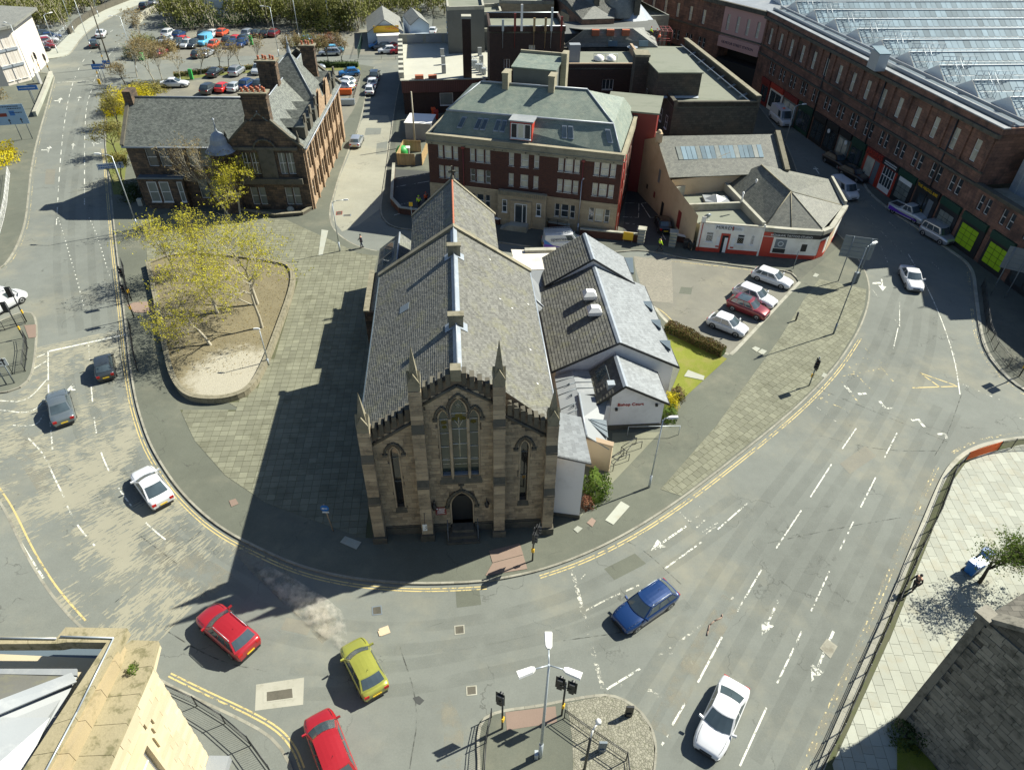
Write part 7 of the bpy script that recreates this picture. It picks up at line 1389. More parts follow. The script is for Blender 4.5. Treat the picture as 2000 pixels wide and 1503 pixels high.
# shopfronts: (x0, x1, fascia, front, lettering)
def shopf(x0,x1,fasc,front,kind='board'):
    b = MB(); b.box(x0,-.28,3.55,x1,0,4.4); o = b.build('fascia',M[fasc],stn); b = MB(); b.box(x0,-.12,.1,x1,0,3.55); sf = b.build('shopfront',M[front],stn); return sf
xs = [(STL+.2,STL+4.2,'grn','black',1),(STL+5.0,STL+8.6,'grn','black',1),(STL-3.9,STL-.4,'grn','black',2),(STL-8.6,STL-4.3,'black','black',3),(STL-12.6,STL-9.0,'grn','black',4),(STL-16.2,STL-12.8,'black','redp',5),(STL-20.2,STL-16.3,'redd','redp',6)]
for x0,x1,a,f,kd in xs:
    sf = shopf(x0,x1,a,f)
    if kd == 1:
        for i in range(4):
            for j in range(3): b = MB(); b.box(x0+.4+j*.95,-.16,.7+i*.62,x0+1.28+j*.95,-.13,1.26+i*.62); b.build('lime_panel',M['lime'],sf)
    if kd in (2,4):
        for i in range(3):
            for j in range(3): b = MB(); b.box(x0+.5+j*.85,-.16,.8+i*.72,x0+1.28+j*.85,-.13,1.45+i*.72); b.build('shutter_panel',M['blindg'],sf)
        if kd == 4: b = MB(); b.box(x0+.5,-.2,2.95,x1-.5,-.16,3.5); b.build('white_board',M['signw'],sf)
    if kd == 3:
        b = MB(); b.box(x0+.9,-.16,1.6,x0+2.6,-.13,3.1); b.build('window',M['glass'],sf); b = MB(); b.box(x0+2.8,-.16,.2,x0+3.7,-.13,3.1); b.build('door',M['greym'],sf)
        for i in (0,1): b = MB(); b.path([(x0+.95+i*.8,-.17,.6),(x0+1.6+i*.8,-.17,.6),(x0+1.6+i*.8,-.17,1.35),(x0+.95+i*.8,-.17,1.35),(x0+.95+i*.8,-.17,.6)],.03,4); b.build('panel_moulding',M['yel'],sf)
    if kd == 5:
        b = MB(); b.box(x0+.5,-.17,.3,x1-.4,-.13,1.0); b.box(x0+.5,-.17,2.3,x1-.4,-.13,2.4); [b.box(x0+.5+k*.62,-.17,1.0,x0+.58+k*.62,-.13,3.4) for k in range(5)]; b.build('window_frame',M['white'],sf); b = MB(); b.box(x0+.5,-.14,1.0,x1-.4,-.125,3.4); b.build('pane',M['glass'],sf)
        b = MB(); [b.box(x0+.5+i*.24,-.31,4.05-r*.28,x0+.64+i*.24,-.285,4.2-r*.28) for r in range(2) for i in range(11)]; b.build('lettering',M['signw'],sf)
    if kd == 6: b = MB(); b.box(x0+.5,-.17,.9,x0+2.3,-.13,3.3); b.build('shutter',M['blind'],sf); b = MB(); b.box(x0+2.5,-.17,.2,x0+3.5,-.13,3.3); b.build('door',M['greym'],sf)
txt('lettering','MADRAS',M['redp'],stn,.8,(STL-18.2,-.32,4.0),(90,0,0),.03,w=3.6); txt('lettering','THE ARGYLL BAR',M['yel'],stn,.45,(STL-6.45,-.32,4.0),(90,0,0),.02,w=3.9)
for x0,x1,a,f in ((STL-24,STL-20.6,'grn','grn'),(STL-27.4,STL-24.4,'black','blindg'),(STL-31,-27.8+STL,'black','black'),(STL-35,STL-31.4,'black','dark'),(STL-40,STL-35.5,'grn','grn'),(STL-45,STL-40.5,'redd','blindg'),(STL-50,STL-45.5,'redp','render_c'),(STL-53.5,STL-50.4,'redd','redd'),(STL+9.4,STL+14,'grn','black'),(STL+15,STL+22,'redd','black')): sf = shopf(x0,x1,a,f); b = MB(); b.box(x0+.4,-.17,.7,(x0+x1)/2-.1,-.13,3.2); b.box((x0+x1)/2+.1,-.17,.7,x1-.4,-.13,3.2); b.build('window',M['glass' if f != 'blindg' else 'blind'],sf)
for x in (STL-29.6,STL-24.8): b = MB(); b.tube((x,-.5,3.2),(x,-.58,3.2),.32,.32,12); b.build('round_sign',M['signw'],stn)
# far part: pink rendered bay over the station entrance, then the range bends away
p0 = STF.w(-STL,0); bend = bld('station_entrance_range','pink rendered station entrance bay over a dark archway, range continuing up the street',(p0[0],p0[1],0),ST_A+24.5,'station')
for (x0,x1,mt) in ((-9.5,0,'ash_pink'),(-70,-9.5,'ash_st')):
    L_ = x1-x0; ww = [(k*3.4+1.0,9.3,.8,2.4,'s','blind') for k in range(int(L_/3.4))] if mt != 'ash_pink' else [(k*2.3+.9,9.4,.7,2.6,'s','blind') for k in range(4)]
    if mt == 'ash_st': ww += [(k*3.4+1.0+j*1.1,5.4,.7,1.7,'s','glass') for k in range(int(L_/3.4)) for j in (0,1)]
    wall(bend,(x0,0,0),0,L_,4.5 if mt == 'ash_st' else 6.6,13.3,ww,mt,.25)
    b = MB(); b.box(x0,-.4,13.2,x1,.3,13.9); b.box(x0,-.2,8.6,x1,0,8.85); b.build('string_course',M['stone_dk'],bend)
b = MB(); b.box(-9.5,0,0,0,8,4.5); b.build('archway',M['dark'],bend); b = MB(); b.box(-9.5,3,4.5,0,8,6.6); b.build('archway_soffit',M['dark'],bend); b = MB(); b.box(-9.5,-.35,6.6,0,0,8.4); b.build('sign_band',M['ash_pink'],bend); txt('lettering','GILMOUR STREET STATION',M['navy'],bend,.7,(-4.9,-.37,7.5),(90,0,0),.02,w=7.4)
for k in range(16): x = -13.4-k*3.8; b = MB(); b.box(x,-.15,.1,x+3.3,.1,3.4); s_ = b.build('shopfront',M[('black','grn','redd','blindg')[k % 4]],bend); b = MB(); b.box(x,-.3,3.4,x+3.3,.1,4.4); b.build('fascia',M[('grn','black','lime' if k in (4,) else 'black','grn','yel' if k == 3 else 'redd')[k % 5]],s_); b = MB(); b.box(x+.4,-.2,.8,x+2.8,-.15,3.1); b.build('window',M['glass'],s_)
b = MB(); b.box(-70,.3,0,-9.5,9,13.0); b.build('rear_mass',M['ash_st'],bend); b = MB(); b.slab([(-70,.2,13.9),(0,.2,13.9),(0,9,14.4),(-70,9,14.4)],.3); b.build('roof',M['zinc'],bend)
# ridge and furrow glazed roof
RF_ = Fr((53.2,76.7),5.5); gr_ = bld('train_shed_roof','glazed train shed roof of parallel pitched bays with white ridges',(53.2,76.7,0),5.5,'glass roof')
def edge_x(y): # local x of the range's inner edge at local y
    w0 = STF.w(-abs(y)*1.0,0); P0 = RF_.loc(STF.w(0,0)); P1 = RF_.loc(STF.w(-60,0)); t = (y-P0[1])/(P1[1]-P0[1]); return P0[0]+(P1[0]-P0[0])*t+3.6
bay = 6.35; pane_mesh = {}
gp = MB(); pu = MB(); rg2 = MB(); gut = MB(); rl2 = MB()
for k in range(-2,15):
    y0 = 2.2+k*bay; ym = y0+bay*.5; y1 = y0+bay; x0 = edge_x(ym)+.5; x1 = 96 if y0 < 34 else 62-.35*(y0-34) if y0 < 90 else 40; z0,z1 = 13.9,15.5
    n = int((x1-x0)/.92)
    for i in range(n):
        a,b_ = x0+(x1-x0)*i/n,x0+(x1-x0)*(i+1)/n-.05
        for t0,t1 in ((0,.48),(.52,1)):
            gp.face([(a,y0+.3+(ym-y0-.3)*t0,z0+(z1-z0)*t0),(b_,y0+.3+(ym-y0-.3)*t0,z0+(z1-z0)*t0),(b_,y0+.3+(ym-y0-.3)*t1,z0+(z1-z0)*t1),(a,y0+.3+(ym-y0-.3)*t1,z0+(z1-z0)*t1)])
            gp.face([(b_,y1-.3+(ym-y1+.3)*t0,z0+(z1-z0)*t0),(a,y1-.3+(ym-y1+.3)*t0,z0+(z1-z0)*t0),(a,y1-.3+(ym-y1+.3)*t1,z0+(z1-z0)*t1),(b_,y1-.3+(ym-y1+.3)*t1,z0+(z1-z0)*t1)])
    for s1 in (1,-1): ya = y0+.3 if s1 > 0 else y1-.3; pu.face([(x0,ya,z0-.05),(x1,ya,z0-.05),(x1,ym,z1-.05),(x0,ym,z1-.05)] if s1 > 0 else [(x1,ya,z0-.05),(x0,ya,z0-.05),(x0,ym,z1-.05),(x1,ym,z1-.05)])
    rg2.box(x0,ym-.10,z1,x1,ym+.10,z1+.10); gut.box(x0-.5,y0-.3,z0-.3,x1,y0+.32,z0-.02)
    rg2.add([(x0-.02,y0+.2,z0),(x0-.02,y1-.2,z0),(x0-.02,ym,z1+.1),(x0-.12,y0+.2,z0),(x0-.12,y1-.2,z0),(x0-.12,ym,z1+.1)],[(0,1,2),(5,4,3)])
    for i in range(6): q = x0+.2; rl2.tube((q+i*.9,ym,z1+.1),(q+i*.9,ym,z1+1.1),.035,.035,4); rl2.tube((q+1.5,y0+.5+i*.45,z0+i*.35),(q+1.5,y0+.5+i*.45,z0+i*.35+1),.03,.03,4)
    rl2.tube((x0,ym,z1+1.1),(x0+5,ym,z1+1.1),.035,.035,4); rl2.tube((x0,ym,z1+.6),(x0+5,ym,z1+.6),.035,.035,4); rl2.tube((x0+1.5,y0+.5,z0+1),(x0+1.5,ym,z1+1),.035,.035,4); rl2.tube((x0+2.3,y0+.5,z0+1),(x0+2.3,ym,z1+1),.035,.035,4)
gp.build('roof_pane',M['rglass'],gr_,kind='stuff'); pu.build('purlin_deck',M['greym'],gr_); rg2.build('ridge',M['white'],gr_); gut.build('valley_gutter',M['zincd'],gr_); rl2.build('access_railing',M['galv'],gr_)
q = RF_.P(1720,100,16); b = MB(); b.box(q[0]-.7,q[1]-1.3,13.8,q[0]+.7,q[1]+1.0,16.0); ds = b.build('access_housing',M['galv'],gr_); b = MB(); b.slab([(q[0]-.8,q[1]-1.4,16.0),(q[0]+.8,q[1]-1.4,16.0),(q[0]+.8,q[1]+1.1,16.4),(q[0]-.8,q[1]+1.1,16.4)],.12); b.build('housing_roof',M['rglass'],ds)
b = MB(); b.prism([STF.w(-.2,.6)[:2],STF.w(-.2,60)[:2],STF.w(-60,60)[:2],STF.w(-60,.6)[:2]],2,13.5); b.build('shed_mass',M['dark'],stn) if 0 else None
# railway bridge end by the near corner
rb_ = bld('railway_bridge','pale blue steel railway bridge side with track deck by the station corner',STF.w(0,0),ST_A,'bridge'); b = MB(); b.box(1.0,3.5,7.0,22,4.0,11.2); b.box(1.0,6.5,7.0,22,7.0,11.2); b.box(1.0,3.3,11.2,22,4.2,11.4); b.build('girder',M['lead'],rb_); b = MB(); b.box(.5,.5,6.9,26,20,7.1); b.build('deck',M['conc'],rb_)
for k in range(9): b = MB(); b.box(2+k*2.2,3.38,7.1,2.15+k*2.2,3.5,11.2); b.build('stiffener',M['galv'],rb_)
# ---------------------------------------------------------------- bottom left gold sandstone building seen from above
bl = bld('gold_stone_building','pale gold sandstone building with mossy stone parapet seen from above',(0,0,0))
z2,z1 = 14.4,13.5
def ring(pts_o,pts_i,z,t,mat,name,n=1):
    o = [G(u,v,z) for u,v in pts_o]; i_ = [G(u,v,z) for u,v in pts_i]; 
    for k in range(len(o)-1):
        m_ = max(1,n if isinstance(n,int) else n[k])
        for j in range(m_):
            a,b_ = Vector(o[k]).lerp(Vector(o[k+1]),j/m_),Vector(o[k]).lerp(Vector(o[k+1]),(j+.985)/m_); c_,d_ = Vector(i_[k]).lerp(Vector(i_[k+1]),j/m_),Vector(i_[k]).lerp(Vector(i_[k+1]),(j+.985)/m_); b2 = MB(); b2.slab([a,b_,d_,c_],t+rnd.uniform(0,.01)); b2.build(name,M[mat],bl)
M['moss'] = surf('mossy_coping',(.30,.26,.16),.95,.25,.25,stain=(.13,.12,.06),samt=.85,sscale=2.2,fs=16,bump=.5)
M['mosst'] = surf('ochre_ledge',(.36,.29,.17),.95,.2,.2,stain=(.20,.17,.09),samt=.7,sscale=1.4)
ring([(-60,1242),(112,1243),(128,1224),(248,1226),(66,1540)],[(-60,1257),(112,1256),(130,1253),(208,1254),(20,1540)],z2,.5,'moss','coping_stone',[3,1,2,5])
ring([(236,1250),(225,1290),(100,1540)],[(205,1256),(190,1300),(62,1540)],z2-.25,.8,'mosst','parapet_stone',[1,4])
ring([(258,1249),(309,1251),(296,1300),(190,1540)],[(240,1262),(238,1275),(220,1310),(110,1540)],z1,.25,'moss','cornice_stone',[1,1,4]); ring([(309,1253),(297,1303),(196,1540)],[(300,1262),(283,1312),(176,1540)],z1-.25,.45,'ash_gold','cornice_moulding',[1,3])
b = MB(); lead_line = [G(u,v,z2+.06) for u,v in [(0,1245),(110,1246)]]; b.tube(*lead_line,.035,.035,5); b.path([G(u,v,z2+.06) for u,v in [(118,1242),(222,1245),(150,1390),(70,1540)]],.035,5); b.build('lightning_cable',M['galv'],bl)
cor = G(299,1303,12.6); crn = Vector(cor[:2]); dA = math.radians(-78.5); e2 = Vector(G(196,1540,13.2)[:2]); dd = (e2-Vector(G(297,1303,13.2)[:2])).normalized(); left = Vector((-1,.02))
far_ = crn+dd*14; b = MB(); b.prism([tuple(crn),tuple(far_),(far_.x-18,far_.y),(crn.x-22,crn.y+.6)],0,z1-.35); b.build('core_wall',M['ash_gold'],bl)
ang = math.degrees(math.atan2(-dd.y,-dd.x)); nrm = Vector((-dd.y,dd.x)); nrm = nrm if nrm.x > 0 else -nrm
it = []; z = .3; row = 0
while z < 12.6:
    h = .42; s = .05-(.4 if row % 2 else 0)
    while s < 13:
        L_ = rnd.choice((.7,.9,1.1)); c = s+L_/2
        zin = any(a0 < c+L_/2 and b0 > c-L_/2 and z+h > 8.6 and z < 11.4 for a0,b0 in ((2.5,4.3),(6.8,8.6)))
        if not zin and c > .2: p = crn+dd*c+nrm*.03; it.append(((p.x,p.y,z+h/2),(L_-.012,.12,h-.012),ang))
        s += L_
    z += h; row += 1
it.sort(key=lambda q: -q[0][2]); pieces('stone_block',it,'ash_gold',bl,240)
for a0 in (2.5,6.8): p = crn+dd*(a0+1.8)+nrm*.0; window(bl,(p.x,p.y,8.7),ang,0,0,1.8,2.6,'ms','glass','white',y=-.12)
p = crn+dd*2.2; b = MB(); b.obox(tuple(crn+dd*3.4+nrm*.15),ang,2.4,.5,11.35,11.6); b.obox(tuple(crn+dd*2.35+nrm*.1),ang,.18,.35,8.5,11.35); b.obox(tuple(crn+dd*4.45+nrm*.1),ang,.18,.35,8.5,11.35); b.build('window_surround',M['ash_gold'],bl)
b = MB(); b.obox(tuple(crn+dd*6+nrm*.55),ang,12,1.0,3.6,4.1); b.build('ledge',M['zinc'],bl)
roofp = [G(-60,1300,13.6),G(190,1300,13.6),G(60,1540,13.6),G(-60,1540,13.6)]
b = MB(); b.slab([G(-60,1256,13.0),G(210,1256,13.0),G(30,1540,13.0),G(-60,1540,13.0)],.3); b.build('roof_gutter',M['zincd'],bl)
pk = G(-60,1400,15.0); b = MB(); b.slab([G(-60,1308,13.5),G(152,1318,13.5),pk],.1); b.build('roof',M['slate_d'],bl); b = MB(); b.slab([G(152,1318,13.5),G(60,1500,13.4),G(-20,1560,14.2),pk],.1); b.build('roof',M['slate_n'],bl)
b = MB(); b.slab([G(140,1312,13.72),G(150,1330,13.72),G(-60,1418,15.1),G(-60,1388,15.1)],.06); b.slab([G(-60,1305,13.6),G(150,1305,13.6),G(150,1318,13.6),G(-60,1314,13.6)],.1); b.build('lead_flashing',M['zinc'],bl); b = MB(); b.slab([G(-60,1400,14.8),G(98,1400,13.9),G(30,1540,13.9),G(-60,1540,14.8)],.1); b.build('roof_light',M['zinc'],bl)
bush('small green weed growing on the mossy cornice of the gold building',G(260,1308,13.5),(.22,.3,.25),'leaf_g',260,.07,3,'weed','weed',stem=False)
# ---------------------------------------------------------------- bottom right dark rubble gable
br = bld('rubble_gable','tall dark rubble stone gable in shade at the right edge',(0,0,0)); c0 = G(1752,1415,.1); ang = -62.0; dv = Vector((math.cos(R(ang)),math.sin(R(ang)))); e = Vector(c0[:2])+dv*22; nz = Vector((-dv.y,dv.x)); nz = nz if nz.x > 0 else -nz
b = MB(); b.prism([c0[:2],tuple(e),tuple(e+nz*14),tuple(Vector(c0[:2])+nz*14)],0,11.2); b.face([(c0[0],c0[1],11.2),(e.x,e.y,11.2),((c0[0]+e.x)/2,(c0[1]+e.y)/2,20)]); b.build('wall',M['ash_br'],br)
ang_w = ang; it = []; z = .4; row = 0
while z < 11.0:
    h = rnd.choice((.28,.34,.40)); s = .1-(.3 if row % 2 else 0)
    while s < 13.5:
        L_ = rnd.uniform(.45,1.0); c = s+L_/2; s += L_
        if c > .25: p = Vector(c0[:2])+dv*c-nz*.02; it.append(((p.x,p.y,z+h/2),(L_-.02,.10+rnd.uniform(0,.05),h-.02),ang))
    z += h; row += 1
M['rub'] = surf('rubble_block',(.22,.205,.165),.95,.3,.25,tone=.2,stain=(.05,.05,.04),samt=.7,sscale=1.3,bump=.5)
it.sort(key=lambda q: camdist(q[0])-q[0][2]*.5); pieces('stone_block',it,'rub',br,300)
b = MB(); b.obox(tuple(Vector(c0[:2])+nz*.1),ang,.4,.5,0,11.3); b.obox(tuple(Vector(c0[:2])-nz*.05),ang,.7,.8,11.3,11.6); b.build('kneeler',M['rub'],br); p0_,p1_ = Vector((c0[0],c0[1],11.4)),Vector(((c0[0]+e.x)/2,(c0[1]+e.y)/2,20.2)); b = MB(); b.slab([p0_-Vector((*nz,0))*.2,p1_-Vector((*nz,0))*.2,p1_+Vector((*nz,0))*.5,p0_+Vector((*nz,0))*.5],.25); b.build('skew_coping',M['rub'],br)
# ---------------------------------------------------------------- far buildings, top of the picture
def boxb(name,label,pts,z,wallm,roofm,wins=None,parap=.5,group=None,cat='building'):
    P = [G(u,v,z) for u,v in pts]; r = bld(name,label,(P[0][0],P[0][1],0),0,cat,group); o = Vector(P[0][:2]); Q = [Vector(p[:2])-o for p in P]; b = MB(); b.prism([tuple(q) for q in Q],0,z-.1,0); b.build('wall',M[wallm],r)
    b = MB(); b.prism([tuple(q*.995) for q in Q],z-.1,z-.05); b.build('roof',M[roofm],r)
    n = len(Q); ar = sum(Q[i].x*Q[(i+1) % n].y-Q[(i+1) % n].x*Q[i].y for i in range(n)); 
    if ar < 0: Q = Q[::-1]
    if parap:
        b = MB(); 
        for i in range(n): a,c_ = Q[i],Q[(i+1) % n]; d = (c_-a).normalized(); m_ = Vector((-d.y,d.x)); b.prism([tuple(a),tuple(c_),tuple(c_+m_*.35),tuple(a+m_*.35)],z-.1,z+parap)
        b.build('parapet',M[wallm if roofm != 'felt' else 'conc'],r)
    if wins:
        nx,zs,w_,h,g = wins
        for i in range(n):
            a,c_ = Q[i],Q[(i+1) % n]; d = c_-a; L = d.length; nn = Vector((d.y,-d.x)).normalized(); mid = (a+c_)/2+o
            if nn.dot(-mid) < 0 or L < 3: continue
            k = max(1,int(L/nx)); an = math.degrees(math.atan2(d.y,d.x))
            for q in range(k):
                for zz in zs: s = (q+.5)*L/k-w_/2; p = a+d.normalized()*s+nn*.10; window(r,(p.x,p.y,0),an,0,zz,w_,h,'s',g,'offw',y=0)
    return r
boxb('flats','grey rendered flats with stepped roof terraces behind the white roof',[(880,62),(962,62),(958,38),(876,38)],8.5,'render_g','felt',(3.4,(2.,5.2),1.,1.5,'glass')); boxb('flats','taller grey rendered flats block with pale coping, rear left of the terraces',[(873,20),(946,18),(940,-12),(870,-8)],12.5,'render_g','felt',(3.4,(2.,5.2,8.4),1.,1.5,'glass')); boxb('flats','small flat roofed annexe stepped between the grey flats',[(935,30),(980,28),(975,12),(935,14)],10.5,'render_g','felt',(3.4,(8.,),1.,1.3,'glass'))
boxb('flats','tan and red banded flats at the top behind the aerials',[(975,6),(1082,8),(1075,-30),(975,-30)],11.5,'ash_buff','felt',(3.6,(1.6,4.7,7.8),1.1,1.6,'glass'))
for u in (998,1070): p = G(u,8,11); b = bld('stair_bay','dark red stair bay on the %s of the tan flats' % ('left' if u < 1000 else 'right'),(p[0],p[1]-.4,0)); m = MB(); m.box(-1.2,0,0,1.2,1,11.8); m.build('wall',M['redd'],b); m = MB(); m.box(-.5,-.05,2,.5,0,10.5); m.build('window',M['glass'],b)
p = G(993,30,9); b = bld('yellow_roof','small building with bright ochre pyramid roof behind the aerials',(p[0],p[1]+2,0)); m = MB(); m.lathe((0,0,0),[(4.2,0),(4.2,8.2)],4,smooth=False); m.build('wall',M['render_t'],b); m = MB(); m.lathe((0,0,0),[(5.2,8.2),(.3,12)],4,smooth=False); m.build('roof',M['yel'],b)
def gabled(name,label,L0,R0,z,hr,depth,wallm,roofm,cat='building',wins=None,hip=False):
    A,B = Vector(G(*L0,z)),Vector(G(*R0,z)); r = bld(name,label,(A.x,A.y,0),0,cat); d = (B-A); d.z = 0; n = Vector((-d.y,d.x,0)).normalized(); o = Vector((A.x,A.y,0)); A,B = A-o,B-o; C_,D = B+n*depth,A+n*depth; i = d.normalized()*(depth*.45 if hip else 0); r0,r1 = (A+D)/2+Vector((0,0,hr))+i,(B+C_)/2+Vector((0,0,hr))-i
    m = MB(); m.prism([A.xy,B.xy,C_.xy,D.xy],0,z-.1); 
    if not hip: m.face([B,C_,r1]); m.face([D,A,r0])
    m.build('wall',M[wallm],r); m = MB(); m.slab([A,B,r1,r0],.12); m.slab([C_,D,r0,r1],.12)
    if hip: m.slab([B,C_,r1],.1); m.slab([D,A,r0],.1)
    m.build('roof',M[roofm],r); m = MB(); m.tube(r0,r1,.12,.12,5); m.build('ridge',M['lead'],r)
    if wins:
        k = int(d.length/wins[0]); an = math.degrees(math.atan2(d.y,d.x))
        for q in range(k):
            for zz in wins[1]: p = A+d.normalized()*((q+.5)*d.length/k-.5)-n*.1; window(r,(p.x,p.y,0),an,0,zz,1.0,1.6,'s','glass')
    return r
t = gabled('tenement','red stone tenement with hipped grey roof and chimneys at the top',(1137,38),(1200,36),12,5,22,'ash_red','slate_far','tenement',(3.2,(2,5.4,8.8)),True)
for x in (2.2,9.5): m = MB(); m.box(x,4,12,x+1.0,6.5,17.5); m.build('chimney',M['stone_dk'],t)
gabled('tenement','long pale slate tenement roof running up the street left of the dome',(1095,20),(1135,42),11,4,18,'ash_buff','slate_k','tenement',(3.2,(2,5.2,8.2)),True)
p = G(1210,28,12); dm = bld('domed_turret','round corner turret with grey dome and finial',(p[0],p[1]+3,0),cat='turret'); m = MB(); m.lathe((0,0,0),[(3.6,0),(3.6,11.5)],14); m.build('wall',M['ash_red'],dm); m = MB(); m.lathe((0,0,11.5),[(4.2,0),(4.0,1.0),(3.3,2.6),(2.0,3.7),(.3,4.3),(.1,6)],16); m.build('dome',M['slate_far'],dm)
# car sales shed: gable faces the viewer
def shed(name,label,L0,R0,z,hr,depth,wallm,roofm,z0=0,cat='shed'):
    A,B = Vector(G(*L0,z)),Vector(G(*R0,z)); r = bld(name,label,(A.x,A.y,0),0,cat); d = B-A; n = Vector((-d.y,d.x,0)).normalized(); o = Vector((A.x,A.y,0)); A,B = A-o,B-o; C_,D = B+n*depth,A+n*depth; m0,m1 = (A+B)/2+Vector((0,0,hr)),(C_+D)/2+Vector((0,0,hr)); m = MB()
    m.face([(A.x,A.y,0),(B.x,B.y,0),B,m0,A]); m.face([(B.x,B.y,0),(C_.x,C_.y,0),C_,B]); m.face([(D.x,D.y,0),(A.x,A.y,0),A,D]); m.face([(C_.x,C_.y,0),(D.x,D.y,0),D,m1,C_]); m.build('wall',M[wallm],r)
    e = Vector((0,0,.15)); g = -n*.5; m = MB(); m.slab([A+e+g,m0+e+g,m1+e,D+e],.12); m.slab([B+e+g,m0+e+g,m1+e,C_+e],.12); m.build('roof',M[roofm],r); return r,A,B,n
M['shedw'] = plain('pale_blue_board',(.52,.60,.66),.7)
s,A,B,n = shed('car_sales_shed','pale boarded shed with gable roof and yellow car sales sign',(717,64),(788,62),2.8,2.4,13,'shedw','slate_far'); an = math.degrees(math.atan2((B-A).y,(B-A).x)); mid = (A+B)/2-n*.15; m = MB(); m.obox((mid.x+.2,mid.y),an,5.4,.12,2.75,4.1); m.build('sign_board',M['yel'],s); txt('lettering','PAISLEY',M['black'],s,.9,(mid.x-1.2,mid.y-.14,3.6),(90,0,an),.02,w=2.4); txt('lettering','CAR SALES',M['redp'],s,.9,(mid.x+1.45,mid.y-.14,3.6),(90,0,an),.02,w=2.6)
m = MB(); m.obox((mid.x+.8,mid.y-1.2),an,4.8,2.4,0,2.6); m.build('annexe',M['white'],s); m = MB(); m.obox((mid.x+.8,mid.y-1.2),an,5.0,2.7,2.6,2.75); m.build('annexe_roof',M['white'],s)
s,A,B,n = shed('white_shed','narrow white gabled shed beside the car sales building',(800,50),(838,48),4.1,1.5,9,'shedw','slate_far'); m = MB(); m.box(0,-2.5,0,(B-A).x,0,2.7); m.build('annexe',M['shedw'],s); m = MB(); m.box(.8,-2.55,.9,4.2,-2.5,2.0); m.build('window',M['glass'],s)
# left office, parapets, viaduct wall, billboard
of = bld('office_block','cream and terracotta office with blue glazed bays at the left edge',(0,0,0)); A,B = G(60,155,.1),G(16,168,.1); C0 = G(30,62,8.6); q = (-99,140); M['terra'] = plain('office_panel',(.58,.53,.46),.8)
pv = [tuple(G(60,157,.1)[:2]),(-93.5,146),(-120,150),(-118,118),tuple(G(18,168,.1)[:2])]; b = MB(); b.prism(pv,0,9.0); b.build('wall',M['terra'],of); b = MB(); b.prism([(pv[0][0]+1,pv[0][1]),(-92.5,147),(-121,151),(-119,116),(pv[4][0]+.6,pv[4][1]-1)],9.0,9.4); b.lathe((-106,133,9.4),[(12,0),(.5,3.2)],4,smooth=False); b.build('roof',M['slate_far'],of)
a,c_ = Vector(pv[4]),Vector(pv[0]); d = (c_-a); an = math.degrees(math.atan2(d.y,d.x)); nn = Vector((d.y,-d.x)).normalized()
for zz in (.8,3.4,6.0):
    for k in range(3): p = a+d*((k+.15)/3)+nn*.1; window(of,(p.x,p.y,0),an,0,zz,d.length/3*.7,2.1,'c','glass','white')
bush('dark ivy growing at the foot of the shaded rubble gable',G(1775,1440,.12),(1.3,1.0,1.6),'leaf_d',1500,.14,201,'ivy','ivy'); bush('small sprouting shrub on the edge of the rubble gable',G(1880,1290,5.5),(.5,.5,.7),'leaf_o',320,.12,202,stem=False)
for zz in (3.0,5.6): p0,p1 = a+nn*.12,c_+nn*.12; b = MB(); b.prism([tuple(a),tuple(a+nn*.15),tuple(c_+nn*.15),tuple(c_)],zz-.1,zz+.3); b.build('spandrel_band',M['lead'],of)
def wallpath(name,label,px,h,th,mat,z=0.,cat='wall',cope=None,seg=None):
    P = [G(u,v,z) for u,v in px]; r = empty(name,label,cat,P[0]); o = Vector(P[0]); Q = [Vector(p)-o for p in P]; m = MB(); A = off([q.to_2d() for q in Q],th/2); B = off([q.to_2d() for q in Q],-th/2)
    for i in range(len(Q)-1): m.prism([tuple(A[i]),tuple(A[i+1]),tuple(B[i+1]),tuple(B[i])][::-1],-.1,h)
    m.build('wall',M[mat],r)
    if cope: 
        m = MB(); A = off([q.to_2d() for q in Q],th/2+.06); B = off([q.to_2d() for q in Q],-th/2-.06)
        for i in range(len(Q)-1): m.prism([tuple(A[i]),tuple(A[i+1]),tuple(B[i+1]),tuple(B[i])][::-1],h,h+.12)
        m.build('coping',M[cope],r)
    return r
wallpath('road_parapet','long dark parapet wall curving along the upper left road',[(137,68),(150,52),(175,35),(205,20),(235,8),(262,-2),(300,-14)],1.3,.5,'stone_dk',0,'wall')
wallpath('low_wall','low pale stone wall between footway and road at upper left',[(102,148),(92,175),(80,205),(70,228)],.7,.45,'slabw',.12,'wall','conc')
vi = wallpath('viaduct_wall','concrete viaduct parapet right of the upper left road',[(345,16),(315,20),(290,30),(272,45),(266,55)],1.4,.5,'conc',0,'wall')
m = MB(); [m.obox((k*-2.2,-.6-k*.5),20,.5,3,-.1,1.2) for k in range(3)]; 
bb = signpost('large advertising hoarding with red and white picture at the top left',[G(342,10)[:2],G(368,10)[:2]],G(355,12)[:2],5.6,4.2,-95,1.2,'redp',name='billboard',cat='billboard',z=0)
for k in range(14): m = MB(); y = rnd.uniform(-2.4,2.4); z = rnd.uniform(1.6,5.0); m.tube((.10,y,z),(.13,y+rnd.uniform(-.8,.8),z+rnd.uniform(-.6,.6)),.18,.12,6); m.build('picture_patch',M[('signw','orange','hio')[k % 3]],bb)
boxb('warehouse','pale unit behind the hoarding at the top',[(372,-6),(455,-2),(452,-24),(372,-24)],5,'shedw','zinc',None,0)
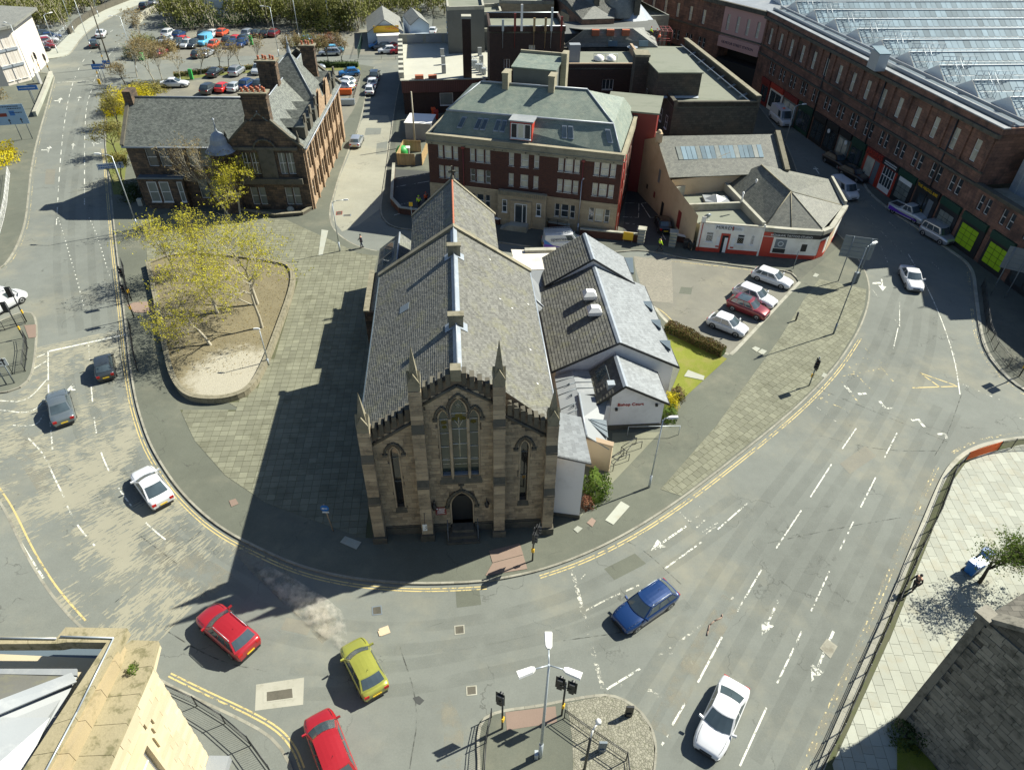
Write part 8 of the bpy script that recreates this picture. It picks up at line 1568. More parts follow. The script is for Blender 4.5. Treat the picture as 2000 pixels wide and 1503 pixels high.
# upper right offices and roofs beyond the train shed
o = boxb('concrete_office','concrete office with horizontal window bands at the top right',[(1842,36),(2040,8),(2040,-40),(1830,-20)],13,'conc','felt',None,.6)
A,B = Vector(G(1842,36,13)[:2]),Vector(G(2040,8,13)[:2]); d = B-A; nn = Vector((d.y,-d.x)).normalized(); 
for zz in (1.5,5.0,8.6): m = MB(); a = nn*.12; m.prism([tuple(Vector((0,0))),tuple(a),tuple(d+a),tuple(d)],zz,zz+1.7); wo = m.build('window_band',M['glass'],o)
for zz in (1.5,5.0,8.6):
    m = MB(); [m.obox(tuple(d*(k/16)+nn*.14),math.degrees(math.atan2(d.y,d.x)),.12,.1,zz,zz+1.7) for k in range(1,16)]; m.build('mullion',M['offw'],o)
boxb('rendered_office','plain tan office block with small windows at the top right',[(1765,20),(1840,36),(1832,-20),(1770,-30)],12,'render_g','felt',(4,(3,7),1.,1.4,'glass'))
gabled('station_annexe','wide low grey roof with rooflights right of the train shed',(1905,92),(2060,100),9,3.2,26,'ash_dk','slate_far','building')
# ================================================================== planting bed, trees, shrubs
bed = empty('planting_bed','raised stone edged bed of bare soil and pale litter in the plaza','planter',(bedP[0][0],bedP[0][1],0)); ob = Vector(bedP[0][:2])
Q = [Vector(p)-ob for p in bedS]; m = MB(); m.fill([(q.x,q.y,.52) for q in Q]); m.build('soil',M['bed'],bed); cx = sum(q.x for q in Q)/len(Q); cy = sum(q.y for q in Q)/len(Q)
S = resample([tuple(q) for q in Q+Q[:1]],.62); it = []; ar = sum(Q[i].x*Q[(i+1) % len(Q)].y-Q[(i+1) % len(Q)].x*Q[i].y for i in range(len(Q))); sg = 1 if ar > 0 else -1
for a,b_ in zip(S,S[1:]+S[:1]):
    d = b_-a; 
    if d.length < .2: continue
    n = Vector((-d.y,d.x)).normalized()*sg; an = math.degrees(math.atan2(d.y,d.x)); mid = (a+b_)/2
    for k in range(3): it.append(((mid.x+n.x*.2,mid.y+n.y*.2,.10+k*.2),(d.length-.02,.42+rnd.uniform(0,.03),.19),an))
    for k in range(2): p = mid+n*(.08+k*.24); it.append(((p.x,p.y,.69),(d.length-.02,.22,.10+rnd.uniform(0,.02)),an))
it.sort(key=lambda q: camdist((q[0][0]+ob.x,q[0][1]+ob.y))-q[0][2]*3); pieces('wall_stone',it,'stone_ledge',bed,300)
rs = np.random.RandomState(5); c = []
for _ in range(3000):
    x,y = rs.uniform(-7,7)+cx,rs.uniform(-9,10)+cy
    if pip(x,y,[tuple(q) for q in Q]): c.append((x,y,.54+rs.rand()*.04))
o = link('dry_litter',quads_mesh('dry_litter',c,.10,M['leaf_b'],4,2.),bed); o['kind'] = 'stuff'
def tpx(u,v,z=.5): return G(u,v,z)
tk = dict(maxl=4,kids=3)
tree('budding_tree','tall pale barked maple with yellow buds, dark trunk foot at the right of the bed',tpx(512,640),11.2,'leaf_y',11,5200,.14,1.1,r=.15,trunkf=.30,lean=(.08,.05),cluster=.45,up=.4,**tk)
tree('budding_tree','ivy trunked yellow budding tree in the middle of the bed',tpx(503,594),10.6,'leaf_y',12,4200,.14,1.1,r=.17,trunkf=.30,lean=(.02,.1),cluster=.45,up=.4,**tk)
tree('budding_tree','multi stemmed budding tree at the centre left of the bed',tpx(425,612),8.8,'leaf_y',13,3300,.14,1.15,r=.17,lean=(-.12,.05),cluster=.45,up=.35,**tk)
tree('budding_tree','low leaning budding tree nearest the pale litter',tpx(412,674),6.8,'leaf_y',14,2600,.13,1.15,r=.15,lean=(-.6,.1),cluster=.45,up=.3,**tk)
tree('budding_tree','slender budding tree at the back of the bed near the road',tpx(345,545),7.2,'leaf_y',15,2800,.14,1.15,r=.13,cluster=.45,up=.3,**tk)
tree('budding_tree','spreading olive twigged tree at the far edge of the bed',tpx(400,535),7.5,'leaf_y',16,2800,.14,1.15,r=.15,cluster=.45,up=.3,bark='barkd',**tk)
tree('birch_tree','bare leaning birch with hanging brown twigs before the school wall',G(455,432,.12),11.5,'leaf_b',17,2400,.13,.55,r=.15,lean=(-.22,.05),cluster=.3,up=.4,**tk)
tree('budding_tree','rounded yellow budding tree close to the school front',G(470,425,.12),7.8,'leaf_y',18,5000,.15,1.1,r=.15,cluster=.45,up=.4,**tk)
tree('street_tree','green leafed young tree by the blue bins on the right',G(1912,1138,.12),4.9,'leaf_g',21,5200,.13,1.1,r=.13,lean=(.10,.05),cluster=.35,bark='barkd',**tk)
tree('street_tree','green leafed tree at the right frame edge below the first',G(2045,1180,.12),6.4,'leaf_g',22,3000,.13,1.1,r=.13,cluster=.28,bark='barkd',**tk)
tree('street_tree','bare twigged tree just outside the right edge past the railings',G(2030,690,.12),6.,'leaf_o',23,1100,.14,.95,r=.12,cluster=.3,bark='barkd',**tk)
# school west side shrubs and trees
for i,(u,v,h,lf,sp,n,lb) in enumerate(((228,300,5.2,'leaf_o',1.0,2400,'olive twiggy tree against the school end wall'),(232,250,5.5,'leaf_o',1.0,2400,'twiggy olive tree halfway along the school end'),(238,350,3.8,'leaf_o',1.0,2000,'low dark tree at the front corner of the school'),(245,165,4.2,'leaf_b',1.0,1300,'bare round twiggy tree near the junction'))):
    tree('roadside_tree',lb,G(u,v,.12),h,lf,30+i,n,.17,sp,r=.11,cluster=.4,bark='barkd',up=.3,**tk)
bush('bright yellow flowering forsythia along the school end wall',G(238,215,.12),(3.2,4.2,3.0),'leaf_f',4200,.22,41,'forsythia'); bush('yellow flowering shrub running behind the school roof',G(275,200,.12),(3.5,2.2,2.6),'leaf_f',2400,.22,42,'forsythia'); bush('brown and green rough shrubbery by the car park corner',G(290,178,.12),(4.,3.2,1.4),'leaf_o',2200,.25,43)
bush('dark shrub at the foot of the school corner',G(262,385,.12),(1.6,2.2,2.2),'leaf_d',1500,.2,44); bush('yellow forsythia mass at the left edge behind the big sign',G(-8,315,.12),(2.6,4.5,1.9),'leaf_f',3600,.24,45,'forsythia'); tree('roadside_tree','bare brown twigged tree at the left edge above the big sign',G(8,235,.12),6.2,'leaf_b',46,3000,.18,1.0,r=.14,cluster=.45,bark='barkd',**tk)
for i,(u,v,h,lb) in enumerate(((303,165,8.5,'tall brown birch standing left of the white saloon'),(268,150,8.,'tall brown birch by the roadside corner'),(318,160,7.,'slim birch right beside the white saloon'),(283,92,7.5,'feathery bare birch beside the viaduct wall'),(352,152,6.,'leaning young birch by the pay machine'),(392,145,5.2,'thin young tree on the verge'),(430,138,5.2,'small sapling on the car park verge'),(447,133,5.2,'sapling with a bird box shape on the verge'),(471,132,5.,'pale sapling near the lamp'),(505,128,5.5,'bare sapling before the far car park'))):
    tree('birch_tree',lb,G(u,v,.12),h,'leaf_b',50+i,1300 if i < 4 else 480,.2,.6 if i < 4 else .8,maxl=4 if i < 4 else 3,r=.11,cluster=.4,up=.5,kids=3)
for i,(u,v,lb) in enumerate(((567,130,'vase shaped bare tree left of the pyramid roof'),(590,128,'dense bare tree behind the school chimney'),(618,130,'vase shaped bare tree in the hedge'),(643,129,'vase shaped bare tree second from the side street'),(668,127,'vase shaped bare tree nearest the side street'))): tree('hedge_tree',lb,G(u,v,.12),6.0,'leaf_b',70+i,1500,.17,.42,r=.11,cluster=.35,bark='barkd',up=.9,maxl=4,kids=3)
def hedge(label,px,w_,h,leaf,n,size,seed,z=.12):
    P = [G(u,v,z) for u,v in px]; r = empty('hedge',label,'hedge',P[0]); rs = np.random.RandomState(seed); c = []; L = [math.dist(a[:2],b[:2]) for a,b in zip(P,P[1:])]; 
    for _ in range(n):
        k = rs.choice(len(L),p=np.array(L)/sum(L)); t = rs.rand(); a,b = P[k],P[k+1]; d = np.array([b[0]-a[0],b[1]-a[1]])/L[k]; s = rs.uniform(-1,1); side = rs.rand() < .5
        lat = s*w_/2 if side else np.sign(s)*w_/2*(.85+.2*rs.rand()); zz = h*(.85+.22*rs.rand()) if side else h*rs.rand(); zz *= 1+.1*math.sin(t*L[k]*2.1)
        c.append((a[0]+(b[0]-a[0])*t-d[1]*lat-P[0][0],a[1]+(b[1]-a[1])*t+d[0]*lat-P[0][1],max(.05,zz)))
    link('foliage',quads_mesh('foliage',c,size,M[leaf],seed),r); m = MB()
    for a,b in zip(P,P[1:]): d = math.degrees(math.atan2(b[1]-a[1],b[0]-a[0])); m.obox(((a[0]+b[0])/2-P[0][0],(a[1]+b[1])/2-P[0][1]),d,math.dist(a[:2],b[:2]),w_*.7,0,h*.8)
    m.build('stem',M['leaf_d'],r); return r
hedge('clipped mottled red and green hedge between lawn and car park',[(1300,643),(1330,655),(1370,676),(1412,694)],1.1,.9,'leaf_m',5200,.13,81); hedge('low dark hedge along the near car park verge',[(520,133),(600,130),(700,130)],1.8,.9,'leaf_d',1600,.2,82); hedge('brown hedge along the far verge of the school car park',[(340,150),(420,140),(500,134)],1.2,.7,'leaf_b',1300,.2,83)
bush('glossy green rhododendron beside the white lean-to',G(1162,958,.12),(1.15,1.5,1.7),'leaf_g',2600,.16,84,'rhododendron'); bush('reddish brown low shrub at the foot of the white lean-to',G(1146,985,.12),(.6,.8,.7),'leaf_r',700,.12,85); bush('yellow green conifer bush at the corner of the Bishop Court gable',G(1309,792,.12),(.8,.9,1.3),'leaf_f',1200,.12,86); bush('dark green bush under the Bishop Court corner',G(1306,815,.12),(.8,.9,1.1),'leaf_g',1300,.13,87); bush('purple green shrub against the main hall wall',G(1323,775,.12),(.7,1.0,.9),'leaf_m',1000,.13,88)
# woodland behind the car parks
def wood(name,label,px,n,h,leaf,size,seed,rr=(2.2,4.)):
    P = [G(u,v,0) for u,v in px]; poly = [p[:2] for p in P]; rs = np.random.RandomState(seed); xs = [p[0] for p in P]; ys = [p[1] for p in P]; cs = []; tr = MB(); k = 0
    while k < n:
        x,y = rs.uniform(min(xs),max(xs)),rs.uniform(min(ys),max(ys))
        if not pip(x,y,poly): continue
        hh = h*rs.uniform(.55,1.1); r = rs.uniform(*rr); cs.append(bush_pts(int(260*(r/3)**2),(x,y,hh*.35),(r,r,hh*.65),seed+k,.35)); k += 1
        for _ in range(5): a = rs.uniform(0,6.28); tr.tube((x,y,0),(x+math.cos(a)*r*.6,y+math.sin(a)*r*.6,hh*.95),.10,.03,3,cap=False)
    o = link(name,quads_mesh(name,np.concatenate(cs),size,M[leaf],seed)); props(o,label,'woodland',None,'stuff'); tr.build('woodland_stems',M['bark'],None,label='bare stems standing inside the '+label,cat='woodland',kind='stuff')
wood('woodland','olive green wood behind the far car park',[(330,62),(470,54),(640,52),(640,-8),(330,-8)],150,8.5,'leaf_w',.50,90,(2.4,3.8)); wood('woodland','dense wood behind the car sales sheds',[(640,52),(700,62),(720,45),(840,36),(870,36),(870,-10),(640,-10)],120,8,'leaf_w',.50,91,(2.4,3.8)); wood('scrub_woodland','bare scrubby wood at the top left',[(-70,60),(30,58),(130,62),(160,34),(235,2),(250,-12),(-70,-12)],190,5.5,'leaf_w',.42,92,(1.8,3.2)); wood('evergreen_scrub','dark evergreen undergrowth at the edge of the wood',[(330,64),(460,56),(560,48),(640,52),(640,46),(460,50),(330,56)],34,3.6,'leaf_d',.32,93,(1.6,2.6))
bush('big pale green rounded tree over the car park lamps',G(640,56,0),(7.,5.5,9.),'leaf_w',6500,.40,94,'round_tree','tree'); bush('reddish shrub by the far car park exit',G(640,88,0),(3.2,2.,2.4),'leaf_r',1300,.3,95); bush('mixed twiggy shrub beside the car park lane',G(600,92,0),(3.5,2.,3.),'leaf_w',1500,.3,96)
for i,(u,v,r_) in enumerate(((285,92,3.2),(268,112,2.6),(300,108,2.6),(330,98,2.0))): bush(['wide olive shrub below the viaduct','dark shrub mass by the roadside signs','brown shrub near the corner cabinets','small shrub left of the parked silver cars'][i],G(u,v,0),(r_,r_,2.6),['leaf_w','leaf_d','leaf_b','leaf_b'][i],1500,.28,100+i)
# ================================================================== street furniture
X2 = lambda u,v,z=.12: G(u,v,z)[:2]
lamp_column('tall lamp column on the plaza kerb left of the bed',X2(270,447),9.,1.3,175); lamp_column('tall lamp post behind the large grey sign on the right footway',X2(1627.5,652),9.6,.8,35,col='greym'); lamp_column('lamp column with square head by the footway slabs below Bishop Court',X2(1267.5,951),7.0,.35,8)
lamp_column('short lamp post at the corner of the planting bed',X2(525,713),3.9,.0,180,name='path_lamp',head=.7); lamp_column('thin lamp by the side street kerb',X2(664,491),6.1,1.3,10,head=.7); lamp_column('lamp column before the brick building',X2(1128,455),6.6,.3,60,head=.6)
for i,(u,v,h,az) in enumerate(((178,95,9.,60),(66,160,9.5,150),(268,140,9.5,200),(145,64,8,60),(193,33,8,60),(113,104,7.,60),(545,110,9.,180),(585,78,9.,100),(645,62,8.,60),(216,130,9.2,200),(1528,300,7.,20),(0,118,8.,60))):
    if i == 9: continue
    lamp_column(['lamp column on the upper left verge wall','lamp column before the left office','grey lamp column on the traffic corner by the birches','lamp post on the viaduct footway by the wall','farthest lamp post on the upper road','thin lamp post by the dealership fence','car park lamp behind the school chimney','lamp column second in the far car park','lamp column before the round tree','','lamp on the station street beyond the slate hall','lamp post at the left edge behind the office'][i],X2(u,v),h,1.2,az,col='galv')
bp = empty('telegraph_pole','tall thin dark mast at the upper left junction','mast',G(217,131,.12)); m = MB(); m.tube((0,0,0),(0,0,12.5),.14,.09,6); m.build('pole',M['barkd'],bp)
tp = empty('telegraph_pole','brown wooden telegraph pole by the yard of bins','pole',G(811,285,.12)); m = MB(); m.tube((0,0,0),(0,0,8.0),.14,.10,7); m.build('pole',M['bark'],tp)
# triple headed lamp
f_ = G(1055,1477,.12); tl = empty('triple_lamp','white three headed lamp column on the bottom traffic island','street lamp',f_); m = MB(); m.tube((0,0,0),(0,0,1.6),.12,.12,8); m.tube((0,0,1.6),(0,0,9.9),.085,.055,8); m.build('column',M['galv'],tl); m = MB(); m.box(-.32,-.15,0,-.12,.15,.5); m.build('feeder_box',M['galv'],tl)
for az in (90,202,338):
    a = R(az); c_,s_ = math.cos(a),math.sin(a); m = MB(); m.tube((0,0,9.85),(c_*.75,s_*.75,10.0),.035,.035,6); ar_ = m.build('arm',M['galv'],tl); m = MB(); T_ = lambda x,y,z: (c_*x-s_*y,s_*x+c_*y,z)
    lo_ = [(.7,-.08),(.85,-.17),(1.55,-.20),(1.55,.20),(.85,.17),(.7,.08)]; m.add([T_(x,y,9.97) for x,y in lo_]+[T_(x*.99+.01,y*.8,10.09) for x,y in lo_],[(5,4,3,2,1,0),(6,7,8,9,10,11)]+[(i,(i+1) % 6,6+(i+1) % 6,6+i) for i in range(6)]); m.build('lamp_head',M['white'],ar_)
def face_to(f,u,v): a = G(*f,0); b = G(u,v,0); return math.degrees(math.atan2(b[1]-a[1],b[0]-a[0]))
signal('traffic light with two heads at the crossing before the church',X2(1040,1094),3.5,-20,heads=2); signal('traffic light at the left of the bottom island',X2(981,1422),3.5,65); signal('double headed traffic light at the rail corner of the bottom island',X2(1097,1396),3.7,70,heads=2)
signal('traffic light on the plaza kerb, upper of two',X2(257.5,587),4.0,250,col='black'); signal('large traffic light on the plaza kerb, lower of two',X2(262,620),4.0,250,col='black'); signal('traffic light behind the white van at the left edge',X2(52,628),3.9,110); signal('traffic light at the left island railing',X2(46,660),4.0,110)
signal('far traffic light on the upper left corner',X2(98,143),3.4,250); signal('far traffic light beside the office forecourt',X2(80,140),3.4,250); signal('far traffic light on the middle island',X2(194,155),3.3,250); signal('far traffic light beyond the mast',X2(203,122),3.4,250); signal('traffic light cluster at the right crossing edge',X2(1990,735),3.8,200,heads=2,z=.12)
ps = signal('short pedestrian post on the right footway by the yellow box',X2(1580,753),3.2,190,col='greym')
b = empty('bollard','short dark bollard on the right footway slabs','bollard',G(1554,626,.12)); m = MB(); m.tube((0,0,0),(0,0,.95),.09,.09,8); m.lathe((0,0,.95),[(.11,0),(.08,.08)],8); m.build('post',M['black'],b)
for i,(u,v) in enumerate(((1227,1396),(1175,1465))): b = empty('bollard',['black keep left bollard panel on the cobbled island','pale topped litter post on the bottom island'][i],'bollard',G(u,v,.13)); m = MB(); m.box(-.22,-.06,0,.22,.06,1.05); m.box(-.15,-.12,0,.15,.12,.35); m.build('panel',M['black' if i == 0 else 'greym'],b)
b = empty('camera_post','dark post with white curved arm lamp on the bottom island','post',G(1141,1503,.13)); m = MB(); m.tube((0,0,0),(0,0,4.0),.08,.07,7); m.build('post',M['black'],b); m = MB(); m.path([(0,0,4.0),(.1,.2,4.4),(.35,.5,4.55)],.05,6); m.lathe((.38,.55,4.45),[(.05,0),(.17,.06),(.12,.2),(.0,.24)],10); m.build('white_head',M['white'],b)
guardrail('black railing on the right side of the bottom island',[X2(1102,1402),X2(1155,1440),X2(1222,1485),X2(1228,1530)],1.05); guardrail('black railing on the left side of the bottom island',[X2(960,1400),X2(950,1450),X2(945,1530)],1.05)
guardrail('long black railing along the plaza kerb by the bed',[X2(241,520),X2(247,560),X2(252,590)],1.05,group=None); guardrail('black railing on the plaza kerb below the traffic lights',[X2(255,638),X2(262,690),X2(270,725)],1.05,group=None)
guardrail('black railing on the left island beside the white van',[X2(-20,650),X2(10,645),X2(50,632)],1.05,group=None); guardrail('black railing at the lower part of the left island',[X2(-20,735),X2(25,730),X2(50,725),X2(55,680),X2(52,662)],1.05,group=None)
guardrail('white pedestrian railing at the left edge below the yellow shrub',[X2(-2,465),X2(8,430),X2(14,400),X2(20,340)],1.05,group=None,col='offw')
guardrail('long black railing curving round the right pavement',[G(1597,1513,.12),G(1640,1430,.12),G(1690,1315,.12),G(1742,1200,.12),G(1790,1090,.12),G(1830,1010,.12),G(1862,925,.12),G(1883,902,.12)],1.1,group=None,bar=.13,post=1.9)
guardrail('black railing round the gold building footway at the bottom left',[X2(328,1352),X2(385,1378),X2(440,1412),X2(490,1455),X2(530,1510)],1.15,group=None,bar=.13)
guardrail('black railing continuing past the orange mesh to the right edge',[X2(1948,880),X2(1975,875),X2(2040,872)],1.1,group=None)
guardrail('black railing curving round the station side pavement',[X2(1916,560),X2(1922,610),X2(1928,650),X2(1942,685),X2(1968,717),X2(2010,750)],1.1,group=None)
of_ = empty('barrier_fence','orange plastic mesh filling the gap in the black railing','barrier',G(1885,900,.12)); A_,B_ = Vector(G(1885,900,.12)),Vector(G(1946,880,.12)); d = B_-A_
for k in range(12):
    m = MB(); z = .15+k*.08; m.tube((0,0,z),tuple(d*1+Vector((0,0,z))),.014,.014,4); m.build('mesh_strand',M['orange'],of_)
m = MB(); [m.box(d.x*k/24-.02,d.y*k/24-.02,.1,d.x*k/24+.02,d.y*k/24+.02,1.08) for k in range(25)]; m.build('mesh_strand',M['orange'],of_)
def bars(r,rows,w_,z0,mat='black'):
    for y0,y1,z in rows:
        y = y0
        while y < y1-.05: q = rnd.uniform(.08,.22); m = MB(); m.box(.092,y,z-.07,.10,min(y+q,y1),z+.07); m.build('lettering',M[mat],r); y += q+.06
def arrow_sign(r,y,z,up=True,mat='black'): m = MB(); m.box(.092,y-.06,z-.35,.10,y+.06,z+.15); m.face([(.10,y-.2,z+.12),(.10,y+.2,z+.12),(.10,y,z+.42)]); m.build('arrow',M[mat],r)
c0,c1 = X2(41,275),X2(63,272)
signpost('large grey blue direction sign on two posts at the left edge',[c0,c1],((c0[0]+c1[0])/2-1.4,(c0[1]+c1[1])/2),5.3,2.9,-75,2.3,'signlb',extra=lambda r: (bars(r,[(-2.3,-.4,4.6),(.4,2.3,4.6),(-2.3,2.0,4.9),(.6,2.2,4.0)],0,0,'navy'),arrow_sign(r,-1.4,2.75),arrow_sign(r,.1,2.75),arrow_sign(r,1.7,2.8),[m_.build('brown_panel',M[c_],r) for m_,c_ in ((MB().box(.092,-2.2,3.5,.10,.1,4.0),'redd'),(MB().box(.092,-.1+.6,3.6,.10,1.2,4.3),'signb'))]))
c0,c1 = X2(70,211),X2(76,207); signpost('small blue direction sign on the left footway',[c0,c1],c0,3.0,.75,-75,2.9,'signb',extra=lambda r: bars(r,[(-1.2,1.2,3.25)],0,0,'signw'))
c0 = X2(249,420); signpost('blue and white direction sign with a right arrow near the plaza corner',[X2(222,362),X2(236,358)],X2(229,360),3.2,.8,-72,2.2,'signw',extra=lambda r: (bars(r,[(-1.4,.7,2.75),(-1.4,.5,2.45)],0,0,'signb'),arrow_sign(r,1.2,2.6,mat='signb')))
signpost('blue direction sign on the middle traffic island',[X2(200,162),X2(208,160)],X2(203,161),2.3,.9,-75,2.3,'signb',extra=lambda r: bars(r,[(-.9,.9,2.75)],0,0,'signw')); signpost('small blue sign beyond the mast',[X2(217,142)],X2(214,142),1.3,.7,-75,1.5,'signb')
signpost('small white direction sign pair by the left island railing',[X2(12,752),X2(28,748)],X2(14,750),1.9,.75,-70,2.0,'signw',extra=lambda r: (bars(r,[(-.75,.3,2.55),(-.75,.5,2.25)],0,0,'black'),arrow_sign(r,.65,2.4)))
c0,c1 = X2(1637,549),X2(1671,553); signpost('back of a large ribbed grey sign on two posts by the right kerb',[c0,c1],((c0[0]+c1[0])/2-.2,(c0[1]+c1[1])/2),3.2,2.5,75,3.0,'greym',ribs=True); m = empty('cabinet','grey cabinet at the foot of the large ribbed sign','cabinet',G(1668,552,.12),10); q = MB(); q.box(-.25,-.2,0,.25,.2,1.3); q.build('body',M['greym'],m)
c0,c1 = X2(1935,575),X2(1962,585); signpost('back of a grey ribbed sign at the right edge by the railings',[c0,c1],((c0[0]+c1[0])/2+.5,(c0[1]+c1[1])/2),3.2,2.5,60,3.2,'greym',ribs=True)
r = empty('one_way_sign','round blue left arrow sign with white plate on a leaning post','sign',G(651,1036,.12),0); m = MB(); m.tube((0,0,0),(-.25,0,2.9),.045,.045,6); m.build('post',M['copeb'],r); m = MB(); m.tube((-.2,-.06,2.55),(-.2,-.10,2.55),.30,.30,18); pl_ = m.build('plate',M['signb'],r); m = MB(); m.box(-.38,-.115,2.52,-.02,-.105,2.58); m.face([(-.28,-.112,2.44),(-.42,-.112,2.55),(-.28,-.112,2.66)][::1]); m.build('arrow',M['signw'],pl_); m = MB(); m.box(-.42,-.10,2.08,.04,-.07,2.2); m.build('plate',M['signw'],r)
r = empty('bus_stop','small yellow and white stop flag on a post at the yard corner','sign',G(806,442,.12),0); m = MB(); m.tube((0,0,0),(0,0,3.2),.04,.04,6); m.build('post',M['galv'],r); m = MB(); m.box(-.22,-.05,2.7,.22,0,3.2); m.build('plate',M['yel'],r)
r = empty('thin_post','short post with orange top before the tattoo studio','post',G(1549,525,.12)); m = MB(); m.tube((0,0,0),(0,0,2.3),.04,.04,6); m.build('post',M['greym'],r)
# bins
for i,(u,v,rz,c_,s_,lb) in enumerate(((1338,484,-10,'black',1.,'black wheelie bin left of the pair by the shop'),(1349,487,-10,'black',1.,'black wheelie bin nearest the white shop wall'),(1893,1118,30,'signb',1.1,'bright blue wheelie bin lower left of the tree'),(1908,1112,30,'signw',1.,'white lidded bin between the blue ones'),(1918,1094,30,'blue',1.,'blue wheelie bin behind the white one'),(1872,462,10,'zinc',1.5,'big grey bin under the lime panels'),(1893,472,10,'signb',1.7,'big open blue skip bin on the station pavement'),(1918,487,10,'blue',1.,'blue bin beside the dark ones'),(1928,490,10,'redd',1.,'dark red bin in the station row'),(1942,498,10,'blue',1.1,'last blue bin of the station row'),(1750,362,10,'signb',1.,'blue bin by the shop called Madras'),(1677,330,10,'blue',.9,'small blue bin by the station wall'),(1642,300,10,'redp',1.1,'red bin by the station wall'),(852,232,10,'redp',1.3,'red commercial bin behind the brick building'),(847,226,10,'hio',1.2,'orange bin against the dark brick wall'),(797,302,5,'white',1.1,'pale bin in the wooden enclosure'))): wheelie_bin(lb,G(u,v,.12),rz,c_,s_)
en = empty('bin_store','wooden slatted bin enclosure beside the side street','bin store',G(776,322,.12),-3)
for i in range(12): m = MB(); m.box(i*.22,0,0,i*.22+.2,.05,1.7); m.build('slat',M['wood'],en); m = MB(); m.box(i*.22,5.2,0,i*.22+.2,5.25,1.7); m.build('slat',M['wood'],en)
for i in range(20): m = MB(); m.box(3.6,.1+i*.25,0,3.65,.33+i*.25,1.7); m.build('slat',M['wood'],en); m = MB(); m.box(0,.1+i*.25,0,.05,.33+i*.25,1.7); m.build('slat',M['wood'],en)
b = empty('green_skip','green bin bags heap in the wooden enclosure','skip',G(786,303,.12)); m = MB(); m.lathe((0,0,0),[(.9,0),(1.0,.8),(.6,1.3),(.1,1.4)],7); m.build('bags',M['green'],b)
b = empty('container','pale grey flat topped container in the yard','container',G(793,272,.12),-5); m = MB(); m.box(0,0,0,4.0,4.2,2.5); m.build('body',M['zinc'],b); m = MB(); m.box(-.1,-.1,2.5,4.1,4.3,2.6); m.build('roof',M['white'],b)
lowwall('low brick boundary wall of the yard beside the side street',[G(u,v,.12)[:2] for u,v in ((770,330),(766,398),(783,417),(838,424))],.8,.3,'brick','conc'); lowwall('low stone garden wall in front of the school corner',[G(u,v,.12)[:2] for u,v in ((455,412),(540,424),(590,420),(610,408))],.35,.3,'stone_dk','stone_ledge')
b = empty('rock','small pale boulder on the school forecourt','rock',G(568,412,.12)); m = MB(); m.lathe((0,0,0),[(.45,0),(.5,.25),(.3,.55),(.1,.6)],6,smooth=False); m.build('stone',M['slabw'],b)
b = empty('cabinet','pale green cabinet by the school corner','cabinet',G(276,401,.12)); m = MB(); m.box(-.3,-.2,0,.3,.2,.9); m.build('body',M['feltw'],b)
b = empty('pillar_sign','white information pillar by the office forecourt','sign',G(79,163,.12),-40); m = MB(); m.box(-.5,-.2,0,.5,.2,1.9); m.build('body',M['white'],b); b = empty('hydrant_sign','small yellow bollard on the middle island','bollard',G(195,165,.12)); m = MB(); m.box(-.2,-.1,0,.2,.1,.9); m.build('body',M['yel'],b)
b = empty('pay_machine','green parking pay machine on the verge','machine',G(375,155,.14)); m = MB(); m.box(-.3,-.2,0,.3,.2,1.8); m.build('body',M['green'],b); b = empty('pay_machine','green machine between the far parked cars','machine',G(492,88,.02)); m = MB(); m.box(-.3,-.2,0,.3,.2,1.8); m.build('body',M['green'],b)
for i,(u,v) in enumerate(((265,116),(277,117))): b = empty('cabinet',['pale box cabinet by the roadside shrubs','green box cabinet beside the pale one'][i],'cabinet',G(u,v,.12)); m = MB(); m.box(-.5,-.3,0,.5,.3,1.3); m.build('body',M['conc' if i == 0 else 'green'],b)
guardrail('timber knee rail before the car sales lot',[X2(700,115),X2(745,115),X2(800,116)],.6,group=None,bar=3.,post=3.2,col='barkd'); guardrail('row of short black posts along the side street car park',[X2(690,195),X2(697,170),X2(704,148)],.9,group=None,bar=3,post=1.6)
guardrail('green mesh fence left of the car sales lot',[X2(700,112),X2(705,95),X2(708,80)],1.8,group=None,bar=.2,post=2.4,col='grn',z=.02); guardrail('metal palisade fence round the dealership yard',[X2(28,68),X2(80,66),X2(134,66)],1.8,group=None,bar=.25,post=2.5,col='galv',z=.02); guardrail('grey fence along the dealership verge',[X2(134,66),X2(105,92),X2(60,112)],1.8,group=None,bar=.25,post=2.5,col='galv',z=.02)
for i,(u,v) in enumerate(((674,185),(668,197),(680,205))): b = empty('barrier_stack',['stack of orange barriers behind the school','flat pile of orange mesh in the car park','grey scaffold trestles by the street'][i],'barrier',G(u,v,.14),5); [MB().box(-1.2,-.4+k*.2,.1,1.2,-.3+k*.2,1.0 if i != 1 else .3).build('barrier',M['orange' if i < 2 else 'galv'],b) for k in range(4)]
# ================================================================== vehicles
car('saloon','white','white saloon with dark glass driving down the lane at the bottom',fr=((1433,1345),(1375,1476)),z=.01); car('wagon','blue','dark blue estate car with roof rails at the junction',fr=((1308,1158),(1206,1228)),z=.01,rails=True)
car('suv','red','red crossover with silver roof rails turning left of the dust',fr=((492,1278),(408,1205)),z=.01,rails=True); car('mini','yellow','lime yellow small hatchback trailing sandy dust',fr=((737,1360),(690,1268)),z=.01,scale=1.06); car('mpv','red','deep red people carrier cut by the bottom edge',fr=((672,1535),(625,1412)),z=.01,rails=False)
car('coupe','white','white coupe on the peeling bend',fr=((322,988),(280,930)),z=.01); car('saloon','grey','silver grey saloon with orange plate approaching the bend',fr=((130,829),(116,778)),z=.01); car('mini','darkgrey','small dark grey hatchback waiting in tree shadow',fr=((211,744),(206,706)),z=.01)
car('saloon','white','white saloon heading down the right hand road',fr=((1768,534),(1785,570)),z=.01)
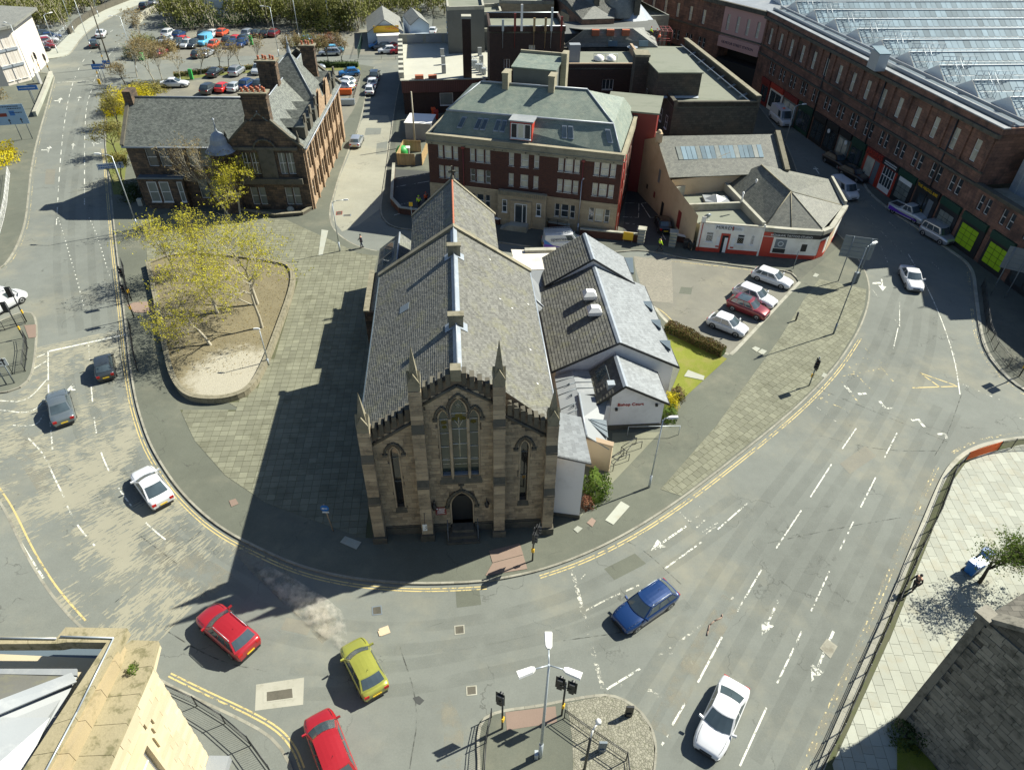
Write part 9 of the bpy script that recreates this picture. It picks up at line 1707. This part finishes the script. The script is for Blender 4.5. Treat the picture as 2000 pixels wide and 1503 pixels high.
car('wagon','white','white hatchback parked alone at the top bay by the shop',fr=((1478,541),(1535,561)),z=.01,scale=.95); car('wagon','white','white estate parked next to the red crossover',fr=((1440,573),(1506,600)),z=.01); car('suv','maroon','dark red crossover with glass roof parked in the church lot',fr=((1427,597),(1492,622)),z=.01,roofglass=True,scale=.96); car('hatch','white','white small hatchback parked nearest the lawn hedge',fr=((1389,631),(1450,655)),z=.01)
k_ = car('kangoo','silver','silver boxy van car parked on the station street',fr=((1806,455),(1848,478)),z=.01,rails=True); pk_ = car('pickup','pale','white pickup with purple flank stripe parked at the station kerb',fr=((1746,412),(1796,436)),z=.01,cat='pickup',name='pickup_truck'); M['purple'] = plain('purple_stripe',(.12,.04,.38),.35)
for sg in (1,-1): m = MB(); m.face([(.3,sg*.945,.45),(4.6,sg*.945,.45),(4.3,sg*.945,.62),(2.2,sg*.945,.70),(.3,sg*.945,.98)][::sg]); m.build('flank_stripe',M['purple'],pk_)
vn = car('van','white','white crew van moving along the shaded station street',fr=((1628,368),(1662,392)),z=.01,cat='van',name='van'); car('suv','black','black crossover parked behind the dark saloon',fr=((1618,315),(1645,330)),z=.01); car('wagon','black','long black estate parked at the station kerb',fr=((1645,337),(1686,358)),z=.01)
v2 = car('bigvan','white','high roofed white van with orange beacon on the station street',fr=((1510,228),(1535,250)),z=.01,cat='van',name='van'); m = MB(); m.box(3.2,-.3,2.42,3.5,.1,2.56); m.build('beacon',M['hio'],v2)
ov = car('van','white','white telecoms van with ladders on its roof rack behind the church',fr=((1072,482),(1125,480)),z=.01,cat='van',name='van')
txt('lettering','openreach',M['navy'],ov,.5,(2.0,-.985,1.45),(90,0,0),.004,w=2.3); m = MB(); m.face([(.05,-.985,.5),(1.4,-.985,.5),(.05,-.985,1.5)]); m.build('livery_wedge',M['midblue'] if 'midblue' in M else M['signb'],ov); m = MB(); m.face([(.05,-.987,.45),(2.2,-.987,.45),(.05,-.987,.95)]); m.build('livery_wedge',M['purple'],ov)
for y in (-.6,-.1,.4): m = MB(); [m.tube((.2,y+j*.35,2.12),(3.3,y+j*.35,2.12),.03,.03,4) for j in (0,1)]; [m.tube((.3+k*.3,y,2.12),(.3+k*.3,y+.35,2.12),.02,.02,4) for k in range(10)]; m.build('ladder',M['galv'],ov)
wv = car('van','white','white van with roof rack entering at the left edge',fr=((-30,622),(42,583)),z=.01,cat='van',name='van'); m = MB(); [m.tube((.6+k*.8,-.8,2.05),(.6+k*.8,.8,2.05),.04,.04,4) for k in range(4)]; [m.tube((.4,y,2.12),(3.2,y,2.12),.05,.05,4) for y in (-.6,0,.5)]; m.build('roof_rack',M['signw'],wv)
car('hatch','black','black car parked against the tan wall in the alley',fr=((1300,462),(1288,428)),z=.13)
car('wagon','silver','silver hatchback driving up the side street',fr=((693,291),(702,272)),z=.01,scale=.92); car('mini','white','white small car parked nearest on the side street',fr=((721,190),(727,176)),z=.01); car('hatch','white','white car parked second on the side street',fr=((726,175),(731,161)),z=.01); car('suv','darkgrey','dark car parked third on the side street',fr=((731,160),(734,148)),z=.01)
car('hatch','midblue','bright blue hatchback parked in the school car park by the hedge',fr=((697,147),(668,149)),z=.14); car('hatch','white','white car nose in by the blue one',fr=((690,168),(662,163)),z=.14); car('wagon','pale','white estate parked next to the orange barriers',fr=((685,176),(658,171)),z=.14)
car('saloon','white','white luxury saloon crossing the school car park',fr=((321,170),(364,169)),z=.14,scale=1.05)
PK = [(422,147,83,'saloon','black','black saloon by the verge'),(464,145,84,'suv','silver','silver crossover on the verge row'),(507,142,-95,'suv','pale','pale large crossover facing the school'),(411,180,80,'suv','darkgrey','dark crossover at the left of the school row'),(438,177,80,'hatch','brightred','red hatchback in the school row'),(461,176,80,'hatch','pale','white hatchback in the school row'),(485,171,80,'suv','blue','navy crossover in the school row'),(510,170,80,'hatch','darkgrey','dark hatchback at the right of the school row'),(616,137,20,'hatch','silver','silver car half behind the school roof'),
    (332,71,85,'suv','white','white crossover in the far row by the wood'),(351,73,85,'hatch','blue','blue hatchback second in the far row'),(400,72,85,'hatch','darkgrey','dark hatchback hidden by twigs'),(418,71,85,'hatch','white','white hatchback far row centre'),(436,69,85,'hatch','orangered','orange car behind the bare shrub'),(325,84,-95,'hatch','pale','white car at the left end of the middle row'),(329,93,-95,'wagon','silver','silver car below the white one'),(348,90,-95,'hatch','darkgrey','grey hatchback in the middle row'),(360,84,85,'mini','brightred','small red car in the middle row'),(366,92,-95,'hatch','pale','white hatchback in the middle row'),(380,92,-95,'hatch','darkgrey','dark car next to the blue van'),(418,93,-95,'mini','orangered','orange small car beside the blue van'),(406,109,80,'hatch','silver','silver hatchback alone in the lane'),(390,111,80,'hatch','darkgrey','dark car in the near lane'),(447,84,85,'hatch','darkgrey','dark grey car in the right block'),(463,82,85,'hatch','brightred','bright red hatchback in the right block'),(480,82,85,'suv','darkgrey','dark crossover right of the red car'),(454,92,-95,'hatch','blue','navy car in the right block front'),(473,90,-95,'hatch','blue','blue car at the right block end'),(486,71,85,'suv','silver','silver crossover in the back row right'),(503,70,85,'hatch','darkgrey','dark hatchback in the back row right'),(521,71,85,'hatch','black','black hatchback in the back row right'),(537,70,85,'hatch','maroon','maroon car at the end of the back row'),(645,108,-170,'wagon','silver','silver estate turning by the bare trees'),(654,102,10,'hatch','skyblue','light blue car behind the silver estate'),(315,108,85,'hatch','maroon','dark car behind the roadside shrubs'),(603,83,60,'hatch','midblue','blue car half hidden by the shrubs')]
for u,v,az,ty,c_,lb in PK: z = .14 if v > 120 else .015; q = G(u,v,z); car(ty,c_,lb+', beyond the school',p=q,yaw=az,z=z,group='cars parked beyond the school',lo=True)
q = G(401,86,.02); car('van','skyblue','sky blue van in the middle row of the far car park',p=q,yaw=-95,z=.015,cat='van',name='van',lo=True)
for i,(u,v,az,ty,c_,lb) in enumerate(((735,82,-80,'van','silver','silver van'),(738,94,200,'hatch','midblue','light blue hatchback'),(748,97,200,'hatch','darkgrey','dark saloon'),(757,104,195,'hatch','white','white hatchback nearest the rail'),(767,95,200,'hatch','brightred','bright red car'),(779,104,200,'hatch','red','deep red hatchback at the right'),(774,86,200,'hatch','darkgrey','dark green car at the back'),(785,92,200,'hatch','black','black car against the store'),(846,66,90,'hatch','white','white van like car'))): q = G(u,v,.02); car(ty,c_,lb+(' on the car sales forecourt' if i < 8 else ' parked right of the white shed'),p=q,yaw=az,z=.02,lo=True,group='cars by the sales sheds')
DL = [(20,78,'green'),(30,72,'pale'),(44,74,'silver'),(50,82,'white'),(62,80,'black'),(75,78,'black'),(90,74,'darkgrey'),(102,77,'blue'),(28,90,'silver'),(44,94,'midblue'),(54,90,'pale'),(66,94,'darkgrey'),(82,90,'red'),(96,84,'white'),(90,96,'maroon'),(38,103,'red'),(52,108,'darkgrey'),(80,102,'black'),(62,104,'blue')]
for i,(u,v,c_) in enumerate(DL): q = G(u,v,.02); cc = {'green': 'darkgrey'}.get(c_,c_); car('hatch' if i % 3 else 'suv',cc,'%s car %s in the upper left dealership' % ({'pale': 'off white','midblue': 'light blue','darkgrey': 'charcoal'}.get(cc,cc),['tucked behind the office roof','against the mesh fence','third along the fence','bright in the middle','left of two black ones','right of two black ones','near the fence corner','at the fence corner','beside the office','in front of the pale one','in the second row middle','low in the second row','near the verge','last by the verge fence','under the white one','nearest the office wall','nearest the side road','at the front of the verge row','front row middle'][i]),p=q,yaw=rnd.choice((35,40,215)),z=.02,lo=True,group='cars in the dealership yard')
for a,b_,ty,c_,lb in (((196,77),(203,66),'saloon','white','white saloon going up the upper left road'),((184,97),(188,86),'hatch','darkgrey','dark hatchback behind the white saloon on the upper road'),((278,20),(288,13),'hatch','darkgrey','dark car on the viaduct bend'),((296,13),(308,6),'hatch','silver','silver car on the viaduct bend'),((313,6),(325,1),'hatch','black','black car at the top of the viaduct')): car(ty,c_,lb,fr=(a,b_),z=.01,lo=True)
# people
person('person in yellow high visibility jacket striding across the alley mouth',G(1287,490,.13),5,'hiv',stride=.34); person('person in a dark blue coat walking on the plaza by the yellow kerb line',G(707,484,.13),200,'navy','navy',stride=.16,long=True); person('person in yellow high visibility jacket standing in the yard behind the church',G(819,407,.14),90,'hiv',stride=.05,hat='hiv',long=True); person('person in orange jacket and red helmet beside the yellow jacketed one',G(833,400,.14),120,'hio',stride=.05,hat='redp',long=True)
person('person in black leaning at the railings above the grey pavement',G(1781,1152,.13),200,'cloth',stride=.12); person('person in dark clothes standing outside the red shopfront',G(1738,382,.13),240,'cloth',stride=.12); person('person in dark clothes by the pub door',G(1776,395,.13),60,'cloth',stride=.12)
for i,(u,v) in enumerate(((1270,74),(1281,78),(1286,86))): person(['scaffolder in yellow vest left on the far roof','scaffolder in red helmet in the middle of the far roof','scaffolder in orange at the right of the far roof'][i],G(u,v,10.2),60*i,['hiv','cloth','hio'][i],stride=.1,hat='redp')
# sandy dust hanging behind the yellow car: a small volume
dc = MB(); 
def blob(c,r,sq):
    b = bpy.data.meshes.new('b'); m = MB(); n = 12
    for j in range(7):
        for i in range(n): pass
    return
def dust():
    me = bpy.data.meshes.new('dust_cloud'); vs,fs = [],[]; P = [(672,1268),(664,1248),(652,1228),(636,1206),(612,1184),(584,1162),(550,1140),(515,1112)]; rad = [.2,.5,.85,1.05,1.05,.95,.8,.5]; n = 14; rg = random.Random(4)
    for (u,v),r in zip(P,rad):
        c = G(u,v,.1); d = Vector((.55,-.83)); nn = Vector((d.y,-d.x))
        for i in range(n): a = math.pi*i/(n-1); w_ = r*(1+.12*rg.uniform(-1,1)); vs.append((c[0]-nn.x*math.cos(a)*w_,c[1]-nn.y*math.cos(a)*w_,.06+max(0,math.sin(a))*w_*.5))
    k = len(P)
    for j in range(k-1):
        for i in range(n-1): fs.append((j*n+i,j*n+i+1,(j+1)*n+i+1,(j+1)*n+i))
        fs.append((j*n+n-1,j*n,(j+1)*n,(j+1)*n+n-1))
    fs.append(tuple(range(n))[::-1]); fs.append(tuple((k-1)*n+i for i in range(n))); me.from_pydata(vs,[],fs); t = NT('dust'); t.t.nodes.remove(t.b); pv = t.n('ShaderNodeVolumePrincipled'); pv.inputs['Color'].default_value = (1.,.95,.86,1); pv.inputs['Anisotropy'].default_value = .1
    nz = t.noise(1.5,6,src='obj',rough=.7); dn = t.math('MULTIPLY',t.ramp(nz,.40,.72),2.6); t.l(dn,pv.inputs['Density']); t.l(pv.outputs[0],t.out.inputs['Volume']); me.materials.append(t.m); o = link('dust_cloud',me); props(o,'pale sandy dust cloud hanging over the road behind the yellow hatchback','dust',None,'stuff')
    import bmesh; bm = bmesh.new(); bm.from_mesh(me); bmesh.ops.recalc_face_normals(bm,faces=bm.faces); bm.to_mesh(me); bm.free()
dust()
